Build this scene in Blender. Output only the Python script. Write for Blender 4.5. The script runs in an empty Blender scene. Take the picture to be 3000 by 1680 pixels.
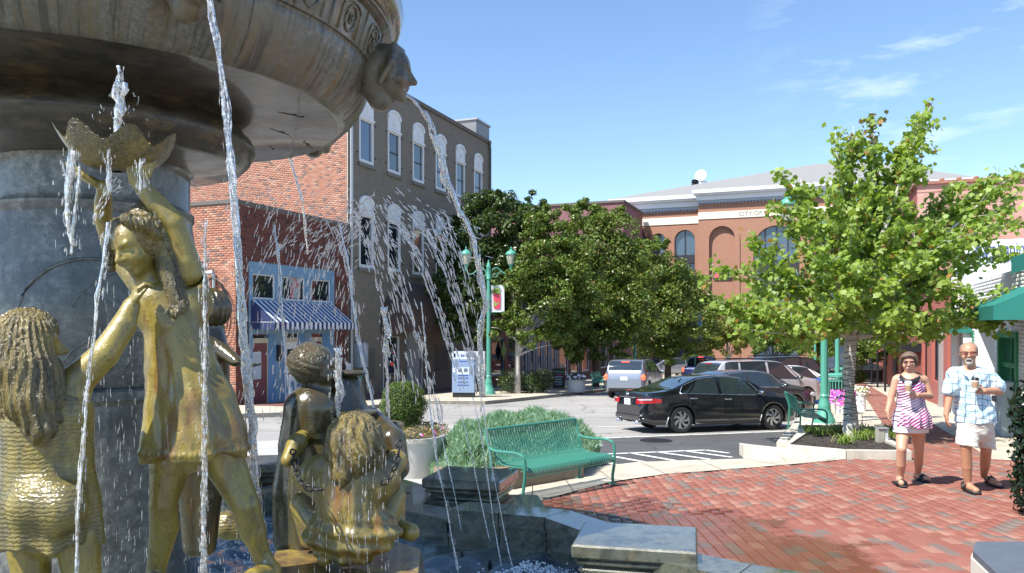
import bpy, math, random
import numpy as np
from mathutils import Vector, Matrix
R = math.radians
random.seed(7); rng = np.random.default_rng(7)
scene = bpy.context.scene
COL = scene.collection

# ------------------------------------------------------------------ camera, sky, sun
F = 2300.0; HZ = 960.0; CZ = 1.95          # focal length and horizon of the 3000 px photograph, eye height
cam = bpy.data.cameras.new('camera'); camo = bpy.data.objects.new('camera', cam); COL.objects.link(camo)
camo.location = (0, 0, CZ); camo.rotation_euler = (R(90), 0, 0)
cam.sensor_width = 36; cam.lens = 36*F/3000; cam.shift_y = (HZ-840)/3000
cam.clip_start = .05; cam.clip_end = 3000
scene.camera = camo
SUN_EL, SUN_XY = 55.0, (-.80, -.60)
world = bpy.data.worlds.new('World'); scene.world = world; world.use_nodes = True
wt = world.node_tree; wt.nodes.clear()
def wn(t, **k):
    n = wt.nodes.new(t)
    for a, b in k.items(): setattr(n, a, b)
    return n
wo = wn('ShaderNodeOutputWorld'); bg = wn('ShaderNodeBackground'); bg.inputs[1].default_value = .12
sky = wn('ShaderNodeTexSky', sky_type='NISHITA', sun_disc=False)
sky.sun_elevation = R(SUN_EL); sky.sun_rotation = math.atan2(SUN_XY[0], SUN_XY[1])
sky.air_density = 1.05; sky.dust_density = .05; sky.ozone_density = 4.6
# thin wisps of cloud, mixed into the sky by direction
tc = wn('ShaderNodeTexCoord'); mp = wn('ShaderNodeMapping'); mp.inputs['Scale'].default_value = (2.2, 2.2, 9)
ns = wn('ShaderNodeTexNoise'); ns.inputs['Scale'].default_value = 3.2; ns.inputs['Detail'].default_value = 9; ns.inputs['Roughness'].default_value = .62
rp = wn('ShaderNodeValToRGB'); rp.color_ramp.elements[0].position = .50; rp.color_ramp.elements[1].position = .80
mx = wn('ShaderNodeMix', data_type='RGBA')
wt.links.new(tc.outputs['Generated'], mp.inputs[0]); wt.links.new(mp.outputs[0], ns.inputs['Vector']); wt.links.new(ns.outputs[0], rp.inputs[0])
cdir = Vector(((2760-1500)/F, 1, (HZ-90)/F)).normalized()
dtp = wn('ShaderNodeVectorMath', operation='DOT_PRODUCT'); dtp.inputs[1].default_value = cdir; wt.links.new(tc.outputs['Generated'], dtp.inputs[0])
mr = wn('ShaderNodeMapRange'); mr.inputs['From Min'].default_value = .978; mr.inputs['From Max'].default_value = .998; mr.inputs['To Min'].default_value = .0; mr.inputs['To Max'].default_value = .6; wt.links.new(dtp.outputs['Value'], mr.inputs['Value'])
sc = wn('ShaderNodeMath', operation='MULTIPLY'); wt.links.new(mr.outputs[0], sc.inputs[1]); wt.links.new(rp.outputs[0], sc.inputs[0]); wt.links.new(sc.outputs[0], mx.inputs[0])
wt.links.new(sky.outputs[0], mx.inputs[6]); mx.inputs[7].default_value = (6.5, 7.0, 7.6, 1)
wt.links.new(mx.outputs[2], bg.inputs[0]); wt.links.new(bg.outputs[0], wo.inputs[0])
sl = bpy.data.lights.new('sun', 'SUN'); sl.energy = 4.7; sl.angle = R(.53); sl.color = (1, .955, .88)
so = bpy.data.objects.new('sun', sl); COL.objects.link(so)
sd = Vector((SUN_XY[0]*math.cos(R(SUN_EL)), SUN_XY[1]*math.cos(R(SUN_EL)), math.sin(R(SUN_EL))))
so.rotation_euler = sd.to_track_quat('Z', 'Y').to_euler(); so.location = sd*50
vs = scene.view_settings; vs.view_transform = 'Standard'; vs.look = 'None'; vs.gamma = 1; vs.use_curve_mapping = False
vs.exposure = .92

# ------------------------------------------------------------------ helpers
def gz(Y): return .33-.037*min(Y, 130)
def W(px, py, Y): return Vector(((px-1500)/F*Y, Y, CZ+(HZ-py)/F*Y))
def G(px, py, dz=0):                       # a point of the gently falling ground (dz above it)
    Y = (1.62-dz)*F/(py-1045.0)
    return Vector(((px-1500)/F*Y, Y, gz(Y)+dz))
def tag(o, label=None, cat=None, group=None, kind=None):
    if label: o['label'] = label
    if cat: o['category'] = cat
    if group: o['group'] = group
    if kind: o['kind'] = kind
    return o
def wm(o):
    m = o.matrix_basis
    if o.parent: m = wm(o.parent) @ o.matrix_parent_inverse @ m
    return m
def thing(name, label, cat, loc=(0, 0, 0), rz=0, group=None, kind=None):
    o = bpy.data.objects.new(name, None); COL.objects.link(o); o.empty_display_size = .2
    o.location = loc; o.rotation_euler = (0, 0, rz)
    o.matrix_basis = Matrix.Translation(Vector(loc)) @ Matrix.Rotation(rz, 4, 'Z')
    return tag(o, label, cat, group, kind)
def link(name, me, parent=None, local=False, mats=None):
    o = bpy.data.objects.new(name, me); COL.objects.link(o)
    if parent is not None:
        o.parent = parent
        if not local: o.matrix_parent_inverse = wm(parent).inverted()
    return o
def dup(root, loc=None, rz=None, scale=None, label=None, group=None):
    def cp(o, par):
        c = o.copy(); COL.objects.link(c)
        if par is not None: c.parent = par; c.matrix_parent_inverse = o.matrix_parent_inverse
        for ch in o.children: cp(ch, c)
        return c
    r = cp(root, None)
    if loc is not None: r.location = loc
    if rz is not None: r.rotation_euler = (0, 0, rz)
    if scale is not None: r.scale = (scale,)*3
    if label: r['label'] = label
    if group: r['group'] = group
    return r
def rotm(ax, deg): return Matrix.Rotation(R(deg), 3, ax)
class MB:
    def __init__(s): s.v = []; s.f = []; s.mi = []; s.cur = 0; s.T = None
    def add(s, vs_, fs):
        b = len(s.v)
        if s.T is not None: vs_ = [s.T @ Vector(v) for v in vs_]
        s.v += [tuple(v) for v in vs_]; s.f += [tuple(b+i for i in f) for f in fs]; s.mi += [s.cur]*len(fs)
        return s
    def quad(s, a, b, c, d): return s.add([a, b, c, d], [(0, 1, 2, 3)])
    def poly(s, pts): return s.add(pts, [tuple(range(len(pts)))])
    def box(s, c, d, rot=None, bev=0):
        x, y, z = d[0]/2, d[1]/2, d[2]/2; c = Vector(c)
        P = [(-x,-y,-z),(x,-y,-z),(x,y,-z),(-x,y,-z),(-x,-y,z),(x,-y,z),(x,y,z),(-x,y,z)]
        fs = [(3,2,1,0),(4,5,6,7),(0,1,5,4),(1,2,6,5),(2,3,7,6),(3,0,4,7)]
        if bev:
            P = []
            for sx in (-1,1):
                for sy in (-1,1):
                    for sz in (-1,1):
                        P += [(sx*x, sy*(y-bev), sz*(z-bev)), (sx*(x-bev), sy*y, sz*(z-bev)), (sx*(x-bev), sy*(y-bev), sz*z)]
            def I(a,b,c_,k): return ((a>0)*4+(b>0)*2+(c_>0))*3+k
            fs = []
            for sg in (-1,1):
                q = [I(sg,-1,-1,0),I(sg,1,-1,0),I(sg,1,1,0),I(sg,-1,1,0)]; fs.append(q if sg>0 else q[::-1])
                q = [I(-1,sg,-1,1),I(-1,sg,1,1),I(1,sg,1,1),I(1,sg,-1,1)]; fs.append(q if sg>0 else q[::-1])
                q = [I(-1,-1,sg,2),I(1,-1,sg,2),I(1,1,sg,2),I(-1,1,sg,2)]; fs.append(q if sg>0 else q[::-1])
            for a in (-1,1):
                for b in (-1,1):
                    q = [I(a,b,-1,0),I(a,b,-1,1),I(a,b,1,1),I(a,b,1,0)]; fs.append(q if a*b>0 else q[::-1])
                    q = [I(a,-1,b,0),I(a,1,b,0),I(a,1,b,2),I(a,-1,b,2)]; fs.append(q if a*b>0 else q[::-1])
                    q = [I(-1,a,b,1),I(-1,a,b,2),I(1,a,b,2),I(1,a,b,1)]; fs.append(q if a*b>0 else q[::-1])
                    for c_ in (-1,1):
                        q = [I(a,b,c_,0),I(a,b,c_,1),I(a,b,c_,2)]; fs.append(q if a*b*c_>0 else q[::-1])
        if rot is not None: P = [rot @ Vector(p) for p in P]
        return s.add([Vector(p)+c for p in P], fs)
    def ring(s, c, ax, r, n, ref=None, sq=1):
        ax = Vector(ax).normalized()
        ref = Vector(ref) if ref is not None else (Vector((0,0,1)) if abs(ax.z) < .9 else Vector((1,0,0)))
        u = ax.cross(ref).normalized(); w = ax.cross(u)
        return [Vector(c)+(u*math.cos(2*math.pi*i/n)+w*math.sin(2*math.pi*i/n)*sq)*r for i in range(n)]
    def tube(s, pts, r, n=8, caps=True, ref=None, closed=False):
        pts = [Vector(p) for p in pts]; m = len(pts)
        rs = r if isinstance(r, (list, tuple, np.ndarray)) else [r]*m
        V = []; fs = []
        for i, p in enumerate(pts):
            if closed: t = pts[(i+1) % m]-pts[i-1]
            else: t = pts[min(i+1, m-1)]-pts[max(i-1, 0)]
            if t.length < 1e-9: t = Vector((0,0,1))
            V += s.ring(p, t, rs[i], n, ref)
        for i in range(m if closed else m-1):
            j0, j1 = i*n, ((i+1) % m)*n
            for k in range(n): fs.append((j0+k, j1+k, j1+(k+1) % n, j0+(k+1) % n))
        if caps and not closed: fs.append(tuple(range(n))); fs.append(tuple(range(m*n-1, (m-1)*n-1, -1)))
        return s.add(V, fs)
    def lathe(s, prof, n=24, c=(0,0,0), rot=None, caps=True, a0=0, a1=360, mod=None):
        full = abs(a1-a0) >= 360; k = n if full else n+1; V = []; fs = []
        for r_, z in prof:
            for i in range(k):
                a = R(a0+(a1-a0)*i/n); rr = r_*(mod(a, z) if mod else 1)
                V.append(Vector((rr*math.cos(a), rr*math.sin(a), z)))
        for j in range(len(prof)-1):
            for i in range(n if full else n):
                i2 = (i+1) % k
                fs.append((j*k+i, j*k+i2, (j+1)*k+i2, (j+1)*k+i))
        if caps and full:
            if prof[0][0] > 1e-6: fs.append(tuple(range(k-1, -1, -1)))
            if prof[-1][0] > 1e-6: fs.append(tuple((len(prof)-1)*k+i for i in range(k)))
        if rot is not None: V = [rot @ v for v in V]
        return s.add([v+Vector(c) for v in V], fs)
    def prism(s, poly, z0, z1, top=True, bottom=False):   # z0,z1 numbers or functions of y
        n = len(poly); f0 = z0 if callable(z0) else (lambda x, y: z0); f1 = z1 if callable(z1) else (lambda x, y: z1)
        a = sum(poly[i][0]*poly[(i+1) % n][1]-poly[(i+1) % n][0]*poly[i][1] for i in range(n))
        if a < 0: poly = poly[::-1]
        V = [(p[0], p[1], f0(p[0], p[1])) for p in poly]+[(p[0], p[1], f1(p[0], p[1])) for p in poly]
        fs = [(i, (i+1) % n, n+(i+1) % n, n+i) for i in range(n)]
        if top: fs.append(tuple(range(n, 2*n)))
        if bottom: fs.append(tuple(range(n-1, -1, -1)))
        return s.add(V, fs)
    def ell(s, c, r, rot=None, nu=14, nv=9):
        V = []; fs = []
        for j in range(nv+1):
            t = math.pi*j/nv
            for i in range(nu):
                a = 2*math.pi*i/nu
                V.append(Vector((r[0]*math.sin(t)*math.cos(a), r[1]*math.sin(t)*math.sin(a), r[2]*math.cos(t))))
        for j in range(nv):
            for i in range(nu): fs.append((j*nu+i, (j+1)*nu+i, (j+1)*nu+(i+1) % nu, j*nu+(i+1) % nu))
        if rot is not None: V = [rot @ v for v in V]
        return s.add([v+Vector(c) for v in V], fs)
    def mesh(s, name, mats, smooth=None):
        me = bpy.data.meshes.new(name); me.from_pydata(s.v, [], s.f)
        for m in (mats if isinstance(mats, (list, tuple)) else [mats]): me.materials.append(m)
        if any(s.mi): me.polygons.foreach_set('material_index', s.mi)
        if smooth:
            me.polygons.foreach_set('use_smooth', [True]*len(me.polygons))
            if smooth is not True: me.set_sharp_from_angle(angle=R(smooth))
        me.update(); return me
    def build(s, name, mats, parent=None, smooth=None, local=False):
        return link(name, s.mesh(name, mats, smooth), parent, local)
def raw_mesh(name, V, Fq, mat, smooth=False):
    """mesh from numpy arrays: V (n,3), Fq (m,k)"""
    me = bpy.data.meshes.new(name); V = np.asarray(V, np.float32); Fq = np.asarray(Fq, np.int32); m, k = Fq.shape
    me.vertices.add(len(V)); me.vertices.foreach_set('co', V.ravel())
    me.loops.add(m*k); me.loops.foreach_set('vertex_index', Fq.ravel())
    me.polygons.add(m); me.polygons.foreach_set('loop_start', np.arange(0, m*k, k, dtype=np.int32))
    try: me.polygons.foreach_set('loop_total', np.full(m, k, np.int32))
    except Exception: pass
    if smooth: me.polygons.foreach_set('use_smooth', np.ones(m, bool))
    me.materials.append(mat); me.update(calc_edges=True); me.validate(); return me

# ------------------------------------------------------------------ materials
def nt(m): m.use_nodes = True; t = m.node_tree; t.nodes.clear(); return t
class N:
    """tiny node-building helper"""
    def __init__(s, name):
        s.m = bpy.data.materials.new(name); s.t = nt(s.m)
        s.out = s.n('ShaderNodeOutputMaterial'); s.b = s.n('ShaderNodeBsdfPrincipled'); s.l(s.b.outputs[0], s.out.inputs[0])
    def n(s, t, **k):
        q = s.t.nodes.new(t)
        for a, b in k.items(): setattr(q, a, b)
        return q
    def l(s, a, b): s.t.links.new(a, b)
    def coord(s, kind='Object'):
        if kind == 'World': return s.n('ShaderNodeNewGeometry').outputs['Position']
        return s.n('ShaderNodeTexCoord').outputs[kind]
    def mapv(s, v, scale=(1,1,1), rot=(0,0,0), loc=(0,0,0)):
        q = s.n('ShaderNodeMapping'); s.l(v, q.inputs[0]); q.inputs['Scale'].default_value = scale
        q.inputs['Rotation'].default_value = rot; q.inputs['Location'].default_value = loc; return q.outputs[0]
    def noise(s, v, sc=5, det=4, ro=.55, dist=0):
        q = s.n('ShaderNodeTexNoise'); s.l(v, q.inputs['Vector']); q.inputs['Scale'].default_value = sc
        q.inputs['Detail'].default_value = det; q.inputs['Roughness'].default_value = ro; q.inputs['Distortion'].default_value = dist
        return q.outputs[0]
    def ramp(s, v, a=0., b=1., ca=(0,0,0), cb=(1,1,1)):
        q = s.n('ShaderNodeValToRGB'); s.l(v, q.inputs[0]); e = q.color_ramp.elements
        e[0].position = a; e[1].position = b; e[0].color = (*ca, 1); e[1].color = (*cb, 1); return q.outputs[0]
    def mix(s, f, a, b, mode='MIX'):
        q = s.n('ShaderNodeMix', data_type='RGBA', blend_type=mode)
        for i, x in ((0, f), (6, a), (7, b)):
            if hasattr(x, 'links'): s.l(x, q.inputs[i])
            elif i == 0: q.inputs[0].default_value = x
            else: q.inputs[i].default_value = (*x[:3], 1)
        return q.outputs[2]
    def math(s, op, a, b=0., c=None):
        q = s.n('ShaderNodeMath', operation=op)
        for i, x in enumerate((a, b) if c is None else (a, b, c)):
            if hasattr(x, 'links'): s.l(x, q.inputs[i])
            else: q.inputs[i].default_value = x
        return q.outputs[0]
    def bump(s, h, st=.2, d=.01):
        q = s.n('ShaderNodeBump'); s.l(h, q.inputs['Height']); q.inputs['Strength'].default_value = st
        q.inputs['Distance'].default_value = d; s.l(q.outputs[0], s.b.inputs['Normal']); return q
    def set(s, **k):
        for a, x in k.items():
            i = s.b.inputs[a.replace('_', ' ')]
            if hasattr(x, 'links'): s.l(x, i)
            else: i.default_value = (*x, 1) if isinstance(x, tuple) and len(x) == 3 else x
        return s
def M(name, col, rough=.6, metal=0., var=.18, sc=6., bump=0., bsc=40., col2=None, f2=(.45, .65), s2=1.5, coat=0., world=False, spec=.5, grime=.0):
    q = N(name); v = q.coord('World' if world else 'Object')
    c = q.mix(q.noise(v, sc, 5), tuple(x*(1-var) for x in col), tuple(min(1, x*(1+var)) for x in col))
    if col2: c = q.mix(q.ramp(q.noise(v, s2, 6, .6), *f2), c, col2)
    if grime: c = q.mix(q.math('MULTIPLY', q.ramp(q.noise(q.mapv(v, (3, 3, .5)), 1.2, 7, .65), .45, .75), grime), c, tuple(x*.35 for x in col))
    q.set(Base_Color=c, Roughness=rough, Metallic=metal, Coat_Weight=coat, Specular_IOR_Level=spec)
    q.b.inputs['Coat Roughness'].default_value = .06
    if bump: q.bump(q.noise(v, bsc, 5, .6), bump, .01)
    return q.m
def glassy(name, col, rough=.03, alpha=None):
    q = N(name); q.set(Base_Color=col, Roughness=rough, Specular_IOR_Level=.9, Coat_Weight=.6)
    q.b.inputs['Coat Roughness'].default_value = .02
    return q.m
class Fr:
    """frame of a vertical wall: u along it, o outward, z absolute height"""
    def __init__(s, org, d, n): s.o = Vector((org[0], org[1], 0)); s.d = Vector((d[0], d[1], 0)); s.n = Vector((n[0], n[1], 0))
    def p(s, u, o, z): return s.o+s.d*u+s.n*o+Vector((0, 0, z))
    def u(s, px, off=0):
        r = (px-1500)/F; O = s.o+s.n*off
        return (O.x-r*O.y)/(r*s.d.y-s.d.x)
    def z(s, px, py, off=0):
        Y = (s.o+s.n*off).y+s.d.y*s.u(px, off)
        return CZ+(HZ-py)/F*Y
    def bx(s, mb, u0, u1, o0, o1, z0, z1):
        P = [s.p(u, o, z) for z in (z0, z1) for u, o in ((u0, o0), (u1, o0), (u1, o1), (u0, o1))]
        mb.add(P, [(3,2,1,0),(4,5,6,7),(0,1,5,4),(1,2,6,5),(2,3,7,6),(3,0,4,7)]); return mb
    def wall(s, mb, u0, u1, z0, z1, ops=(), off=0., rev=.14):
        us = sorted({u0, u1, *[x for o in ops for x in o[:2]]}); zs = sorted({z0, z1, *[x for o in ops for x in o[2:4]]})
        us = [u for u in us if u0 <= u <= u1]; zs = [z for z in zs if z0 <= z <= z1]
        for i in range(len(us)-1):
            for j in range(len(zs)-1):
                cu, cz = (us[i]+us[i+1])/2, (zs[j]+zs[j+1])/2
                if any(o[0] < cu < o[1] and o[2] < cz < o[3] for o in ops): continue
                mb.quad(s.p(us[i], off, zs[j]), s.p(us[i+1], off, zs[j]), s.p(us[i+1], off, zs[j+1]), s.p(us[i], off, zs[j+1]))
        for a, b, c, d in [o[:4] for o in ops]:
            for (ua, za, ub, zb) in ((a, c, b, c), (b, c, b, d), (b, d, a, d), (a, d, a, c)):
                mb.quad(s.p(ua, off, za), s.p(ub, off, zb), s.p(ub, off-rev, zb), s.p(ua, off-rev, za))
        return mb
def bricks(fr, name, parent, mat, u0, u1, z0, z1, ops=(), bw=.203, bh=.067, jt=.011, pr=.007, off=0., nparts=300, key=None):
    """bricks proud of the mortar: the nearest as single parts, the rest joined"""
    L = []
    nr = int((z1-z0)/(bh+jt))
    for r_ in range(nr):
        za = z0+r_*(bh+jt)+jt/2; zb = za+bh
        segs = [(u0, u1)]
        for a, b, c, d in [o[:4] for o in ops]:
            if c < (za+zb)/2 < d:
                segs = [q for s_, e in segs for q in ((s_, min(e, a)), (max(s_, b), e)) if q[1]-q[0] > .03]
        st = u0-(bw+jt)*(.5 if r_ % 2 else 0)
        k = 0
        while st+k*(bw+jt) < u1:
            a = st+k*(bw+jt)+jt/2; b = a+bw; k += 1
            for s_, e in segs:
                aa, bb = max(a, s_), min(b, e)
                if bb-aa > .03: L.append((aa, bb, za, zb))
    A = np.array(L); full = (A[:, 1]-A[:, 0]) > bw-.002
    cen = np.array([tuple(fr.p((a+b)/2, off, (c+d)/2)) for a, b, c, d in L])
    dist = np.linalg.norm(cen-np.array((0, 0, CZ)), axis=1) if key is None else key(cen)
    order = [i for i in np.argsort(dist) if full[i]][:nparts]; sel = set(order)
    mb = MB(); h = bh/2; w = bw/2; e = .003
    def P(a, b, c): return tuple(fr.d*a+fr.n*b+Vector((0, 0, c)))
    mb.add([P(-w, 0, -h), P(w, 0, -h), P(w, 0, h), P(-w, 0, h), P(-w+e, pr, -h+e), P(w-e, pr, -h+e), P(w-e, pr, h-e), P(-w+e, pr, h-e)],
           [(4,5,6,7),(0,1,5,4),(1,2,6,5),(2,3,7,6),(3,0,4,7)])
    me = mb.mesh(name, mat)
    for i in order:
        o = bpy.data.objects.new(name, me); COL.objects.link(o); o.parent = parent; o.matrix_parent_inverse = wm(parent).inverted()
        o.location = cen[i]+np.array(tuple(fr.n))*(random.uniform(-.001, .0015))
    rest = [i for i in range(len(L)) if i not in sel]
    if rest:
        Q = A[rest]; d = np.array(tuple(fr.d)); n_ = np.array(tuple(fr.n)); O = np.array(tuple(fr.o)); up = np.array((0, 0, 1.))
        j = rng.uniform(-.001, .002, len(Q))
        def PP(u, o_, z): return O+u[:, None]*d+(off+o_)[:, None]*n_+z[:, None]*up
        zr = np.zeros(len(Q)); pj = pr+j
        V = np.stack([PP(Q[:,0], zr, Q[:,2]), PP(Q[:,1], zr, Q[:,2]), PP(Q[:,1], zr, Q[:,3]), PP(Q[:,0], zr, Q[:,3]),
                      PP(Q[:,0]+e, pj, Q[:,2]+e), PP(Q[:,1]-e, pj, Q[:,2]+e), PP(Q[:,1]-e, pj, Q[:,3]-e), PP(Q[:,0]+e, pj, Q[:,3]-e)], 1).reshape(-1, 3)
        f = np.array([(4,5,6,7),(0,1,5,4),(1,2,6,5),(2,3,7,6),(3,0,4,7)]); Fq = (f[None]+np.arange(len(Q))[:, None, None]*8).reshape(-1, 4)
        o = link(name+'_courses', raw_mesh(name+'_courses', V, Fq, mat), parent); o['kind'] = 'stuff'
def text_mesh(body, size, name='lettering', depth=.01, mat=None):
    cu = bpy.data.curves.new(name, 'FONT'); cu.body = body; cu.size = size; cu.extrude = depth; cu.align_x = 'CENTER'; cu.align_y = 'CENTER'
    o = bpy.data.objects.new('tmp', cu); COL.objects.link(o); dg = bpy.context.evaluated_depsgraph_get()
    me = bpy.data.meshes.new_from_object(o.evaluated_get(dg)); bpy.data.objects.remove(o)
    me.materials.clear(); me.materials.append(mat); me.name = name; return me
def text_on(fr, body, u, o, z, size, mat, parent, flip=1, sx=1.):
    ob = link('lettering', text_mesh(body, size, mat=mat), parent)
    x = fr.d*flip; n_ = fr.n
    m = Matrix(((x.x*sx, 0, n_.x), (x.y*sx, 0, n_.y), (0, 1, 0))).to_4x4(); m.translation = fr.p(u, o, z)
    ob.matrix_basis = m; return ob
# ------------------------------------------------------------------ ground, road, pavements
def brickmat(name, c1, c2, c3, gray=.2, rough=.8, wet=False, grime=.3, sc=1.0, pale=None):
    q = N(name); v = q.coord('World')
    rnd = q.math('FRACT', q.math('ADD', q.n('ShaderNodeNewGeometry').outputs['Random Per Island'], q.math('MULTIPLY', q.n('ShaderNodeObjectInfo').outputs['Random'], 7.31)))
    r2 = q.math('FRACT', q.math('MULTIPLY', rnd, 13.7))
    c = q.mix(r2, c1, c2)
    c = q.mix(q.math('LESS_THAN', rnd, gray), c, c3)
    if pale: c = q.mix(q.math('GREATER_THAN', rnd, 1-pale[1]), c, pale[0])
    c = q.mix(.30, c, q.mix(q.noise(v, 60, 4), (.2,.2,.2), (1,1,1)), 'MULTIPLY') if True else c
    c = q.mix(q.math('MULTIPLY', q.ramp(q.noise(v, .9*sc, 6, .6), .45, .7), grime), c, tuple(x*.55 for x in c1))
    rg = rough
    if wet:
        # puddled, splashed part of the plaza round the fountain
        sx = q.n('ShaderNodeSeparateXYZ'); q.l(v, sx.inputs[0])
        dx = q.math('SUBTRACT', sx.outputs[0], -.2); dy = q.math('SUBTRACT', sx.outputs[1], 6.2)
        dd = q.math('SQRT', q.math('ADD', q.math('MULTIPLY', dx, dx), q.math('MULTIPLY', q.math('MULTIPLY', dy, dy), 1.1)))
        w = q.math('ADD', q.math('SUBTRACT', 3.3, dd), q.math('MULTIPLY', q.math('SUBTRACT', q.noise(v, 1.6, 6, .65), .5), 3.4))
        w = q.ramp(w, .0, .35)
        c = q.mix(q.math('MULTIPLY', w, .72), c, q.mix(1.0, c, (.5,.36,.27), 'MULTIPLY'))
        rg = q.math('SUBTRACT', rough, q.math('MULTIPLY', w, rough-.16))
    q.set(Base_Color=c, Roughness=rg, Specular_IOR_Level=.3 if not wet else q.math('SUBTRACT', .75, q.math('MULTIPLY', rg, .65))); q.bump(q.noise(v, 90, 4), .25, .004); return q.m
m_paver = brickmat('paver_brick', (.275,.098,.070), (.33,.142,.105), (.205,.155,.132), .16, .80, wet=True, grime=.25, pale=((.365,.19,.14), .14))
m_sand = M('joint_sand', (.16,.11,.085), .9, var=.3, sc=9, world=True)
def asphalt(name, col, pale):
    q = N(name); v = q.coord('World')
    c = q.mix(q.noise(v, 160, 3), tuple(x*.6 for x in col), tuple(x*1.35 for x in col))
    c = q.mix(q.ramp(q.noise(v, .35, 7, .62), .35, .7), c, pale)
    c = q.mix(q.math('MULTIPLY', q.ramp(q.noise(q.mapv(v, (.25, 1.2, 1), (0,0,R(20))), 1.1, 8, .7), .52, .62), .45), c, tuple(x*.5 for x in col))
    vo = q.n('ShaderNodeTexVoronoi', feature='DISTANCE_TO_EDGE'); wv = q.n('ShaderNodeVectorMath', operation='ADD'); nz_ = q.n('ShaderNodeTexNoise'); q.l(v, nz_.inputs['Vector']); nz_.inputs['Scale'].default_value = 1.3; nz_.inputs['Detail'].default_value = 6
    q.l(v, wv.inputs[0]); q.l(nz_.outputs['Color'], wv.inputs[1]); q.l(wv.outputs[0], vo.inputs['Vector']); vo.inputs['Scale'].default_value = .28
    c = q.mix(q.math('MULTIPLY', q.math('LESS_THAN', vo.outputs['Distance'], .006), .75), c, (.05,.05,.05))
    c = q.mix(q.math('MULTIPLY', q.ramp(q.noise(v, .8, 3), .66, .72), .45), c, (.07,.068,.065))
    q.set(Base_Color=c, Roughness=.85); q.bump(q.noise(v, 220, 3), .4, .006); return q.m
m_asph = asphalt('old_asphalt', (.27,.26,.245), (.36,.345,.32)); m_asphd = asphalt('new_asphalt', (.062,.062,.064), (.09,.09,.092))
m_conc = M('sidewalk_concrete', (.50,.45,.36), .85, var=.14, sc=1.3, bump=.25, bsc=60, col2=(.40,.35,.27), world=True, grime=.35)
m_curb = M('curb_concrete', (.56,.52,.43), .85, var=.14, sc=3, bump=.3, bsc=50, col2=(.36,.33,.26), f2=(.5,.72), world=True, grime=.4)
m_paint = M('road_paint', (.72,.71,.68), .7, var=.12, sc=6, col2=(.35,.34,.33), f2=(.56,.66), s2=7, world=True)
m_earth = M('dark_earth', (.10,.085,.06), .95, var=.4, sc=12, world=True)

def ysheet(name, poly, dz, mat, parent=None, kind='structure', thick=0, step=6.):
    """horizontal slab that follows the falling ground; poly in world XY"""
    mb = MB()
    f = lambda x, y: gz(y)+dz
    if thick: mb.prism(poly, lambda x, y: gz(y)+dz-thick, f)
    else: mb.poly([(p[0], p[1], f(*p[:2])) for p in poly])
    o = mb.build(name, mat, parent)
    if parent is None: o['kind'] = kind
    return o
gy = [-60, 2, 130, 900]
mb = MB()
for i in range(3): mb.quad(*[(x, y, gz(y)-.30) for x, y in ((-900, gy[i]), (900, gy[i]), (900, gy[i+1]), (-900, gy[i+1]))])
mb.build('ground', m_earth)['kind'] = 'structure'
mb = MB()
for y0, y1 in ((-6, 20), (20, 60), (60, 129)): mb.quad(*[(x, y, gz(y)-.12) for x, y in ((-70, y0), (110, y0), (110, y1), (-70, y1))])
mb.build('road', m_asph)['kind'] = 'structure'
g2 = lambda px, py, dz=0: tuple(G(px, py, dz))[:2]
# dark, newer asphalt in the parking bay nearest to the plaza
ysheet('asphalt_patch', [g2(1560,1300,-.12), g2(1700,1289,-.12), g2(2297,1266,-.12), g2(2330,1250,-.12), g2(2275,1313,-.12), g2(2180,1318,-.12), g2(2175,1345,-.12), g2(1873,1354,-.12), g2(1600,1390,-.12), g2(1380,1400,-.12)], -.116, m_asphd)
mk = thing('parking_markings', 'white painted parking lines and hatching on the asphalt beside the bench', 'road marking', tuple(G(1900,1340,-.12)))
def stripe(a, b, w=.1, name='painted_line', dz=-.112):
    A, B = Vector(G(*a, -.12)), Vector(G(*b, -.12)); d = (B-A); d.z = 0; d.normalize(); n = Vector((-d.y, d.x, 0))*w/2
    mb = MB(); f = lambda p: (p.x, p.y, gz(p.y)+dz); mb.quad(f(A-n), f(B-n), f(B+n), f(A+n)); return mb.build(name, m_paint, mk)
for a, b in (((1750,1252),(1990,1246)), ((1690,1288),(2296,1265)), ((1690,1335),(2067,1320)), ((1783,1336),(1904,1358)), ((1849,1329),(1995,1354)), ((1922,1325),(2079,1347)),
             ((1995,1321),(2144,1341)), ((1770,1354),(1811,1365)), ((2067,1320),(2135,1329)), ((1600,1296),(1765,1306)), ((1600,1309),(1730,1307)), ((2330,1198),(2392,1190))):
    stripe(a, b)
mhc = MB().lathe([(.33, 0), (.33, .012), (.28, .014), (.0, .012)], 24); mo = mhc.build('manhole_cover', M('cast_iron', (.03,.03,.03), .6, .6, bump=.5, bsc=30))
mo.location = G(1922,1293,-.12)+Vector((0,0,.005)); tag(mo, 'round dark manhole cover set in the asphalt behind the bench', 'manhole cover')

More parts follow.
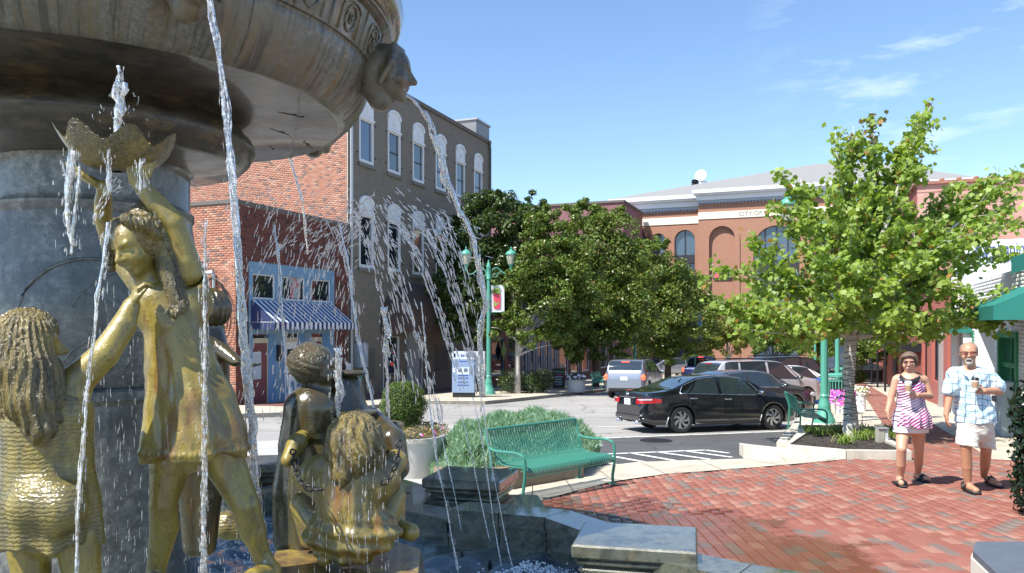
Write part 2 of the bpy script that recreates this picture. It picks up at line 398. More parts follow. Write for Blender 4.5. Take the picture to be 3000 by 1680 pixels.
# concrete apron that ramps from the plaza to the road
mb = MB()
front = [g2(*p) for p in ((1400,1530),(1560,1475),(1680,1441),(1800,1411),(1950,1390),(2116,1378),(2289,1364),(2400,1354),(2479,1346))]
back = [g2(*p, -.1) for p in ((1340,1410),(1560,1392),(1640,1380),(1740,1367),(1873,1352),(2046,1346),(2175,1343),(2296,1330),(2400,1332))]
for i in range(len(front)-1):
    a, b, c, d = front[i], front[i+1], back[i+1], back[i]
    mb.quad((a[0],a[1],gz(a[1])+.006), (b[0],b[1],gz(b[1])+.006), (c[0],c[1],gz(c[1])-.108), (d[0],d[1],gz(d[1])-.108))
mb.build('concrete_apron', m_conc)['kind'] = 'structure'
rc = MB(); a, b, c = G(2178,1338,-.1), G(2362,1345,0), G(2300,1325,0)
rc.prism([(a.x, a.y), (b.x, b.y-.05), (c.x+.3, c.y), (a.x+.05, a.y+.42)], lambda x, y: gz(y)-.12, lambda x, y: gz(y)+.09-.06*(x-a.x))
rc.build('ramp_curb', m_curb)['kind'] = 'structure'

# brick plaza and path
FRo, FRd, FRn = (10.8, 17.5), (.3644, .9312), (-.9312, .3644)
def fr_pt(u, o=0): return (FRo[0]+FRd[0]*u+FRn[0]*o, FRo[1]+FRd[1]*u+FRn[1]*o)
path = [(-4.0, 4.0), (-1.0, 8.3), g2(1560,1475), g2(1680,1441), g2(1800,1411), g2(1950,1390), g2(2116,1378), g2(2289,1364), g2(2479,1346), g2(2672,1349),
        g2(2652,1300), g2(2600,1262), g2(2587,1243), g2(2550,1187), g2(2512,1130), g2(2480,1100), (32, 84), (40, 84), fr_pt(62, .1), fr_pt(-12, .1), (7.5, 1.5), (-4, 1.5)]
ysheet('plaza_bed', path, -.012, m_sand, thick=.2)
plaza = thing('brick_plaza', None, None, (4, 9, 0)); plaza['kind'] = 'structure'
def inpoly(X, Y, P):
    ins = np.zeros(X.shape, bool); n = len(P)
    for i in range(n):
        x0, y0 = P[i]; x1, y1 = P[(i+1) % n]
        c = ((y0 > Y) != (y1 > Y)) & (X < (x1-x0)*(Y-y0)/((y1-y0) or 1e-9)+x0); ins ^= c
    return ins
BW_, BL_ = .105, .208; th = R(-1.5)
ii, jj = np.meshgrid(np.arange(-60, 330), np.arange(0, 300)); ii = ii.ravel(); jj = jj.ravel()
lx = (ii+.5)*(BW_+.005); ly = 2.0+(jj+.5*(ii % 2))*(BL_+.005)*1.0
bx_ = lx*math.cos(th)-ly*math.sin(th); by_ = lx*math.sin(th)+ly*math.cos(th)
ok = inpoly(bx_, by_, path) & (by_ > 3.4)
# visible wedge only, and not under the fountain basin or the planter bed
ok &= (bx_ < by_*.70+1.6) & (bx_ > by_*-.1-2.5) & (np.hypot(bx_+2.3, by_-4.9) > 2.75)
bx_, by_ = bx_[ok], by_[ok]; dist = np.hypot(bx_, by_)
# the three hundred that show largest: nearest ones inside the frame
vis = (np.abs(bx_/by_) < .652) & (by_ > 5.2) & (bx_ > 1.25)
order = np.argsort(np.where(vis, dist, 1e6))[:300]; selm = np.zeros(len(bx_), bool); selm[order] = True
mbk = MB(); mbk.box((0, 0, -.03), (BW_, BL_, .06), bev=.005); pme = mbk.mesh('brick', m_paver)
for i in order:
    o = bpy.data.objects.new('brick', pme); COL.objects.link(o); o.parent = plaza; o.matrix_parent_inverse = wm(plaza).inverted()
    o.location = (bx_[i], by_[i], gz(by_[i])+random.uniform(-.0015, .002)); o.rotation_euler = (random.uniform(-.006, .006)-.037, random.uniform(-.008, .008), th+random.uniform(-.01, .01))
rx, ry = bx_[~selm], by_[~selm]; n = len(rx); w, l, e = BW_/2, BL_/2, .005
base = np.array([(-w,-l,-.02),(w,-l,-.02),(w,l,-.02),(-w,l,-.02),(-w,-l,-e),(w,-l,-e),(w,l,-e),(-w,l,-e),(-w+e,-l+e,0),(w-e,-l+e,0),(w-e,l-e,0),(-w+e,l-e,0)])
aj = th+rng.uniform(-.012, .012, n); ca, sa = np.cos(aj)[:, None], np.sin(aj)[:, None]
Vx = base[None, :, 0]*ca-base[None, :, 1]*sa+rx[:, None]; Vy = base[None, :, 0]*sa+base[None, :, 1]*ca+ry[:, None]
tilt = rng.uniform(-.012, .012, (n, 2)); Vz = base[None, :, 2]+.33-.037*Vy+rng.uniform(-.002, .002, n)[:, None]+base[None, :, 0]*tilt[:, :1]+base[None, :, 1]*tilt[:, 1:]
fq = np.array([(8,9,10,11),(4,5,9,8),(5,6,10,9),(6,7,11,10),(7,4,8,11),(0,1,5,4),(1,2,6,5),(2,3,7,6),(3,0,4,7)])
Fq = (fq[None]+np.arange(n)[:, None, None]*12).reshape(-1, 4)
o = link('brick_paving', raw_mesh('brick_paving', np.stack([Vx, Vy, Vz], 2).reshape(-1, 3), Fq, m_paver), plaza); o['kind'] = 'stuff'

# pale strip along the right-hand shops, pavement with trees on the kerb side
ysheet('wall_strip', [fr_pt(-6, 1.15), fr_pt(60, 1.0), fr_pt(60, 0), fr_pt(-6, 0)], .006, m_conc)
kerb = [g2(2275,1313,-.1), g2(2300,1282,-.1), g2(2341,1236,-.1), g2(2389,1188,-.1), (18.2, 48.0)]
pav = [g2(2270,1318), *[(x+.12, y) for x, y in kerb[1:]], (20.5, 48), g2(2480,1100), g2(2512,1130), g2(2550,1187), g2(2587,1243), g2(2600,1262), g2(2652,1300), g2(2400,1352), g2(2300,1345)]
ysheet('kerb_pavement', pav, 0.001, m_conc, thick=.2)
mb = MB()
for i in range(len(kerb)-1):
    a, b = kerb[i], kerb[i+1]; n_ = Vector((b[1]-a[1], -(b[0]-a[0]), 0)).normalized()*.17
    P = [(a[0], a[1]), (b[0], b[1]), (b[0]+n_.x, b[1]+n_.y), (a[0]+n_.x, a[1]+n_.y)]
    mb.prism(P, lambda x, y: gz(y)-.14, lambda x, y: gz(y)+.012)
mb.build('kerb', m_curb)['kind'] = 'structure'
jn = MB()
def joint(a, b, w=.014, dz=.0055):
    A, B = Vector((*a, 0)), Vector((*b, 0)); d = (B-A).normalized(); n = Vector((-d.y, d.x, 0))*w/2; f = lambda p: (p.x, p.y, gz(p.y)+dz); jn.quad(f(A-n), f(B-n), f(B+n), f(A+n))
kd_ = Vector((kerb[3][0]-kerb[1][0], kerb[3][1]-kerb[1][1])).normalized(); kn_ = Vector((kd_.y, -kd_.x))
for off in (.42, 1.5): joint((kerb[1][0]+kn_.x*off, kerb[1][1]+kn_.y*off), (kerb[3][0]+kn_.x*off+kd_.x*9, kerb[3][1]+kn_.y*off+kd_.y*9))
for k in range(13): p = Vector(kerb[1])+kd_*1.6*k; joint(tuple(p+kn_*.2), tuple(p+kn_*2.3))
for k in range(1, 8):
    a, b = front[k], back[min(k, len(back)-1)]; A, B = Vector((a[0], a[1], gz(a[1])+.008)), Vector((b[0], b[1], gz(b[1])-.106)); n = Vector((.007, 0, 0)); jn.quad(A-n, B-n, B+n, A+n)
o = jn.build('pavement_joints', M('joint_dirt', (.09,.08,.065), .9, world=True)); o['kind'] = 'structure'
# far pavement along the left-hand row of shops
FLo, FLd, FLn = (-8.4, 28.0), (.3644, .9312), (.9312, -.3644)
def fl_pt(u, o=0): return (FLo[0]+FLd[0]*u+FLn[0]*o, FLo[1]+FLd[1]*u+FLn[1]*o)
fc = [g2(560,1238,-.1), g2(700,1224,-.1), g2(872,1218,-.1), g2(1000,1205,-.1), g2(1244,1183,-.1), g2(1422,1184,-.1), g2(1470,1180,-.1), g2(1553,1171,-.1), g2(1653,1160,-.1), g2(1761,1148,-.1), (8.0, 48), (17, 72)]
far = fc+[fl_pt(52, 0), fl_pt(-2.05, 0), fl_pt(-2.05, -8), (-30, 24.5), (-20, 22)]
ysheet('far_pavement', far, 0.001, m_conc, thick=.2)
mb = MB()
for i in range(len(fc)-1):
    a, b = fc[i], fc[i+1]; n_ = Vector((b[1]-a[1], -(b[0]-a[0]), 0)).normalized()*-.16
    P = [(a[0], a[1]), (b[0], b[1]), (b[0]+n_.x, b[1]+n_.y), (a[0]+n_.x, a[1]+n_.y)]
    mb.prism(P, lambda x, y: gz(y)-.14, lambda x, y: gz(y)+.014)
mb.build('far_kerb', m_curb)['kind'] = 'structure'
ysheet('brick_strip', [fl_pt(-2, 2.3), fl_pt(48, 2.3), fl_pt(48, .1), fl_pt(-2, .1)], .006, M('brick_strip_red', (.16,.07,.055), .8, var=.3, sc=14, world=True))
# pale concrete island behind the fountain, left of the planters
ysheet('concrete_island', [g2(430,1345), g2(600,1300), g2(860,1290), g2(1000,1285), g2(1260,1290), g2(1290,1400), g2(1500,1500), (-1.5, 7.5), (-6, 8)], .004, M('worn_concrete', (.42,.41,.38), .7, var=.15, sc=2, bump=.2, world=True, grime=.3), thick=.15)
# ------------------------------------------------------------------ buildings on the left
FL = Fr(FLo, FLd, FLn)
uLB, uGB, uGE = FL.u(691), FL.u(1019), FL.u(1435)
cLB = FL.p(uLB, 0, 0); cGB = FL.p(uGB, 0, 0)
SIDEd, SIDEn = (.9312, -.3644), (-.3644, -.9312)
m_shadebrick = brickmat('red_brick_shaded', (.15,.045,.033), (.20,.07,.05), (.09,.038,.032), .14, .85, grime=.35)  # shop front brick, colour darkened to stand for its shade
m_litbrick = brickmat('red_brick_sunlit', (.44,.19,.125), (.54,.27,.18), (.24,.15,.125), .13, .85, grime=.3, pale=((.56,.33,.24), .1))  # brighter copy of the brick for the sunlit side walls
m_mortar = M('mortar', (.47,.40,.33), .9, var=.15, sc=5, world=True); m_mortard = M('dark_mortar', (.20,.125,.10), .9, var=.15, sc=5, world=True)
m_graybrick = brickmat('gray_painted_brick', (.235,.202,.162), (.25,.216,.172), (.218,.187,.15), .1, .6, grime=.25)
m_graywall = M('gray_paint', (.235,.20,.16), .65, var=.1, sc=2, world=True, grime=.4)
m_white = M('white_paint', (.74,.75,.76), .45, var=.06, sc=3, world=True, grime=.12)
m_bluep = M('sky_blue_paint', (.17,.30,.42), .5, var=.06, sc=3, world=True, grime=.12)
m_blued = M('blue_paint', (.11,.25,.46), .5, var=.06, sc=3, world=True, grime=.15)
m_maroon = M('maroon_paint', (.16,.045,.055), .45, var=.1, world=True)
m_glass = glassy('window_glass', (.012,.02,.03), .04)
m_glassb = glassy('window_glass_blue', (.05,.09,.16), .06)
m_dark = M('dark_void', (.012,.012,.013), .8, var=.2)
m_black = M('black_metal', (.02,.02,.022), .45, .3, var=.2)
m_galv = M('galvanized', (.42,.43,.44), .4, .5, var=.12, world=True, grime=.3)
m_cap = M('wall_coping', (.13,.115,.10), .8, var=.25, sc=4, world=True)
m_sill = M('gray_sill', (.17,.158,.135), .7, var=.1, world=True)
def px_rect(fr, x0, x1, y0, y1, ref=None):
    u0, u1 = fr.u(x0), fr.u(x1); return (min(u0, u1), max(u0, u1), fr.z(x0, y1), fr.z(x0, y0))

# low red brick shop
zt = 6.16; gb = lambda fr, u: gz(fr.p(u, 0, 0).y)
low = thing('brick_shop', 'low red brick shop with a sky blue front and striped awning', 'shop', tuple(FL.p(1.2, 0, gb(FL, 1))))
us0, us1 = FL.u(728), FL.u(978); zst = FL.z(728, 766)
FS = Fr(cLB, SIDEd, SIDEn)
op = (us0, us1, -1.2, zst)
mb = MB(); FL.wall(mb, uLB, uGB, -1.3, zt, [op], 0, .1); FS.wall(mb, -12, 0, -1.3, zt)
mb.quad(FL.p(uLB, 0, zt-.4), FL.p(uGB, 0, zt-.4), FL.p(uGB, -12, zt-.4), FL.p(uLB, -12, zt-.4)); mb.build('wall', m_mortard, low)
bricks(FL, 'brick', low, m_shadebrick, uLB, uGB, -1.15, zt-.1, [op], nparts=150)
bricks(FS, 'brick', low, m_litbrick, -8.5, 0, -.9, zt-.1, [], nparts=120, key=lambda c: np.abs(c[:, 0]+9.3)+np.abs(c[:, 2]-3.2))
mb = MB(); FL.bx(mb, uLB-.03, uGB-.02, -.3, .05, zt-.08, zt+.05); FS.bx(mb, -12, .03, -.3, .05, zt-.075, zt+.055); mb.build('coping', m_cap, low)
# blue timber front
sf = MB(); FL.bx(sf, us0, us1, -.09, .03, FL.z(728, 801), zst)
fr_edges = [(us0, FL.u(739)), (FL.u(806), FL.u(826)), (FL.u(893), FL.u(911)), (FL.u(968), us1)]
zt1, zb1 = FL.z(740, 800), FL.z(740, 877)
for a, b in fr_edges: FL.bx(sf, a, b, -.09, .025, -1.2, zt1)
FL.bx(sf, us0, us1, -.085, .02, FL.z(740, 976)-.05, zb1+.02); sf.build('shop_front', m_bluep, low)
for i in range(3):
    a, b = fr_edges[i][1], fr_edges[i+1][0]
    w = MB(); FL.bx(w, a, b, -.08, -.02, zt1-.06, zt1); FL.bx(w, a, b, -.08, -.02, zb1, zb1+.07); FL.bx(w, a, a+.06, -.08, -.02, zb1+.07, zt1-.06); FL.bx(w, b-.06, b, -.08, -.02, zb1+.07, zt1-.06)
    fo = w.build('window', m_white, low); g_ = MB(); FL.bx(g_, a+.06, b-.06, -.08, -.05, zb1+.07, zt1-.06); g_.build('pane', m_glass, fo)
zd = FL.z(740, 985); zg = gb(FL, 0)+.02
for i, (a, b, mt) in enumerate(((FL.u(739), FL.u(786), m_maroon), (FL.u(836), FL.u(872), m_white), (FL.u(913), FL.u(944), m_maroon))):
    d = MB(); FL.bx(d, a, b, -.10, -.06, zg-.2, zd-.25); do = d.build('door', mt, low)
    g_ = MB(); x = (b-a)
    if i == 1: FL.bx(g_, a+.25*x, b-.25*x, -.06, -.045, zg+.9, zd-.5); g_.build('pane', m_glass, do); k = MB(); FL.bx(k, a+.2*x, b-.2*x, -.06, -.04, zg+.25, zg+.65); k.build('panel', m_bluep, do)
    else: FL.bx(g_, a+.05, a+.62*x, -.06, -.045, zg+.85, zd-.55); g_.build('notice', M('pale_blind', (.42,.5,.55), .6), do)
    t = MB(); FL.bx(t, a-.06, b+.04, -.09, -.03, zd-.25, zd-.08); FL.bx(t, b, b+.1, -.09, -.03, zg-.2, zd-.25); t.build('door_frame', M('cream_trim', (.5,.47,.38), .6, world=True), low)
    tr = MB(); FL.bx(tr, a, b, -.09, -.06, zd-.08, zd+.45); tr.build('transom', m_glass, low)
p_ = MB(); FL.bx(p_, FL.u(788), FL.u(834), -.09, .0, zg-.2, zd+.4); FL.bx(p_, FL.u(874), FL.u(897), -.09, .0, zg-.2, zd+.4); FL.bx(p_, FL.u(946), FL.u(970), -.09, .0, zg-.2, zd+.4); p_.build('blue_pier', m_blued, low)
ml = MB(); FL.bx(ml, FL.u(808), FL.u(818), 0, .14, zg+1.45, zg+2.0); mo = ml.build('mailbox', m_black); tag(mo, 'black mailbox fixed to the blue pier of the shop front', 'mailbox')
# cup-shaped sign in the middle window
cs = MB(); u = FL.u(866); z = zb1+.1
cs.add([FL.p(u-.28, -.03, z), FL.p(u+.28, -.03, z), FL.p(u+.38, -.03, z+1.0), FL.p(u-.38, -.03, z+1.0), FL.p(u-.28, -.012, z), FL.p(u+.28, -.012, z), FL.p(u+.38, -.012, z+1.0), FL.p(u-.38, -.012, z+1.0)], [(4,5,6,7),(0,1,5,4),(1,2,6,5),(2,3,7,6),(3,0,4,7)])
FL.bx(cs, u-.42, u+.42, -.035, 0, z+1.0, z+1.08)
co = cs.build('cup_sign', M('pale_sign', (.32,.42,.4), .5, var=.2, sc=2.5, col2=(.5,.16,.17), f2=(.5,.62), s2=2.2, world=True)); tag(co, 'pale cup shaped window sign in the middle upper window', 'sign')
# striped awning
q = N('striped_canvas'); v = q.coord('World'); ax = q.n('ShaderNodeVectorMath', operation='DOT_PRODUCT'); q.l(v, ax.inputs[0]); ax.inputs[1].default_value = (FLd[0], FLd[1], 0)
st = q.math('GREATER_THAN', q.math('FRACT', q.math('DIVIDE', ax.outputs['Value'], .27)), .5)
q.set(Base_Color=q.mix(st, (.02,.03,.10), (.62,.66,.72)), Roughness=.8); m_stripe = q.m
aw = thing('awning', 'navy and white striped awning over the blue shop doors', 'awning', tuple(FL.p(1, 0, 3)))
a0, a1 = FL.u(733), FL.u(972); zt_a = FL.z(735, 880); zb_a = zt_a-.95; pr_ = 1.0
mb = MB(); 
mb.quad(FL.p(a0, .03, zt_a), FL.p(a1, .03, zt_a), FL.p(a1, pr_, zb_a+.2), FL.p(a0, pr_, zb_a+.2)); mb.poly([FL.p(a0, .03, zt_a), FL.p(a0, pr_, zb_a+.2), FL.p(a0, .03, zb_a+.2)]); mb.poly([FL.p(a1, .03, zt_a), FL.p(a1, pr_, zb_a+.2), FL.p(a1, .03, zb_a+.2)])
mb.build('canopy', m_stripe, aw)
mb = MB(); nsc = 34
def val(pf, n):
    for i in range(n):
        t0, t1 = i/n, (i+1)/n; A, B = pf(t0), pf(t1); mid = (A+B)/2
        mb.add([A, B, B-Vector((0,0,.22)), mid-Vector((0,0,.27)), A-Vector((0,0,.22))], [(0,1,2,3,4)])
val(lambda t: FL.p(a0+(a1-a0)*t, pr_+.004, zb_a+.2), nsc); val(lambda t: FL.p(a0-.002, .03+(pr_-.03)*t, zb_a+.2), 7); val(lambda t: FL.p(a1+.002, .03+(pr_-.03)*t, zb_a+.2), 7)
mb.build('valance', m_stripe, aw)
mb = MB(); mb.tube([FL.p(a0, .05, zb_a+.2), FL.p(a0, pr_-.02, zb_a+.2), FL.p(a1, pr_-.02, zb_a+.2), FL.p(a1, .05, zb_a+.2)], .015, 5); mb.build('frame', m_galv, aw)
# conduits and meters on the lit side wall
cd = thing('service_conduits', 'grey electric service pipes with looping black cables on the sunlit brick side wall', 'conduit', tuple(FS.p(-1.5, 0, 0)))
for u, top in ((FS.u(600), 4.0), (FS.u(633), 3.65)):
    mb = MB(); mb.tube([FS.p(u, .1, -.6), FS.p(u, .1, top)], .06, 8); mb.tube([FS.p(u, .1, top), FS.p(u-.05, .14, top+.13), FS.p(u-.22, .2, top+.12), FS.p(u-.3, .2, top)], [.075,.085,.09,.07], 8); mb.build('pipe', m_galv, cd, 40)
mb = MB()
for k in range(5):
    r_ = .55+.12*k; u = FS.u(640); mb.tube([FS.p(u-.1+math.sin(t)*r_*.75, .1+.02*k, 3.6-r_*1.25+math.cos(t)*r_*1.25) for t in np.linspace(-.9, 2.9, 14)], .016, 5)
mb.build('cable', m_black, cd)

# three-storey gray building
ztg = FL.z(1224, 299)
gray = thing('gray_building', 'three storey gray painted brick building with white arched window hoods', 'building', tuple(FL.p(uGB+5, 0, gb(FL, 8))))
T_ = [(1052,1093,302,355,484),(1136,1172,329,388,510),(1209,1241,365,418,534),(1277,1304,395,446,556),(1335,1361,423,472,576),(1388,1412,449,497,586)]
M_ = [(1049,1096,576,625,787),(1136,1176,602,651,800),(1208,1244,621,672,806),(1276,1305,637,680,815),(1335,1360,654,697,822)]
rows = []
us = [FL.u((a+b)/2) for a, b, *_ in T_]; wu = .56
z1b, z1h, z1t = FL.z(1154, 510), FL.z(1154, 388), FL.z(1154, 329)
z2b, z2h, z2t = FL.z(1154, 797), FL.z(1154, 651), FL.z(1154, 602)
ops = []
for k, u in enumerate(us):
    ops.append((u-wu, u+wu, z1b, z1h)); ops.append((u-wu, u+wu, z2b, z2h))
zdr = gb(FL, uGB+4)
dr = [(FL.u(1122), FL.u(1170)), (FL.u(1222), FL.u(1238))]
for a, b in dr: ops.append((a, b, -2.2, zdr+2.55))
mb = MB(); FL.wall(mb, uGB, uGE, -2.4, ztg, ops, 0, .12); mb.build('wall', m_graywall, gray)
bricks(FL, 'brick', gray, m_graybrick, uGB, uGE, -1.6, ztg-.15, ops, nparts=150, bh=.07, jt=.012, pr=.005, key=lambda c: np.hypot(c[:, 0]+6.2, c[:, 1]-33)+.3*np.abs(c[:, 2]-4))
FG = Fr(cGB, SIDEd, SIDEn)
mb = MB(); FG.wall(mb, -14, 0, -1.5, ztg); mb.quad(FL.p(uGB, 0, ztg-.3), FL.p(uGE, 0, ztg-.3), FL.p(uGE, -14, ztg-.3), FL.p(uGB, -14, ztg-.3)); FB = Fr(FL.p(uGE, 0, 0), SIDEd, (-SIDEn[0], -SIDEn[1])); FB.wall(mb, -14, 0, -3, ztg); mb.build('side_wall', m_mortar, gray)
bricks(FG, 'brick', gray, m_litbrick, -10.5, -.05, zt+.05, ztg-.1, [], nparts=150, key=lambda c: np.abs(c[:, 0]+8.2)+np.abs(c[:, 2]-8.2))
mb = MB(); FL.bx(mb, uGB-.03, uGE+.03, -.35, .09, ztg-.14, ztg+.06); FG.bx(mb, -14, .03, -.35, .06, ztg-.135, ztg+.065); mb.build('coping', m_cap, gray)
def arch_pts(u0, u1, z0, z1, rise, n=9):
    """outline of a flat-sided panel with a segmental head, from lower left clockwise"""
    P = [(u0, z0), (u1, z0), (u1, z1-rise)]; c = (u0+u1)/2; h = (u1-u0)/2
    for i in range(1, n):
        t = math.pi*i/n; P.append((c+h*math.cos(t), z1-rise+rise*math.sin(t)))
    return P+[(u0, z1-rise)]
def plate(fr, mb, P, o0, o1):
    n = len(P); V = [fr.p(u, o1, z) for u, z in P]+[fr.p(u, o0, z) for u, z in P]
    mb.add(V, [tuple(range(n))]+[(i, n+i, n+(i+1) % n, (i+1) % n) for i in range(n)])
for k, u in enumerate(us):
    for zb, zh, zt_, pane_m in ((z1b, z1h, z1t, m_glass if k else m_glassb), (z2b, z2h, z2t, m_glass)):
        f = MB()
        FL.bx(f, u-wu, u-wu+.09, -.10, .03, zb, zh); FL.bx(f, u+wu-.09, u+wu, -.10, .03, zb, zh); FL.bx(f, u-wu+.09, u+wu-.09, -.10, .02, zb, zb+.14); FL.bx(f, u-wu+.09, u+wu-.09, -.10, .01, zh-.09, zh)
        fo = f.build('window', m_white, gray)
        g_ = MB(); FL.bx(g_, u-wu+.09, u+wu-.09, -.10, -.06, zb+.14, zh-.09); g_.build('pane', pane_m, fo)
        if k: s_ = MB(); FL.bx(s_, u-wu+.09, u+wu-.09, -.10, -.045, (zb+zh)/2-.04, (zb+zh)/2+.03); s_.build('sash', m_black, fo)
        h_ = MB(); plate(FL, h_, arch_pts(u-wu, u+wu, zh, zt_, .32), -.05, .035)
        P1 = arch_pts(u-wu-.03, u+wu+.03, zh, zt_+.06, .34)[2:]; P2 = arch_pts(u-wu+.07, u+wu-.07, zh, zt_-.06, .3)[2:]
        for i in range(len(P1)-1): plate(FL, h_, [P1[i], P1[i+1], P2[i+1], P2[i]], 0, .085)
        FL.bx(h_, u-.34, u+.34, .03, .05, zh+.12, zh+.17)
        FL.bx(h_, u-wu-.06, u+wu+.06, .0, .075, zh-.03, zh+.06); h_.build('window_hood', m_white, gray)
        r_ = MB(); r_.lathe([(.13, 0), (.13, .03), (.08, .05), (.0, .055)], 8, tuple(FL.p(u, .035, zh+.42)), rot=Vector(FL.n).to_track_quat('Z', 'Y').to_matrix()); r_.build('rosette', m_white, gray)
        s_ = MB(); FL.bx(s_, u-wu-.1, u+wu+.1, 0, .1, zb-.17, zb-.01); s_.build('sill', m_sill, gray)
# shutter pins
mb = MB()
for u in us:
    for zb, zh in ((z1b, z1h), (z2b, z2h)):
        for s_ in (-1, 1):
            for z in (zb+.35, zh-.15): FL.bx(mb, u+s_*(wu+.16)-.06, u+s_*(wu+.16)+.06, 0, .05, z, z+.03)
o = mb.build('shutter_pins', m_black, gray); o['kind'] = 'stuff'
# door leaves
for i, (a, b) in enumerate(dr):
    f = MB(); zz = zdr+2.5
    FL.bx(f, a, a+.09, -.12, 0, zdr-.4, zz); FL.bx(f, b-.09, b, -.12, 0, zdr-.4, zz); FL.bx(f, a, b, -.12, .0, zz, zz+.12); FL.bx(f, a+.09, b-.09, -.12, -.02, zdr-.4, zdr+.25)
    fo = f.build('door', m_white, gray); g_ = MB(); FL.bx(g_, a+.09, b-.09, -.12, -.07, zdr+.25, zz); g_.build('pane', m_glass, fo)
    k = MB(); FL.bx(k, b-.2, b-.17, -.04, .05, zdr+.95, zdr+1.5); k.build('handle', m_galv, fo)
f = MB(); FL.bx(f, FL.u(1192), FL.u(1221), 0, .16, zdr-.5, zdr+3.0); f.build('pier', M('pale_gray', (.36,.38,.41), .6, world=True), gray)
for a, b in ((FL.u(1062), FL.u(1096)), (FL.u(1274), FL.u(1310))):
    lv = MB(); FL.bx(lv, a, b, -.01, .03, zdr+.75, zdr+2.1); lo = lv.build('vent', m_sill, gray)
    mb = MB()
    for k in range(11): FL.bx(mb, a+.04, b-.04, .03, .07, zdr+.8+k*.115, zdr+.85+k*.115)
    o = mb.build('louvres', m_cap, lo); o['kind'] = 'stuff'
dp = MB(); dp.tube([FL.p(uGB+.12, .1, -1), FL.p(uGB+.12, .1, 2.6), FL.p(uGB+.12, .1, ztg-.4)], .07, 8); o = dp.build('downspout', m_galv); tag(o, 'tall galvanised downspout at the corner between brick shop and gray building', 'downspout')
wp = MB(); wp.tube([FL.p(uGB-.2, .16, -1), FL.p(uGB-.2, .16, gb(FL, uGB)+1.35)], .1, 10); o = wp.build('vent_pipe', m_white); tag(o, 'short white plastic pipe beside the downspout', 'pipe')
mbx = MB(); FL.bx(mbx, FL.u(1037), FL.u(1061), 0, .3, gb(FL, uGB)+1.15, gb(FL, uGB)+2.15); o = mbx.build('meter_box', M('meter_grey', (.33,.38,.43), .5)); tag(o, 'pale grey meter box on the gray wall near the corner', 'meter box')
dp = MB(); dp.tube([FL.p(uGE-.15, .1, ztg-.5), FL.p(uGE-.15, .1, 1)], .06, 8); dp.tube([FL.p(uGE-.15, .1, ztg-.5), FL.p(uGE-.35, .12, ztg-.05)], .07, 8); o = dp.build('downspout', m_cap); tag(o, 'dark downspout at the far end of the gray building', 'downspout')
# chimney at the far end
ch = MB(); uc0, uc1 = FL.u(1374, -.6), FL.u(1413, -.6); FL.bx(ch, uc0, uc1, -1.4, -.15, ztg-.2, ztg+.95); o = ch.build('chimney', M('flashed_metal', (.22,.22,.225), .45, .4, var=.3, sc=2, bump=.6, bsc=3, world=True), gray)
ch = MB(); FL.bx(ch, uc0-.08, uc1+.08, -1.48, -.07, ztg+.95, ztg+1.05); ch.build('chimney_cap', m_galv, o)
# brown dome awning over the doors
q = N('brown_canvas'); q.set(Base_Color=(.085,.05,.038), Roughness=.85); m_bc = q.m
da = thing('dome_awning', 'wide brown domed awning over the gray building entrance', 'awning', tuple(FL.p(us[2], 0, zdr+3)))
c0, c1 = FL.u(1113), FL.u(1316); zz0, zz1 = zdr+2.95, FL.z(1160, 826)
mb = MB(); n1, n2 = 16, 7; cx = (c0+c1)/2; hw = (c1-c0)/2
def dome(i, j):
    t = math.pi*i/n1; s_ = math.pi/2*j/n2
    return FL.p(cx-hw*math.cos(t)*(1-.12*(1-math.cos(s_))*0), .03+1.5*math.sin(s_)*math.sin(t)**.6, zz0+(zz1-zz0)*math.sin(t)**.75*math.cos(s_))
V = [dome(i, j) for i in range(n1+1) for j in range(n2+1)]
mb.add(V, [(i*(n2+1)+j, i*(n2+1)+j+1, (i+1)*(n2+1)+j+1, (i+1)*(n2+1)+j) for i in range(n1) for j in range(n2)]); mb.build('canopy', m_bc, da, 40)
mb = MB()
for i in range(44):
    def pf(t): a = math.pi*t; return FL.p(cx-hw*math.cos(a), .04+1.5*math.sin(a)**.6, zz0)
    A, B = pf(i/44), pf((i+1)/44); mid = (A+B)/2; dz = Vector((0,0,1)); mb.add([A, B, B-dz*.2, mid-dz*.27, A-dz*.2], [(0,1,2,3,4)])
mb.build('valance', m_bc, da)

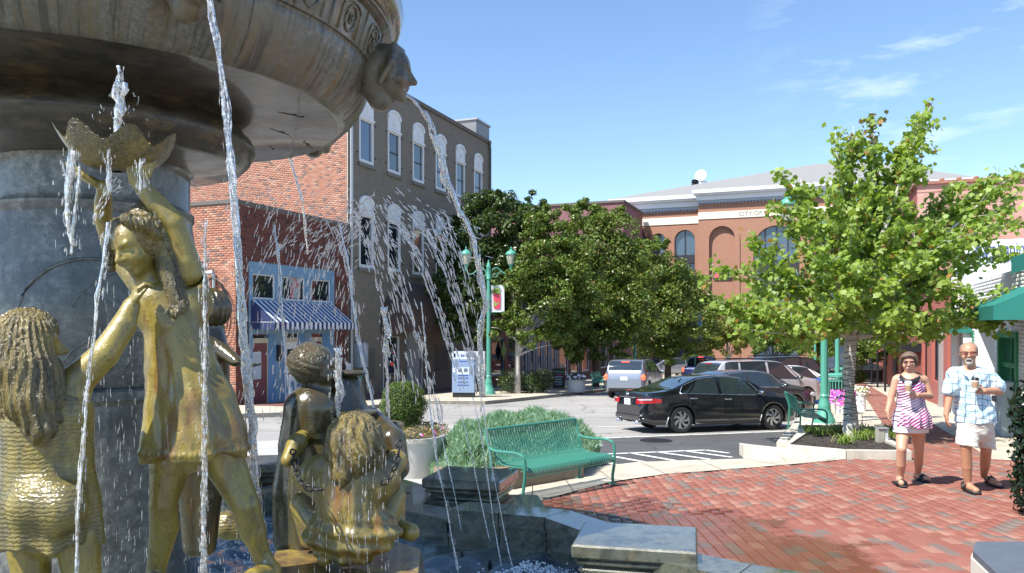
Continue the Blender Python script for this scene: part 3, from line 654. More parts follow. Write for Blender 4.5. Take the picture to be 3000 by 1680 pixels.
# ------------------------------------------------------------------ shops further along, mostly behind the trees
def simple_shop(name, label, u0, u1, zt, mat, posts, o=0.0, glassm=None, n_up=0, awn=None):
    t = thing(name, label, 'shop', tuple(FL.p((u0+u1)/2, o, gb(FL, (u0+u1)/2)))); g0 = gb(FL, (u0+u1)/2)-.6
    ops = []; nb = posts; w = (u1-u0)/nb
    for k in range(nb): ops.append((u0+k*w+.28, u0+(k+1)*w-.28, g0+.5 if k % 2 else g0+1.1, g0+3.4))
    up = []
    for k in range(n_up):
        c = u0+(k+.5)*(u1-u0)/n_up; up.append((c-.5, c+.5, g0+5.0, g0+6.9))
    mb = MB(); FL.wall(mb, u0, u1, g0-1, zt, ops+up, o, .2)
    mb.quad(FL.p(u0, o, zt-.3), FL.p(u1, o, zt-.3), FL.p(u1, -12, zt-.3), FL.p(u0, -12, zt-.3))
    for uu in (u0, u1): mb.quad(FL.p(uu, o, g0-1), FL.p(uu, -12, g0-1), FL.p(uu, -12, zt), FL.p(uu, o, zt))
    mb.build('wall', mat, t); mb = MB(); FL.bx(mb, u0-.02, u1+.02, o-.3, o+.1, zt-.02, zt+.13); mb.build('coping', m_cap, t)
    for a, b, c, d in ops+up:
        f = MB(); FL.bx(f, a, a+.08, o-.18, o-.08, c, d); FL.bx(f, b-.08, b, o-.18, o-.08, c, d); FL.bx(f, a, b, o-.18, o-.07, d-.08, d); FL.bx(f, a, b, o-.18, o-.07, c, c+.1)
        fo = f.build('window', m_white if n_up else m_bluep, t); g_ = MB(); FL.bx(g_, a+.08, b-.08, o-.18, o-.13, c+.1, d-.08); g_.build('pane', m_glass, fo)
    return t
uM = FL.u(1826)
m_dkbrick = M('dark_red_brick', (.19,.07,.055), .85, var=.3, sc=14, world=True, grime=.3)  # one even dark red for the brick
s1 = simple_shop('corner_shop', 'dark red brick shop front with a green diamond sign, right of the gray building', uGE+.02, uGE+5.2, 5.6, m_dkbrick, 2)
ds = MB(); u = FL.u(1473); zc = FL.z(1473, 1029); plate(FL, ds, [(u, zc-.62), (u+.42, zc), (u, zc+.62), (u-.42, zc)], .03, .07); o = ds.build('diamond_sign', M('sign_green', (.16,.26,.05), .6)); tag(o, 'green diamond shaped sign on the dark brick shop wall', 'sign')
s2 = simple_shop('slate_shop', 'slate blue shop front with tall white framed windows under the trees', uGE+5.22, uGE+13, 6.6, M('slate_paint', (.17,.19,.23), .7, world=True), 5, n_up=3)
s3 = simple_shop('brown_shop', 'brown brick shop front at the far end beneath the dark trees', uGE+13.02, uM-.02, 7.4, M('brown_brick', (.17,.10,.075), .85, var=.25, sc=12, world=True), 7, n_up=5)
zm = FL.z(1825, 592)
mar = thing('maroon_building', 'tall maroon painted brick building whose blank sunlit side rises above the trees', 'building', tuple(FL.p(uM+4, 0, gb(FL, uM))))
FM = Fr(FL.p(uM, 0, 0), SIDEd, SIDEn); mb = MB(); FM.wall(mb, -20, 0, -4, zm); FL.wall(mb, uM, uM+9, -4, zm, [], 0); mb.quad(FL.p(uM, 0, zm-.3), FL.p(uM+9, 0, zm-.3), FL.p(uM+9, -20, zm-.3), FL.p(uM, -20, zm-.3))
q = N('maroon_brick'); v = q.coord('World'); bt = q.n('ShaderNodeTexBrick'); mpv = q.n('ShaderNodeCombineXYZ'); dt = q.n('ShaderNodeVectorMath', operation='DOT_PRODUCT'); q.l(v, dt.inputs[0]); dt.inputs[1].default_value = (SIDEd[0], SIDEd[1], 0)
sx = q.n('ShaderNodeSeparateXYZ'); q.l(v, sx.inputs[0]); q.l(dt.outputs['Value'], mpv.inputs[0]); q.l(sx.outputs[2], mpv.inputs[1]); q.l(mpv.outputs[0], bt.inputs['Vector'])
for a, b in (('Scale', 1.), ('Brick Width', .22), ('Row Height', .075), ('Mortar Size', .008)): bt.inputs[a].default_value = b
bt.inputs['Color1'].default_value = (.24,.105,.12,1); bt.inputs['Color2'].default_value = (.21,.09,.10,1); bt.inputs['Mortar'].default_value = (.17,.08,.09,1)
q.set(Base_Color=q.mix(q.math('MULTIPLY', q.ramp(q.noise(v, .5, 6), .4, .7), .35), bt.outputs['Color'], (.28,.14,.15)), Roughness=.8)
mb.build('wall', q.m, mar); mb = MB(); FM.bx(mb, -20, .15, -.4, .15, zm, zm+.22); FL.bx(mb, uM-.1, uM+9, -.4, .15, zm+.003, zm+.2); mb.build('coping', m_cap, mar)
td = MB(); FL.bx(td, uM+9.02, uM+17, -16, 0, -5, zm-2.2); o = td.build('wall', M('grey_tarp', (.055,.058,.065), .7, var=.3, sc=.8, bump=.5, bsc=2, world=True)); 
tb = thing('tarped_building', 'lower building with a dark grey sheeted wall beside the maroon building', 'building', tuple(FL.p(uM+12, 0, -2))); o.parent = tb; o.matrix_parent_inverse = wm(tb).inverted()
mb = MB(); FL.bx(mb, uM+9.02, uM+17.1, -16, .12, zm-2.2, zm-2.0); mb.build('coping', m_black, tb)

# ------------------------------------------------------------------ city hall
CH = Fr((18.5, 85.0), SIDEd, SIDEn)
hall = thing('city_hall', 'wide orange brick city hall with white cornice and tall arched windows', 'city hall', tuple(CH.p(0, 0, gz(85))))
def brick_tex(name, c1, c2, cm, ax, wet=0):
    q = N(name); v = q.coord('World'); bt = q.n('ShaderNodeTexBrick'); cv = q.n('ShaderNodeCombineXYZ'); dt = q.n('ShaderNodeVectorMath', operation='DOT_PRODUCT'); q.l(v, dt.inputs[0]); dt.inputs[1].default_value = (*ax, 0)
    sx = q.n('ShaderNodeSeparateXYZ'); q.l(v, sx.inputs[0]); q.l(dt.outputs['Value'], cv.inputs[0]); q.l(sx.outputs[2], cv.inputs[1]); q.l(cv.outputs[0], bt.inputs['Vector'])
    for a, b in (('Scale', 1.), ('Brick Width', .23), ('Row Height', .078), ('Mortar Size', .010)): bt.inputs[a].default_value = b
    bt.inputs['Color1'].default_value = (*c1, 1); bt.inputs['Color2'].default_value = (*c2, 1); bt.inputs['Mortar'].default_value = (*cm, 1)
    q.set(Base_Color=q.mix(q.math('MULTIPLY', q.ramp(q.noise(v, .25, 7, .65), .4, .75), .4), bt.outputs['Color'], tuple(x*.75 for x in c1)), Roughness=.85); return q.m
m_hall = brick_tex('orange_brick', (.36,.17,.105), (.31,.14,.085), (.34,.21,.155), SIDEd)
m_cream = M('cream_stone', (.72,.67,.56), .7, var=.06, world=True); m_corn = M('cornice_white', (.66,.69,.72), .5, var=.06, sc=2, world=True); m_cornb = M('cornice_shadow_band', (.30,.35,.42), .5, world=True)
m_hg = glassy('hall_glass', (.05,.08,.12), .08); m_roof = M('grey_shingle', (.235,.235,.23), .9, var=.18, sc=30, world=True, grime=.2)
pxu = lambda px: CH.u(px)
PJ = 1.6                               # the middle block stands forward
uL, uP, uE = pxu(1800), CH.u(2046, PJ), CH.u(2660, PJ)
uR = pxu(2837); FP = Fr(CH.p(0, PJ, 0), SIDEd, SIDEn)
zc0 = CH.z(2046, 573); zcb = CH.z(2046, 614); zb1_, zb0_ = CH.z(2046, 634), CH.z(2046, 655)
Zc = FP.z(2046, 561); Zcb = FP.z(2046, 597); Zb1, Zb0 = FP.z(2046, 624), FP.z(2046, 644)
archL = [(pxu(1868), pxu(1900)), (pxu(1907), pxu(1951)), (pxu(1977), pxu(2036))]
zbase = -6
def arched_wall(fr, mb, u0, u1, z0, z1, arches, rev=.35, nseg=10):
    """wall with arched openings; arches: (ua, ub, zspring)"""
    cur = u0
    for ua, ub, zs, zb in arches:
        mb.quad(fr.p(cur, 0, z0), fr.p(ua, 0, z0), fr.p(ua, 0, z1), fr.p(cur, 0, z1))
        r = (ub-ua)/2; c = (ua+ub)/2
        A = [(c-r*math.cos(math.pi*i/nseg), zs+r*math.sin(math.pi*i/nseg)) for i in range(nseg+1)]
        for i in range(nseg):
            (xa, za), (xb, zb_) = A[i], A[i+1]
            mb.quad(fr.p(xa, 0, za), fr.p(xb, 0, zb_), fr.p(xb, 0, z1), fr.p(xa, 0, z1)); mb.quad(fr.p(xa, 0, za), fr.p(xa, -rev, za), fr.p(xb, -rev, zb_), fr.p(xb, 0, zb_))
        for x in (ua, ub): mb.quad(fr.p(x, 0, zb), fr.p(x, -rev, zb), fr.p(x, -rev, zs), fr.p(x, 0, zs))
        if zb > z0: mb.quad(fr.p(ua, 0, z0), fr.p(ub, 0, z0), fr.p(ub, 0, zb), fr.p(ua, 0, zb)); mb.quad(fr.p(ua, 0, zb), fr.p(ub, 0, zb), fr.p(ub, -rev, zb), fr.p(ua, -rev, zb))
        cur = ub
    mb.quad(fr.p(cur, 0, z0), fr.p(u1, 0, z0), fr.p(u1, 0, z1), fr.p(cur, 0, z1))
zsL = CH.z(2006, 704); zsP = FP.z(2110, 700)
aL = [(a, b, zsL+(0), zbase+1) for a, b in archL]
bl = (FP.u(2078), FP.u(2153)); w3 = (FP.u(2208), FP.u(2342)); w4 = (FP.u(2395), FP.u(2500)); w5 = (FP.u(2545), FP.u(2615))
zs3 = FP.z(2275, 725)
mb = MB(); arched_wall(CH, mb, uL, uP, zbase, zc0, aL); arched_wall(FP, mb, uP, uE, zbase, Zc, [(*bl, zsP, zbase+1), (*w3, zs3, zbase+1), (*w4, zs3, zbase+1), (*w5, zsP, zbase+1)])
mb.quad(CH.p(uP, 0, zbase), CH.p(uP, PJ, zbase), CH.p(uP, PJ, Zc), CH.p(uP, 0, Zc)); arched_wall(CH, mb, uE, uR, zbase, zc0, [])
mb.quad(CH.p(uL, 0, zbase), CH.p(uL, -30, zbase), CH.p(uL, -30, zc0), CH.p(uL, 0, zc0)); mb.quad(CH.p(uR, 0, zbase), CH.p(uR, -30, zbase), CH.p(uR, -30, zc0), CH.p(uR, 0, zc0))
mb.build('wall', m_hall, hall)
bw_ = MB(); FP.bx(bw_, bl[0], bl[1], -.5, -.32, zbase, zsP+2.2); bw_.build('blind_arch', m_hall, hall)
def ringarch(fr, name, a, b, zs, wd, z0):
    mb = MB(); r = (b-a)/2; c = (a+b)/2; n_ = 12
    P1 = [(c-(r+wd)*math.cos(math.pi*i/n_), zs+(r+wd)*math.sin(math.pi*i/n_)) for i in range(n_+1)]; P2 = [(c-(r+.02)*math.cos(math.pi*i/n_), zs+(r+.02)*math.sin(math.pi*i/n_)) for i in range(n_+1)]
    for i in range(n_): plate(fr, mb, [P1[i], P2[i], P2[i+1], P1[i+1]][::-1], 0, .12)
    fr.bx(mb, a-wd, a-.02, 0, .12, z0, zs); fr.bx(mb, b+.02, b+wd, 0, .12, z0, zs); mb.build(name, m_hall, hall)
for fr, (a, b), zs in [(CH, x, zsL) for x in archL]+[(FP, bl, zsP), (FP, w3, zs3), (FP, w4, zs3), (FP, w5, zsP)]: ringarch(fr, 'arch_moulding', a, b, zs, .5, zbase)
for fr, (a, b), zs in [(CH, x, zsL) for x in archL]+[(FP, w3, zs3), (FP, w4, zs3), (FP, w5, zsP)]:
    g_ = MB(); fr.bx(g_, a, b, -.36, -.30, zbase, zs+(b-a)/2+.05); wo_ = g_.build('window', m_hg, hall)
    k = MB(); nm = 2 if b-a < 3 else 4
    for i in range(1, nm): fr.bx(k, a+(b-a)*i/nm-.06, a+(b-a)*i/nm+.06, -.3, -.2, zbase, zs+(b-a)/2)
    zsp = zs-1.6; fr.bx(k, a, b, -.3, -.24, zsp-.9, zsp); k.build('mullion', M('bronze_metal', (.06,.055,.06), .4, .5), wo_)
for fr, ua, ub, zt_, zb_, z1_, z0_ in ((CH, uL, uP, zc0, zcb, zb1_, zb0_), (FP, uP, uE, Zc, Zcb, Zb1, Zb0), (CH, uE, uR, zc0, zcb, zb1_, zb0_)):
    c = MB(); h = zt_-zb_
    fr.bx(c, ua-.5, ub+.5, -.1, .95, zt_-.28*h, zt_); fr.bx(c, ua-.3, ub+.3, -.1, .75, zt_-.42*h, zt_-.28*h); fr.bx(c, ua-.15, ub+.15, -.05, .42, zt_-.80*h, zt_-.42*h); c.build('cornice', m_corn, hall)
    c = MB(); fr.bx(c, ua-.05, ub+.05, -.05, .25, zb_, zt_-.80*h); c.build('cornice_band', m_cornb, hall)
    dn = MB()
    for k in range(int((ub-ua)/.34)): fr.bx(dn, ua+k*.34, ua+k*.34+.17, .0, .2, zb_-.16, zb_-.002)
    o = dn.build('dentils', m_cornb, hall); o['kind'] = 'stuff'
    c = MB(); fr.bx(c, ua-.02, ub+.02, 0, .08, z0_, z1_); c.build('stone_band', m_cream, hall)
text_on(FP, 'CITY OF C', FP.u(2207), .1, (Zb0+Zb1)/2, .62, M('letter_grey', (.28,.25,.22), .6), hall)
# hipped roof
zr0 = zc0+.02; rA, rB = CH.p(uL-.6, .8, zr0), CH.p(uR+.5, .8, zr0); rC, rD = CH.p(uR+.5, -30, zr0), CH.p(uL-.6, -30, zr0)
pk1 = CH.p(CH.u(2350)+1.2, -13, CH.z(2262, 520)+3.6); pk2 = CH.p(CH.u(2420)+5, -13, CH.z(2262, 520)+3.4)
mb = MB(); mb.poly([rA, rB, pk2, pk1]); mb.poly([rB, rC, pk2]); mb.poly([rC, rD, pk1, pk2]); mb.poly([rD, rA, pk1]); mb.build('roof', m_roof, hall)
# dish and vent on the roof
dY = 93.0
dd = thing('satellite_dish', 'white round satellite dish standing on the grey city hall roof', 'satellite dish', tuple(W(2055, 545, dY)))
rt = Vector((-.5, -.86, .25)).to_track_quat('Z', 'Y').to_matrix()
mb = MB(); mb.lathe([(0, .0), (.35, .03), (.6, .12), (.72, .22), (.70, .26), (.58, .17), (.3, .08), (0, .05)], 20, tuple(W(2054, 517, dY)), rot=rt); mb.build('reflector', m_white, dd, True)
mb = MB(); mb.tube([W(2055, 530, dY), W(2057, 560, dY)], .1, 6); mb.box(W(2059, 538, dY), (.9, .6, .5), bev=.08); mb.build('mount', m_white, dd)
vt = thing('roof_vent', 'black finned roof vent pipe left of the satellite dish', 'vent', tuple(W(2036, 545, dY)))
mb = MB(); mb.lathe([(.28, -1.0), (.28, 0), (.42, .02), (.42, .1), (.3, .14), (.45, .3), (.45, .38), (.3, .42), (.42, .55), (.2, .62), (0, .62)], 14, tuple(W(2036, 542, dY))); mb.build('cowl', m_black, vt, 30)
sg = MB(); a, b = FP.u(2088), FP.u(2142); FP.bx(sg, a, b, -.3, -.1, FP.z(2100, 816), FP.z(2100, 800)); so_ = sg.build('blue_sign', M('sign_navy', (.02,.03,.14), .4)); so_2 = tag(so_, 'small navy wall sign with a red and white emblem in the blind arch', 'sign')
mb = MB(); FP.bx(mb, a+.12, a+.75, -.1, -.08, FP.z(2100, 814), FP.z(2100, 802)); mb.build('emblem', M('emblem_red', (.6,.12,.12), .5), so_)
an = MB(); an.tube([W(2410, 530, 92), W(2410, 492, 92)], [.06, .03], 5); an.box(W(2410, 500, 92), (.35, .1, .25)); o = an.build('antenna', m_white); tag(o, 'thin white antenna mast on the city hall roof ridge', 'antenna')
# ------------------------------------------------------------------ vehicles
m_tyre = M('tyre_rubber', (.018,.018,.019), .8, var=.2); m_chrome = M('chrome', (.75,.75,.76), .12, 1.0, var=.03); m_alloy = M('alloy', (.62,.62,.63), .25, .85, var=.05)
m_carglass = glassy('car_glass', (.022,.032,.038), .03); m_trim = M('black_trim', (.015,.015,.016), .5, var=.1)
m_red = N('tail_red').set(Base_Color=(.42,.012,.02), Roughness=.12, Coat_Weight=.5).m
q = N('brake_lit'); q.set(Base_Color=(.7,.05,.03), Roughness=.2, Emission_Color=(1,.10,.04,1), Emission_Strength=1.6); m_brake = q.m
m_lens = N('clear_lens').set(Base_Color=(.5,.5,.52), Roughness=.1, Coat_Weight=.6).m; m_amber = N('amber_lens').set(Base_Color=(.75,.25,.04), Roughness=.15).m
m_plate = M('plate_white', (.66,.68,.70), .5, var=.12, sc=18)
def paint(name, col, metal=.0, rough=.22):
    q = N(name); v = q.coord('Object'); c = q.mix(q.noise(v, 900, 2), tuple(x*.92 for x in col), tuple(x*1.08 for x in col))
    dust = q.ramp(q.n('ShaderNodeSeparateXYZ') and q.noise(q.mapv(v, (1,1,3)), 1.6, 6), .4, .8)
    q.set(Base_Color=q.mix(q.math('MULTIPLY', dust, .012 if sum(col) < .1 else .05), c, (.3,.28,.25)), Roughness=rough, Metallic=metal, Coat_Weight=1.0); q.b.inputs['Coat Roughness'].default_value = .03; return q.m
PROF = {  # x fraction of length (rear -.5 .. front .5): silhouette height, belt height, half width
 'sedan': dict(L=4.85, H=1.46, WB=2.77, R=.335, xw=(-1.36, 1.41), top=[(-.5,.60),(-.495,.93),(-.47,1.02),(-.37,1.07),(-.32,1.11),(-.17,1.40),(-.05,1.46),(.06,1.45),(.13,1.38),(.245,1.07),(.27,1.02),(.38,.93),(.45,.83),(.485,.70),(.5,.52)],
    belt=[(-.5,.58),(-.48,.90),(-.3,.98),(0,.93),(.24,.90),(.4,.82),(.47,.72),(.5,.50)], wid=[(-.5,.62),(-.47,.82),(-.4,.90),(-.2,.92),(.2,.92),(.38,.89),(.45,.78),(.485,.62),(.5,.40)], tum=.42,
    win=[(-.285,-.245,-.18,-.185),(-.235,-.055,-.17,-.055),(-.035,.205,-.035,.115)], ws=(.115,.245), rs=(-.345,-.165)),
 'suv': dict(L=4.7, H=1.70, WB=2.75, R=.37, xw=(-1.38, 1.37), top=[(-.5,.70),(-.49,1.10),(-.47,1.30),(-.43,1.60),(-.38,1.68),(-.1,1.72),(.05,1.69),(.12,1.60),(.255,1.16),(.28,1.12),(.40,1.02),(.46,.92),(.49,.75),(.5,.55)],
    belt=[(-.5,.70),(-.48,1.10),(-.4,1.16),(0,1.06),(.24,1.02),(.4,.94),(.47,.80),(.5,.52)], wid=[(-.5,.72),(-.48,.86),(-.42,.92),(-.2,.94),(.2,.94),(.38,.91),(.45,.80),(.485,.64),(.5,.42)], tum=.30,
    win=[(-.42,-.30,-.40,-.29),(-.28,-.055,-.275,-.055),(-.035,.215,-.035,.105)], ws=(.105,.255), rs=(-.475,-.42)),
 'pickup': dict(L=5.6, H=1.85, WB=3.4, R=.39, xw=(-1.6, 1.8), top=[(-.5,.75),(-.495,1.15),(-.15,1.17),(-.145,1.30),(-.12,1.75),(-.08,1.84),(.06,1.84),(.10,1.76),(.19,1.28),(.21,1.22),(.42,1.14),(.47,1.02),(.5,.7)],
    belt=[(-.5,.75),(-.49,1.12),(-.1,1.14),(.2,1.12),(.42,1.05),(.5,.66)], wid=[(-.5,.90),(-.47,.95),(-.2,.96),(.3,.96),(.42,.92),(.48,.78),(.5,.6)], tum=.22,
    win=[(-.125,-.03,-.115,-.03),(-.015,.15,-.015,.085)], ws=(.085,.19), rs=(-.148,-.118)),
}
def wheel_parts(Rw, style):
    ty = MB(); w = .105
    ty.lathe([(Rw*.66,-w*.8),(Rw*.72,-w),(Rw*.93,-w),(Rw*.985,-w*.8),(Rw,-w*.4),(Rw,w*.4),(Rw*.985,w*.8),(Rw*.93,w),(Rw*.72,w),(Rw*.66,w*.8)], 28, rot=rotm('X', 90), caps=False)
    bk = MB(); bk.lathe([(0,.02),(Rw*.67,.02),(Rw*.68,.085),(Rw*.70,.09),(Rw*.70,-.08)], 28, rot=rotm('X', 90), caps=False)
    sp = MB()
    sp.lathe([(Rw*.64,.082),(Rw*.705,.088),(Rw*.705,.06),(Rw*.64,.06)], 28, rot=rotm('X', 90), caps=False); sp.lathe([(0,.085),(Rw*.12,.082),(Rw*.14,.06)], 12, rot=rotm('X', 90))
    ns = {'swirl': 7, 'five': 5, 'ten': 10}[style]; wd = {'swirl': .16, 'five': .17, 'ten': .07}[style]
    for k in range(ns):
        a0 = 2*math.pi*k/ns; V = []
        for j in range(5):
            t = j/4; rr = Rw*(.10+.56*t); a = a0+(.55*t if style == 'swirl' else 0); h = Rw*wd*(.5 if style != 'swirl' else (.35+.55*t))*(1 if t else .9)
            dx, dz = math.cos(a), math.sin(a)
            for sg in (-1, 1): V.append((rr*dx-sg*h*dz, -(.078+.006*(1-t)), rr*dz+sg*h*dx))
            for sg in (-1, 1): V.append((rr*dx-sg*h*dz, -.03, rr*dz+sg*h*dx))
        fs = []
        for j in range(4):
            b = j*4; c = b+4
            fs += [(b, b+1, c+1, c), (b, c, c+2, b+2), (b+1, b+3, c+3, c+1)]
        sp.add(V, fs)
    return ty.mesh('tyre', m_tyre, 40), bk.mesh('wheel_disc', m_trim, 40), sp.mesh('rim', m_alloy, 30)
_wh = {}
def car(name, label, cat, kind, pm, x, y, hd, scale=1., style='ten', brake=False, group=None, detail=1, ghp=None, topadd=0):
    P = PROF[kind]; L = P['L']; Rw = P['R']
    t = thing(name, label, cat, group=group)
    tp = lambda X: np.interp(X/L, *zip(*P['top'])); bp = lambda X: np.interp(X/L, *zip(*P['belt'])); wp_ = lambda X: np.interp(X/L, *zip(*P['wid']))
    def sm(f, X, s=.05): return sum(f(np.clip(X+d*s, -L/2, L/2))*w for d, w in ((-2,.1),(-1,.2),(0,.4),(1,.2),(2,.1)))
    st = list(np.linspace(-L/2, L/2, 46))+[-L/2+.02, L/2-.02, -L/2+.06, L/2-.06]
    Ra = Rw*1.14
    for xw in P['xw']:
        st = [s for s in st if abs(s-xw) > Ra+.01]+[xw+Ra*math.cos(a) for a in np.linspace(0, math.pi, 15)]
    st = np.array(sorted(st)); TP, BP, WP = sm(tp, st), sm(bp, st, .04), sm(wp_, st, .04)
    TP = np.maximum(TP, BP+.015)
    sill = .20 if kind == 'sedan' else .28
    def zlow(X):
        z = sill+(.10*max(0, (abs(X)-L/2+.35)/.35) if abs(X) > L/2-.35 else 0)
        for xw in P['xw']:
            if abs(X-xw) < Ra: z = max(z, Rw+math.sqrt(max(0, Ra*Ra-(X-xw)**2)))
        return z
    tt = P['tum']
    def side(X, z):
        w = float(np.interp(X, st, WP)); b = float(np.interp(X, st, BP)); 
        if z <= b: 
            u = (z-sill)/(b-sill); return w*(1-.10*abs(u-.55)**2.2*3.2*(.35 if u > .55 else .75))-.012*math.exp(-((u-.62)/.05)**2)
        return w*(1-.10*.45**2.2*3.2*.35)-.02-(z-b)*tt
    rows = []
    for i, X in enumerate(st):
        zl, b, T = zlow(X), BP[i], TP[i]; h = T-b; zl = min(zl, b-.03)
        col = [(WP[i]-.30, zl+.0), (side(X, zl)-.015, zl)]+[(side(X, zl+(b-zl)*k/7), zl+(b-zl)*k/7) for k in range(1, 8)]
        ys = side(X, b+1e-4); col.append((ys, b+.002))
        for k in range(1, 4): col.append((ys-h*.88*k/3*tt, b+h*.88*k/3))
        ys = ys-h*.88*tt; col += [(ys-.05, b+.955*h), (ys*.62, b+h*.99), (0, T)]
        rows.append([(max(0, a), c) for a, c in col])
    n = len(rows[0]); m = len(st); mb = MB()
    for sg in (-1, 1):
        V = [(X, sg*a, c) for X, r_ in zip(st, rows) for a, c in r_]
        fs = []
        for i in range(m-1):
            for k in range(n-1):
                f = (i*n+k, (i+1)*n+k, (i+1)*n+k+1, i*n+k+1); fs.append(f if sg < 0 else f[::-1])
        mb.add(V, fs)
    for i in (0, m-1): mb.poly([(st[i], -a, c) for a, c in rows[i]]+[(st[i], a, c) for a, c in rows[i][::-1]])
    body = mb.build('body', pm, t, 35, local=True)
    ub = MB(); ub.box((0, 0, .42), (L*.86, 1.2, .36)); 
    for xw in P['xw']: ub.box((xw, 0, .52), (.75, 1.3, .5))
    ub.build('underbody', m_trim, t, local=True)
    # panes on the sides
    def pane(xa0, xb0, xa1, xb1, sg, off=.007):
        g = MB(); V = []; NX, NZ = 8, 4
        for i in range(NX+1):
            for j in range(NZ+1):
                s_, q_ = i/NX, j/NZ; X = (xa0+(xb0-xa0)*s_)*(1-q_)+(xa1+(xb1-xa1)*s_)*q_; X *= L
                b, T = float(np.interp(X, st, BP)), float(np.interp(X, st, TP)); zb = b+.03; zt_ = b+(T-b)*.90-.01; z = zb+(max(zt_, zb+.01)-zb)*q_
                V.append((X, sg*(side(X, z)+off), z))
        fs = [(i*(NZ+1)+j, (i+1)*(NZ+1)+j, (i+1)*(NZ+1)+j+1, i*(NZ+1)+j+1) for i in range(NX) for j in range(NZ)]
        g.add(V, [f if sg < 0 else f[::-1] for f in fs]); return g
    for w_ in P['win']:
        for sg in (-1, 1): pane(*w_, sg).build('side_window', m_carglass, t, True, local=True)
    def topz(X, yy):
        b, T = float(np.interp(X, st, BP)), float(np.interp(X, st, TP)); h = T-b; y0 = side(X, b+1e-4)-h*.88*tt
        return float(np.interp(abs(yy), [0, y0*.62, y0-.05, y0, y0+h*.88*tt], [T, b+h*.99, b+h*.955, b+h*.88, b])), y0
    for nm, (xa, xb) in (('windscreen', P['ws']), ('rear_window', P['rs'])):
        g = MB(); V = []; NX, NY = 8, 10
        for i in range(NX+1):
            X = (xa+(xb-xa)*i/NX)*L
            _, y0 = topz(X, 0)
            for j in range(NY+1):
                yy = (y0-.05)*(2*j/NY-1); z, _ = topz(X, yy); V.append((X+(.012 if nm == 'windscreen' else -.012), yy, z+.008))
        g.add(V, [(i*(NY+1)+j, (i+1)*(NY+1)+j, (i+1)*(NY+1)+j+1, i*(NY+1)+j+1) for i in range(NX) for j in range(NY)]); g.build(nm, m_carglass, t, True, local=True)
    # chrome or black line round the windows
    wl = MB(); xa, xb = P['win'][0][0]*L-.03, P['win'][-1][1]*L+.04
    xt0, xt1 = P['win'][0][2]*L-.02, P['win'][-1][3]*L+.02
    for sg in (-1, 1):
        lo = [Vector((X, sg*(side(X, float(np.interp(X, st, BP))+.02)+.008), float(np.interp(X, st, BP))+.022)) for X in np.linspace(xa, xb, 12)]
        hi = []
        for X in np.linspace(xb, xa, 22):
            b, T = float(np.interp(X, st, BP)), float(np.interp(X, st, TP)); u = 1
            z = b+(T-b)*.91; z = min(z, b+(xb-X)*1.1+.03 if X > xt1 else 9, b+(X-xa)*1.6+.03 if X < xt0 else 9); hi.append(Vector((X, sg*(side(X, z)+.008), z)))
        wl.tube(lo, .012, 5); wl.tube(hi, .010, 5)
    wl.build('window_trim', m_chrome if kind == 'sedan' else m_trim, t, True, local=True)
    sl_ = MB()
    for X in (P['win'][-1][0]*L-.02, P['win'][0][0]*L+.25, P['win'][-1][1]*L+.08):
        for sg in (-1, 1): sl_.tube([(X, sg*(side(X, z)+.001), z) for z in np.linspace(max(sill+.1, zlow(X)+.05), float(np.interp(X, st, BP)), 6)], .006, 4)
    sl_.build('door_gap', m_trim, t, local=True)
    rk = MB()
    for sg in (-1, 1): rk.tube([(X, sg*(side(X, sill+.02)-.0), sill+.02) for X in np.linspace(P['xw'][0]+Ra+.02, P['xw'][1]-Ra-.02, 8)], .035, 6)
    rk.build('side_skirt', m_trim, t, True, local=True)
    for xx in (P['win'][-1][0]*L+.16, P['win'][1][0]*L+.12 if len(P['win']) > 2 else P['win'][0][0]*L+.1):
        for sg in (-1, 1):
            z = float(np.interp(xx, st, BP))-.09; hb = MB(); yy = side(xx, z)
            hb.tube([(xx-.10, sg*(yy+.0), z), (xx-.08, sg*(yy+.03), z), (xx+.08, sg*(yy+.03), z), (xx+.10, sg*yy, z)], .014, 6); hb.build('door_handle', m_chrome if kind == 'sedan' and detail > 1 else pm, t, True, local=True)
    for sg in (-1, 1):
        xm = P['win'][-1][1]*L-.04; z = float(np.interp(xm, st, BP)); mr = MB(); yy = side(xm, z+.02)
        mr.ell((xm, sg*(yy+.16), z+.09), (.08, .12, .075)); mr.tube([(xm+.04, sg*(yy-.02), z+.02), (xm, sg*(yy+.1), z+.06)], .025, 6); mo = mr.build('wing_mirror', pm if detail > 1 else m_trim, t, True, local=True)
        gl = MB(); gl.ell((xm-.07, sg*(yy+.16), z+.09), (.015, .10, .06)); gl.build('mirror_glass', m_chrome, mo, True, local=True)
    # wheels
    key = (kind, style)
    if key not in _wh: _wh[key] = wheel_parts(Rw, style)
    for xw in P['xw']:
        for sg in (-1, 1):
            we = link('wheel', _wh[key][0], t, True); we.location = (xw, sg*(float(np.interp(xw, st, WP))-.13), Rw); we.rotation_euler = (0, random.uniform(0, 6), 0 if sg < 0 else math.pi)
            link('hub_backing', _wh[key][1], we, True); link('rim', _wh[key][2], we, True)
    # lamps
    yw = float(np.interp(-L/2+.12, st, WP)); zb_ = float(np.interp(-L/2+.1, st, BP))
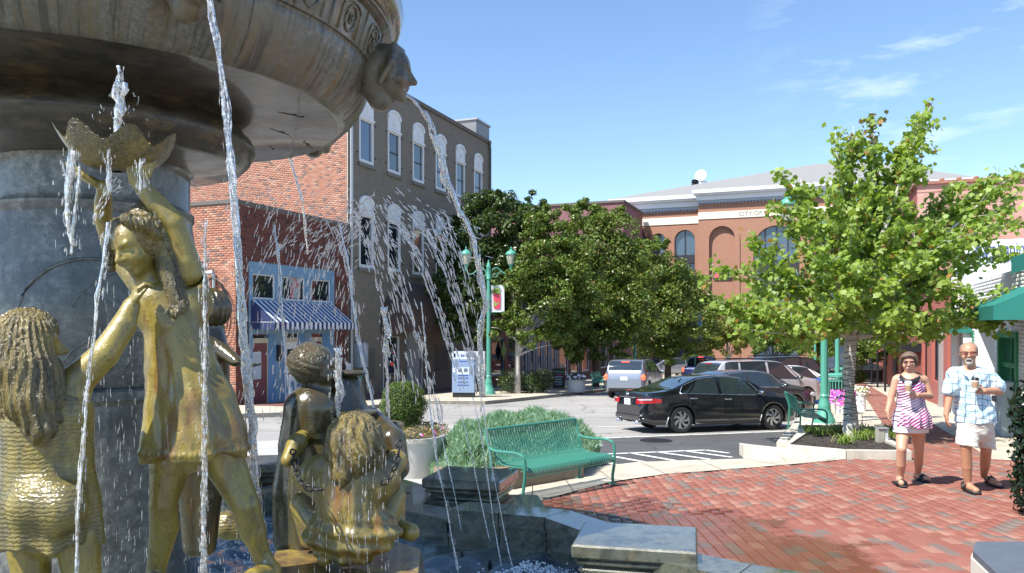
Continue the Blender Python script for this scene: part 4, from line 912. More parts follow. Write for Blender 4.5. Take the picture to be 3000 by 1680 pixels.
    for sg in (-1, 1):
        lb = MB()
        if kind == 'sedan':
            V = []
            for i in range(8):
                a = i/7; X = -L/2-.012+.62*max(0, a-.42)*1.35; 
                yy = sg*(.46+(yw-.46)*min(1, a/.45)) if a < .45 else sg*(side(X+.02, .80)+.012)
                V += [(X+.0, yy, .735+.04*a), (X+.01, yy*1.002, .865+.03*a-.11*max(0, a-.7))]
            lb.add(V, [(2*i, 2*i+2, 2*i+3, 2*i+1) if sg > 0 else (2*i+1, 2*i+3, 2*i+2, 2*i) for i in range(7)]); V2 = [Vector(v)+Vector((-.004, sg*.006, 0)) for v in V]
            lo = lb.build('tail_light', m_red, t, True, local=True)
            l2 = MB(); W2 = [(p.x, p.y, .838) if not k % 2 else (p.x, p.y, p.z-.012) for k, p in enumerate(V2)]; l2.add(W2[2:12], [(2*i, 2*i+2, 2*i+3, 2*i+1) for i in range(4)]); l2.build('lens', m_lens, lo, True, local=True)
        elif kind == 'suv': lb.ell((-L/2+.1, sg*(yw-.04), zb_-.12), (.13, .10, .13)); lo = lb.build('tail_light', m_brake if brake else m_red, t, True, local=True)
        else: lb.box((-L/2+.01, sg*.88, .98), (.06, .12, .30), bev=.02); lo = lb.build('tail_light', m_brake if brake else m_red, t, local=True)
        hf = MB(); xf = L/2-.28; hf.ell((xf+.05, sg*(float(np.interp(xf, st, WP))-.11), float(np.interp(xf, st, BP))-.06), (.24, .12, .075), rot=rotm('Z', -28*sg)); hf.build('headlight', m_lens, t, True, local=True)
        if detail > 1:
            am = MB(); am.ell((xf-.10, sg*(float(np.interp(xf-.1, st, WP))-.025), float(np.interp(xf-.1, st, BP))-.055), (.06, .03, .035), rot=rotm('Z', -20*sg)); am.build('side_marker', m_amber, t, True, local=True)
    xr = -L/2
    pl = MB(); pl.box((xr-.012, 0 if kind != 'pickup' else .0, .78 if kind == 'sedan' else .86), (.02, .31, .16)); po = pl.build('number_plate', m_plate, t, local=True)
    if kind == 'suv' or brake:
        b3 = MB(); X = P['rs'][1]*L if kind == 'suv' else P['rs'][0]*L-.02; z = float(np.interp(X, st, TP)); b3.box((X-.06, 0, z+(-.02 if kind == 'suv' else .5)), (.05, .34, .035)); b3.build('brake_light', m_brake if brake else m_red, t, local=True)
    bm = MB(); bm.box((xr+.16, 0, .40), (.36, 1.56*.92, .18), bev=.05); bm.build('rear_bumper', m_trim if kind != 'sedan' else pm, t, 30, local=True)
    bm = MB(); bm.box((L/2-.2, 0, .36), (.36, 1.3, .16), bev=.05); bm.build('front_bumper', m_trim if kind != 'sedan' else pm, t, 30, local=True)
    if kind == 'suv':
        rr_ = MB()
        for sg in (-1, 1): rr_.tube([(X, sg*.58, float(np.interp(X, st, TP))+.045) for X in np.linspace(-.38*L, .04*L, 8)], .018, 5)
        rr_.build('roof_rail', m_trim, t, True, local=True)
        wp2 = MB(); wp2.box((-.455*L, 0, 1.15), (.02, .5, .02)); wp2.build('wiper', m_trim, t, local=True)
    if detail > 1:   # extra work on the nearest sedan
        c = MB(); c.tube([(xr-.02, yy, .90-.02*abs(yy)) for yy in np.linspace(-.42, .42, 8)], .014, 5); c.build('boot_strip', m_chrome, t, True, local=True)
        c = MB(); c.tube([(xr+.02+.12*abs(yy)**3, yy, .37) for yy in np.linspace(-.74, .74, 12)], .018, 5); c.build('bumper_strip', m_chrome, t, True, local=True)
        for sg in (-1, 1):
            c = MB(); c.lathe([(.038, 0), (.045, .02), (.045, .16), (.036, .16), (.034, .02)], 14, (xr+.10, sg*.52, .27), rot=rotm('Y', -90)); c.build('exhaust', m_chrome, t, True, local=True)
            c = MB(); c.box((xr+.05, sg*.60, .41), (.03, .22, .035)); c.build('reflector', m_red, t, local=True)
            for xw in P['xw']:
                c = MB(); X = xw-Ra-.02; c.tube([(X+.02, sg*(side(X, .5)-.0), .42), (X-.01, sg*side(X, .3), .30), (X-.03, sg*(side(X, .25)-.02), .16)], [.012,.02,.02], 6); c.build('mud_flap', m_galv, t, True, local=True)
        c = MB(); bx0 = xr-.015
        c.tube([(bx0, .06*math.cos(a)*1.0, .975+.05*math.sin(a)) for a in np.linspace(0, 2*math.pi, 13)[:-1]], .006, 4, closed=True)
        for s_ in (-1, 1): c.tube([(bx0-.003, s_*.022, .945), (bx0-.003, s_*.03, 1.005)], .007, 4)
        c.tube([(bx0-.003, -.025, .975), (bx0-.003, .025, .975)], .006, 4); c.build('badge', m_chrome, t, local=True)
        c = MB(); c.box((xr-.024, 0, .815), (.004, .2, .02)); c.box((xr-.024, 0, .745), (.004, .24, .012)); c.build('plate_print', M('plate_blue', (.1,.18,.4), .5), po, local=True)
        hr = MB()
        for s_ in (-1, 1): hr.ell((-.95, s_*.36, 1.06), (.07, .13, .13))
        ho = hr.build('head_restraint', M('beige_leather', (.45,.42,.36), .6), t, True, local=True)
        an_ = MB(); an_.add([(-1.02, 0, 1.43), (-.86, -.02, 1.44), (-.86, .02, 1.44), (-1.0, 0, 1.50)], [(0,1,3),(0,3,2),(1,2,3)]); an_.build('aerial', pm, t, local=True)
    # put it on the sloping road
    hx, hy = math.cos(hd), math.sin(hd); nrm = Vector((0, .037, 1)).normalized(); f = Vector((hx, hy, -.037*hy)).normalized(); l = nrm.cross(f)
    m4 = Matrix(((f.x, l.x, nrm.x), (f.y, l.y, nrm.y), (f.z, l.z, nrm.z))).to_4x4()
    t.location = (x, y, gz(y)-.115); t.rotation_euler = m4.to_euler(); t.scale = (scale,)*3
    return t
hp = math.atan2(.325, .945); hs = math.atan2(FLd[1], FLd[0])
p_black = paint('black_paint', (.004,.005,.008), 0, .2); p_gray = paint('umber_gray_paint', (.055,.047,.05), .5, .3); p_pearl = paint('pearl_white_paint', (.50,.49,.50), .3, .25)
p_white = paint('white_car_paint', (.70,.71,.71)); p_silver = paint('silver_paint', (.25,.275,.32), .6, .3); p_blue = paint('deep_blue_paint', (.008,.02,.10), .2); p_redc = paint('red_paint', (.30,.012,.02)); p_mar = paint('maroon_car_paint', (.06,.008,.012))
car('black_sedan', 'glossy black four door sedan with silver swirl wheels, nearest in the row', 'car', 'sedan', p_black, 4.74, 18.9, hp, .895, 'swirl', detail=2)
car('dark_gray_sedan', 'brownish gray sedan parked just behind the black sedan', 'car', 'sedan', p_gray, 6.55, 22.7, hp, .93, 'five')
car('pearl_suv', 'pearl silver crossover with black side windows parked behind the gray sedan', 'car', 'suv', p_pearl, 8.35, 26.6, hp, .95, 'five')
car('white_sedan', 'white car with its bonnet showing between the pearl crossover and the black SUV', 'car', 'sedan', p_white, 10.35, 29.9, hp, .97)
car('black_suv', 'shiny black SUV with roof rails at the far end of the parked row', 'car', 'suv', p_black, 12.0, 33.6, hp, 1.02)
car('silver_suv', 'silver SUV seen from behind with brake lights lit, driving away', 'car', 'suv', p_silver, 5.45, 34.5, hs, .96, 'five', brake=True)
car('blue_pickup', 'dark blue pickup truck driving away with its brake light on', 'truck', 'pickup', p_blue, 12.3, 50.6, hs, .95, brake=True)
car('silver_hatchback', 'light silver crossover parked side-on at the far junction, left of the blue pickup', 'car', 'suv', p_silver, 13.9, 69, math.pi-.15, .95)
car('maroon_car', 'dark maroon car half hidden behind the parked row, right of the blue pickup', 'car', 'sedan', p_mar, 18.0, 66, math.pi+.1, 1.0)
car('red_suv', 'bright red SUV parked far away under the city hall trees', 'car', 'suv', p_redc, 23.4, 74, math.pi-.1, .95)
car('distant_black_sedan', 'black sedan parked on the far brick path beyond the round bush', 'car', 'sedan', p_black, 22.4, 50, -.25, .95)
# ------------------------------------------------------------------ smooth sculpted bodies (distance field -> surface)
def A3(v): return np.array(tuple(v), np.float32)
class Sdf:
    def __init__(s, res, k=.02): s.res = res; s.k = k; s.L = []
    def cap(s, a, b, ra, rb=None, k=None, op='+'): s.L.append(('c', A3(a), A3(b), ra, ra if rb is None else rb, s.k if k is None else k, op)); return s
    def chain(s, pts, rs, k=None, op='+'):
        for i in range(len(pts)-1): s.cap(pts[i], pts[i+1], rs[i], rs[i+1], k if k is not None or i == 0 else min(s.k, .006), op)
        return s
    def ell(s, c, r, rot=None, k=None, op='+'): s.L.append(('e', A3(c), np.array(r, np.float32), np.array(rot if rot is not None else np.eye(3), np.float32), 0, s.k if k is None else k, op)); return s
    def clip(s, p, n): s.L.append(('p', A3(p), A3(Vector(n).normalized()), 0, 0, .004, '&')); return s
    def field(s):
        lo = np.full(3, 1e9); hi = -lo
        for q in s.L:
            if q[6] != '+': continue
            if q[0] == 'c': r = max(q[3], q[4]); lo = np.minimum(lo, np.minimum(q[1], q[2])-r); hi = np.maximum(hi, np.maximum(q[1], q[2])+r)
            else: r = q[2].max(); lo = np.minimum(lo, q[1]-r); hi = np.maximum(hi, q[1]+r)
        m = 4*s.res+.01; lo -= m; hi += m; n = np.ceil((hi-lo)/s.res).astype(int)+1
        ax = [(lo[i]+np.arange(n[i])*s.res).astype(np.float32) for i in range(3)]; Fd = np.full(n, 1.0, np.float32)
        for kind, a, b, c, d, k, op in s.L:
            if kind == 'p': sl = (slice(None),)*3
            else:
                if kind == 'c': r = max(c, d); l_, h_ = np.minimum(a, b)-r, np.maximum(a, b)+r
                else: r = b.max(); l_, h_ = a-r, a+r
                m2 = k+3*s.res+.01; i0 = np.clip(np.floor((l_-m2-lo)/s.res).astype(int), 0, n-1); i1 = np.clip(np.ceil((h_+m2-lo)/s.res).astype(int)+1, 1, n)
                if (i1 <= i0).any(): continue
                sl = tuple(slice(i0[i], i1[i]) for i in range(3))
            X, Y, Z = np.meshgrid(ax[0][sl[0]], ax[1][sl[1]], ax[2][sl[2]], indexing='ij', sparse=True)
            if kind == 'c':
                ab = b-a; L2 = float(ab@ab)+1e-12; t = np.clip(((X-a[0])*ab[0]+(Y-a[1])*ab[1]+(Z-a[2])*ab[2])/L2, 0, 1)
                D = np.sqrt((X-a[0]-t*ab[0])**2+(Y-a[1]-t*ab[1])**2+(Z-a[2]-t*ab[2])**2)-(c+(d-c)*t)
            elif kind == 'e':
                x, y, z = X-a[0], Y-a[1], Z-a[2]; m_ = c
                u = m_[0,0]*x+m_[1,0]*y+m_[2,0]*z; v = m_[0,1]*x+m_[1,1]*y+m_[2,1]*z; w = m_[0,2]*x+m_[1,2]*y+m_[2,2]*z
                k0 = np.sqrt((u/b[0])**2+(v/b[1])**2+(w/b[2])**2); k1 = np.sqrt((u/b[0]**2)**2+(v/b[1]**2)**2+(w/b[2]**2)**2)+1e-6
                D = k0*(k0-1)/k1
            else: D = -((X-a[0])*b[0]+(Y-a[1])*b[1]+(Z-a[2])*b[2])
            Fs = Fd[sl]
            if op == '+': h = np.maximum(k-np.abs(Fs-D), 0)/max(k, 1e-6); Fd[sl] = np.minimum(Fs, D)-h*h*k*.25
            else:
                if op == '-': D = -D
                h = np.maximum(k-np.abs(Fs-D), 0)/max(k, 1e-6); Fd[sl] = np.maximum(Fs, D)+h*h*k*.25
        return Fd, lo, ax
    def build(s, name, mat, parent=None, disp=None, relax=1):
        Fd, lo, ax = s.field()
        if disp is not None:
            X, Y, Z = np.meshgrid(*ax, indexing='ij', sparse=True); near = np.abs(Fd) < .06
            Fd = np.where(near, Fd-disp(X, Y, Z), Fd)
        V, Q = surf_nets(Fd, lo, s.res, relax); return link(name, raw_mesh(name, V, Q, mat, True), parent)
def surf_nets(Fd, lo, res, relax=1):
    ins = Fd < 0; n = np.array(Fd.shape); c = [slice(0, -1), slice(1, None)]
    cnt = np.zeros(n-1, np.float32); acc = np.zeros((*(n-1), 3), np.float32)
    for axis in range(3):
        o = [a for a in range(3) if a != axis]
        for p in (0, 1):
            for q in (0, 1):
                s0 = [None]*3; s1 = [None]*3; s0[axis] = c[0]; s1[axis] = c[1]; s0[o[0]] = s1[o[0]] = c[p]; s0[o[1]] = s1[o[1]] = c[q]
                f0, f1 = Fd[tuple(s0)], Fd[tuple(s1)]; cr = (f0 < 0) != (f1 < 0)
                t = np.where(cr, f0/(f0-f1+1e-12), 0); cnt += cr; acc[..., axis] += t; acc[..., o[0]] += cr*p; acc[..., o[1]] += cr*q
    act = cnt > 0; idx = -np.ones(n-1, np.int64); cells = np.argwhere(act); idx[act] = np.arange(len(cells))
    V = (cells+acc[act]/cnt[act][:, None])*res+lo; Qs = []
    for axis in range(3):
        o = [a for a in range(3) if a != axis]
        s0 = [slice(1, -1)]*3; s1 = [slice(1, -1)]*3; s0[axis] = slice(0, -1); s1[axis] = slice(1, None)
        a, b = ins[tuple(s0)], ins[tuple(s1)]; cr = a != b; P = np.argwhere(cr); off = np.array([1, 1, 1]); off[axis] = 0; P = P+off
        def cell(d0, d1): R_ = P.copy(); R_[:, o[0]] -= d0; R_[:, o[1]] -= d1; R_ = np.minimum(R_, n-2); return idx[R_[:, 0], R_[:, 1], R_[:, 2]]
        q = np.stack([cell(1, 1), cell(0, 1), cell(0, 0), cell(1, 0)], 1); fl = a[cr]
        if axis == 1: fl = ~fl
        q[~fl] = q[~fl][:, ::-1]; Qs.append(q)
    Q = np.concatenate(Qs); Q = Q[(Q >= 0).all(1)]
    for _ in range(relax):
        S = np.zeros_like(V); C = np.zeros(len(V))
        for i in range(4):
            j = Q[:, (i+1) % 4]; np.add.at(S, Q[:, i], V[j]); np.add.at(C, Q[:, i], 1); np.add.at(S, j, V[Q[:, i]]); np.add.at(C, j, 1)
        V = V*.5+.5*S/np.maximum(C, 1)[:, None]
    return V, Q
def frame3(fwd, up=(0, 0, 1)):
    f = Vector(fwd).normalized(); r = f.cross(Vector(up)).normalized(); u = r.cross(f); return r, f, u     # right, forward, up
def head(S, c, fwd, up, h, ears=True, mouth=0., k=None, fat=1.0):
    r, f, u = frame3(fwd, up); c = Vector(c); k = k or h*.10; Mx = np.array([[r[i], f[i], u[i]] for i in range(3)])
    P = lambda a, b, d: c+r*a*h+f*b*h+u*d*h
    S.ell(P(0, -.05, .10), (.355*h, .43*h, .40*h), Mx, k); S.ell(P(0, .09, -.13), (.27*h*fat, .29*h, .35*h), Mx, k); S.ell(P(0, .25, -.41), (.11*h, .09*h, .085*h), Mx, k)
    for s_ in (-1, 1):
        S.ell(P(s_*.17*fat, .24, -.15), (.115*h*fat, .12*h, .12*h), Mx, k*.8)
        S.ell(P(s_*.155, .42, .012), (.112*h, .11*h, .068*h), Mx, h*.02, '-'); S.ell(P(s_*.15, .285, .0), (.078*h, .07*h, .046*h), Mx, h*.006); S.cap(P(s_*.07, .335, .055), P(s_*.235, .29, .045), .018*h, k=h*.015)
        if ears: S.ell(P(s_*.355, -.02, -.02), (.035*h, .075*h, .11*h), Mx, h*.03)
        S.ell(P(s_*.05, .405, -.135), (.038*h, .04*h, .032*h), Mx, h*.03)
    S.cap(P(-.20, .315, .115), P(.20, .315, .115), .046*h, k=h*.05); S.cap(P(0, .36, .06), P(0, .465, -.12), .032*h, .056*h, k=h*.04)
    S.cap(P(-.09, .335, -.235), P(.09, .335, -.235), .028*h, k=h*.03); S.cap(P(-.075, .33, -.30), P(.075, .33, -.30), .032*h, k=h*.03)
    S.cap(P(-.11, .385, -.266), P(.11, .375, -.266), .026*h+mouth*h, k=h*.02, op='-'); return P
def hand(S, w, d, pn, L, curl=(20, 30), side=1, spread=.0, thumb=35, k=None):
    """wrist w, finger direction d, palm normal pn; side +1 puts the thumb on d x pn"""
    d = Vector(d).normalized(); pn = Vector(pn); pn = (pn-d*pn.dot(d)).normalized(); t = d.cross(pn)*side; w = Vector(w); k = k or L*.06
    Mx = np.array([[t[i], d[i], pn[i]] for i in range(3)]); S.ell(w+d*L*.27, (.22*L, .30*L, .10*L), Mx, k*1.5)
    for i, (o, ln) in enumerate(((.165, .40), (.055, .46), (-.055, .43), (-.16, .35))):
        p = w+d*L*.48+t*L*o; dr = (d+t*o*spread*4).normalized(); ax = dr.cross(pn); a = 0; r0 = .058*L
        for j, q in enumerate((.45, .32, .23)):
            a += R(curl[0] if j == 0 else curl[1]); dd = dr*math.cos(a)+pn*math.sin(a); e = p+dd*ln*q*L; S.cap(p, e, r0, r0*.86, k*.5); p = e; r0 *= .86
    p = w+d*L*.10+t*L*.17; a = R(thumb); dd = (d*math.cos(a)+t*math.sin(a)+pn*.25).normalized(); e = p+dd*.25*L; S.cap(p, e, .08*L, .062*L, k); S.cap(e, e+(d*.9+pn*.35).normalized()*.22*L, .06*L, .048*L, k*.5)

# ------------------------------------------------------------------ fountain statues
def bronze(name, c1, c2, c3, amt=.55, rough=.38, knit=False, strand=False):
    q = N(name); v = q.coord('World'); n1 = q.noise(q.mapv(v, (6, 6, 2.6)), 1.6, 9, .68)
    c = q.mix(q.ramp(n1, .40, .60), c1, c2); n2 = q.noise(q.mapv(v, (9, 9, 2.2), loc=(3, 1, 0)), 1.3, 7, .6)
    c = q.mix(q.math('MULTIPLY', q.ramp(n2, .50, .66), amt), c, c3)
    c = q.mix(q.math('MULTIPLY', q.ramp(q.noise(q.mapv(v, (8, 8, 3), loc=(7, 2, 4)), 1.2, 8, .7), .52, .62), .55), c, (.075,.075,.045)); c = q.mix(q.math('MULTIPLY', q.ramp(q.noise(v, 90, 3), .60, .68), .6), c, (.05,.03,.01))
    q.set(Base_Color=c, Roughness=rough, Specular_IOR_Level=.7, Coat_Weight=.38, Metallic=.0); q.b.inputs['Coat Roughness'].default_value = .04
    h = q.math('ADD', q.noise(v, 28, 6, .7), q.math('MULTIPLY', q.ramp(q.noise(v, 70, 2), .58, .7), .5))
    if knit:
        w = q.n('ShaderNodeTexWave', bands_direction='Z'); q.l(v, w.inputs[0]); w.inputs['Scale'].default_value = 22; w.inputs['Distortion'].default_value = 5; w.inputs['Detail'].default_value = 2; w.inputs['Detail Scale'].default_value = 3; h = q.math('ADD', q.math('MULTIPLY', w.outputs['Fac'], 1.0), h)
    if strand: h = q.math('ADD', q.math('MULTIPLY', q.noise(q.mapv(v, (75, 75, 9)), 1.0, 4, .6, .4), 1.6), h)
    q.bump(h, 1.0 if strand else .4 if knit else .35, .010 if strand else .006); return q.m
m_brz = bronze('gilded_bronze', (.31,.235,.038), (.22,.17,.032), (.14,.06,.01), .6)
m_brzd = bronze('gilded_bronze_dress', (.30,.22,.034), (.16,.13,.036), (.15,.056,.008), .9)
m_brzh = bronze('gilded_bronze_hair', (.25,.18,.035), (.11,.085,.028), (.05,.035,.014), .75, .25, strand=True)
m_brzk = bronze('gilded_bronze_knit', (.28,.215,.045), (.15,.12,.04), (.075,.05,.018), .65, .25, True)
m_brzk3 = bronze('shaded_bronze_hair', (.09,.07,.022), (.055,.05,.025), (.10,.05,.012), .6, .25, strand=True)
m_brzk2 = bronze('shaded_bronze', (.07,.058,.02), (.04,.038,.022), (.09,.045,.01), .6, .2)  # dark copies of the bronze, shade at the well put into the colour
def hairdisp(c, n=26, amp=.004, tw=6, ax=(0, 1)):
    c = tuple(c)
    def f(X, Y, Z):
        a = np.arctan2(Y-c[1], X-c[0]); return amp*(np.sin(a*n+np.sin(Z*31+a*2)*1.3+Z*tw)+.6*np.sin(a*n*1.9+2*np.sin(Z*23)+Z*tw*1.7))
    return f
YA = 2.9; sA = YA/F
J = lambda px, py, dy=0., Y=YA: W(px, py, Y+dy)
# girl holding the shell
gA = thing('girl_statue', 'tall gilded girl statue raising a shell basin above her head under the bowl', 'statue', tuple(J(560, 1690)))
S = Sdf(.0045, .02); hc_ = J(400, 722, -.02); fwd = Vector((-.42, -.84, -.40)); upv = Vector((-.14, .05, 1))
head(S, hc_, fwd, upv, .205, ears=False)
S.cap(J(415, 780, .02), J(470, 880, .04), .050, .055)
S.chain([J(470, 880, .04), J(520, 1000, .05), J(540, 1150, .05), J(560, 1300, .05)], [.085, .085, .10, .11])
S.chain([J(430, 860, .10), J(330, 735, .14), J(303, 640, .10), J(303, 590, .06), J(306, 548, .02)], [.045, .034, .033, .030, .024])
S.chain([J(548, 800, .04), J(545, 770, .03), J(512, 655, .0), J(460, 600, -.01), J(398, 528, -.02)], [.056, .050, .041, .038, .026])
S.chain([J(505, 1300, .03), J(500, 1360, .02), J(478, 1478, .0), J(482, 1545, .02), J(458, 1668, .03), J(455, 1700, .03)], [.075, .073, .049, .052, .034, .034])
S.chain([J(640, 1300, .06), J(665, 1370, .06), J(718, 1480, .02), J(742, 1560, .05), J(768, 1635, .08)], [.078, .072, .052, .047, .031])
S.chain([J(772, 1640, .08), J(790, 1675, .09), J(740, 1695, -.02), J(700, 1712, -.08)], [.034, .042, .036, .022]); S.chain([J(458, 1700, .03), J(440, 1716, -.1)], [.034, .02])
hand(S, J(300, 545, .02), (-1, .1, .45), (.3, 0, 1), .17, (10, 14), side=-1); hand(S, J(402, 530, -.02), (.35, .15, 1), (-.6, .9, 0), .17, (12, 16), side=1)
S.build('body', m_brz, gA)
S = Sdf(.0052, .03)
S.ell(hc_+Vector((.016, .035, .035)), (.094, .105, .100), k=.02); S.chain([J(345, 660, -.04), J(322, 720, -.05), J(326, 790, -.02)], [.026, .024, .012]); 
S.chain([J(430, 640, .02), J(478, 700, .04), J(505, 800, .03), J(528, 900, -.02), J(512, 925, -.06)], [.060, .060, .052, .030, .010])
S.chain([J(492, 700, .01), J(497, 790, -.01), J(512, 880, -.03), J(494, 935, -.05)], [.036, .036, .024, .008]); S.chain([J(370, 640, -.09), J(420, 655, -.09), J(460, 690, -.05)], [.02, .026, .02])
S.ell(hc_+fwd.normalized()*.135+Vector((.0, 0, -.035)), (.082, .10, .095), k=.01, op='-')
S.build('hair', m_brzh, gA, hairdisp(hc_, 34, .0030, 9))
S = Sdf(.0055, .035)
S.chain([J(462, 895, .035), J(512, 960, .04), J(532, 1080, .05), J(560, 1190, .05), J(574, 1290, .05), J(576, 1380, .05)], [.100, .108, .128, .160, .183, .19])
S.cap(J(450, 885, .03), J(560, 860, .04), .05, .052); S.cap(J(575, 800, .05), J(572, 900, .05), .035, .06); S.ell(J(548, 800, -.01), (.05, .09, .055), k=.02, op='-')
S.clip(J(574, 1328, .05), (-.02, 0, 1))
zh = J(0, 1328).z; z1_ = J(0, 900).z; cx_, cy_ = J(540, 1200, .05).x, J(540, 1200, .05).y
def foldA(X, Y, Z):
    a = np.arctan2(Y-cy_, X-cx_-(z1_-Z)*.10); w = np.clip((z1_-Z)/(z1_-zh), 0, 1); return w*(.012*np.sin(a*5+.6+w*1.2)+.007*np.sin(a*9+2+w*2)+.003*np.sin(a*17+Z*20))+.006*np.exp(-((Z-zh-.012)/.012)**2)*(1+.5*np.sin(a*70))
S.build('dress', m_brzd, gA, foldA)
# shell basin she holds
sh = thing('shell_basin', 'scalloped gilded shell basin with a jet rising from it, held by the tall girl', 'fountain shell', tuple(J(343, 480)))
mb = MB(); NT, NR = 84, 14; c = J(343, 455, .02)
def shp(i, j, of=0):
    th_ = 2*math.pi*i/NT; t = j/NR; lobes = math.cos(7*th_+.4); r_ = .205*(.12+.88*t**.75)*(1+.075*lobes*t*t)-of*.5; z = -.052+.115*t**2.2+.030*lobes*t**3-of
    return c+Vector((r_*math.cos(th_), r_*math.sin(th_)*.85, z+.02*math.cos(th_-2.6)*t))
for of in (0, .009):
    V = [shp(i, j, of) for i in range(NT) for j in range(NR+1)]; mb.add(V, [(i*(NR+1)+j, ((i+1) % NT)*(NR+1)+j, ((i+1) % NT)*(NR+1)+j+1, i*(NR+1)+j+1)[::(1 if of == 0 else -1)] for i in range(NT) for j in range(NR)])
V = [p for i in range(NT) for p in (shp(i, NR, 0)+Vector((0,0,.004)), shp(i, NR, .009))]; mb.add(V, [(2*i, 2*i+1, (2*i+3) % (2*NT), (2*i+2) % (2*NT)) for i in range(NT)])
mb.build('shell', m_brzh, sh, 60)
# girl seen from behind, left edge
YL = 2.6; JL = lambda px, py, dy=0.: W(px, py, YL+dy)
gL = thing('girl_statue', 'long haired gilded girl statue seen from behind at the left edge, reaching up', 'statue', tuple(JL(150, 1760)))
S = Sdf(.0052, .02); hl = JL(92, 1015, .0)
head(S, hl, (.86, .42, .06), (0, 0, 1), .205, ears=False); S.cap(JL(100, 1080, .02), JL(120, 1170, .03), .045, .055)
S.chain([JL(70, 1190, .03), JL(200, 1165, .03)], [.07, .065], k=.04)
S.chain([JL(200, 1160, .03), JL(222, 1120, .04), JL(305, 1040, .07), JL(362, 955, .12), JL(386, 895, .16)], [.058, .056, .046, .041, .029]); S.chain([JL(60, 1195, .03), JL(0, 1170, .02), JL(-60, 1120, 0)], [.05, .045, .04])
hand(S, JL(384, 898, .16), (.28, .18, 1), (.7, .5, -.2), .135, (32, 46), side=-1, spread=.3, thumb=30)
for x0, x1 in ((82, 92), (228, 240)): S.chain([JL(x0, 1570, .03), JL(x1, 1680, .02), JL(x1, 1760, .02)], [.072, .058, .05])
S.chain([JL(130, 1200, .04), JL(148, 1400, .04), JL(148, 1540, .04)], [.1, .1, .11]); S.build('body', m_brz, gL)
S = Sdf(.0052, .03); S.ell(JL(78, 990, -.01), (.098, .10, .092)); S.chain([JL(78, 990, -.03), JL(80, 1090, -.07), JL(95, 1180, -.10), JL(120, 1260, -.12), JL(112, 1300, -.12)], [.09, .092, .075, .042, .012])
S.chain([JL(30, 1100, -.02), JL(38, 1210, -.05), JL(58, 1270, -.07)], [.06, .04, .014]); S.chain([JL(140, 1080, -.02), JL(158, 1180, -.05), JL(170, 1230, -.08)], [.045, .035, .012])
S.ell(JL(205, 1020, .05), (.05, .09, .09), k=.02, op='-'); S.build('hair', m_brzh, gL, hairdisp(JL(85, 1100, -.04), 27, .0045, 5))
S = Sdf(.0055, .035); S.chain([JL(90, 1215, .02), JL(190, 1205, .02)], [.085, .08]); S.chain([JL(140, 1240, .03), JL(143, 1350, .03), JL(146, 1470, .02), JL(148, 1640, .03)], [.14, .138, .152, .162]); S.ell(JL(110, 1480, -.10), (.075, .06, .08)); S.ell(JL(190, 1485, -.09), (.07, .06, .08)); S.clip(JL(148, 1588, 0), (.05, 0, 1))
cLx, cLy = JL(146, 1400, .03).x, JL(146, 1400, .03).y; zhl = JL(0, 1588).z
def foldL(X, Y, Z): a = np.arctan2(Y-cLy, X-cLx); w = np.clip((JL(0, 1350).z-Z)/.3, 0, 1); return w*(.010*np.sin(a*6+1)+.006*np.sin(a*11+.4))
S.build('dress', m_brzk, gL, foldL)
# seated girl at the well, back to us
YB = 3.3; JB = lambda px, py, dy=0.: W(px, py, YB+dy)
gB = thing('seated_girl_statue', 'gilded girl statue seated with her back to us in front of the well', 'statue', tuple(JB(1030, 1640)))
S = Sdf(.0058, .03); hb = JB(1040, 1300, .02); head(S, hb, (-.1, 1, -.15), (0, 0, 1), .22); S.cap(JB(1035, 1360), JB(1030, 1400), .05, .06)
S.chain([JB(960, 1420, .02), JB(1110, 1415, .03)], [.07, .07]); S.chain([JB(940, 1400, .05), JB(905, 1400, .06), JB(880, 1392, .12)], [.05, .042, .036]); S.chain([JB(1115, 1415, .05), JB(1160, 1350, .15)], [.06, .05])
S.chain([JB(970, 1560, .1), JB(890, 1478, .22), JB(905, 1580, .25)], [.085, .06, .04]); S.chain([JB(1090, 1565, .1), JB(1150, 1455, .25), JB(1160, 1545, .22), JB(1205, 1560, .12)], [.085, .06, .04, .038])
S.chain([JB(985, 1590, .05), JB(965, 1625, 0.03), JB(950, 1640, -.05)], [.045, .04, .03]); S.cap(JB(1030, 1430, .05), JB(1030, 1540, .05), .11, .13); S.build('body', m_brzd, gB)
S = Sdf(.0052, .025); S.ell(hb+Vector((0, -.01, .01)), (.118, .118, .125)); S.chain([JB(1040, 1340, -.04), JB(1010, 1390, -.07), JB(1000, 1420, -.08)], [.09, .05, .02]); S.chain([JB(980, 1330, -.02), JB(975, 1370, -.03)], [.04, .02]); S.chain([JB(1100, 1330, .0), JB(1105, 1380, -.02)], [.045, .02])
def curl(X, Y, Z): a = np.arctan2(Y-hb.y, X-hb.x); return .0048*np.sin(a*15+4*np.sin(Z*22)+Z*18)+.0035*np.sin(a*27+Z*55+2*np.sin(a*3))
S.build('hair', m_brzh, gB, curl)
S = Sdf(.006, .045); S.chain([JB(975, 1415, .0), JB(1095, 1415, .02)], [.07, .07]); S.chain([JB(1030, 1410, .02), JB(1025, 1480, .02), JB(1030, 1545, .03)], [.115, .13, .15]); S.ell(JB(1030, 1560, .05), (.205, .17, .095)); S.ell(JB(945, 1392, .0), (.088, .08, .085)); S.cap(JB(925, 1400, .02), JB(893, 1402, .04), .055, .042); S.ell(JB(1118, 1405, .03), (.08, .08, .08)); S.chain([JB(960, 1440, -.03), JB(975, 1520, -.05), JB(965, 1570, -.03)], [.05, .04, .03])
def foldB(X, Y, Z): a = np.arctan2(Y-hb.y-.03, X-hb.x); zz = np.clip((JB(0, 1480).z-Z)/.12, 0, 1); return .006*np.sin(a*9+Z*12)+zz*.009*np.sin(Z*95+a*2.2)+.004*np.sin(a*17+1)
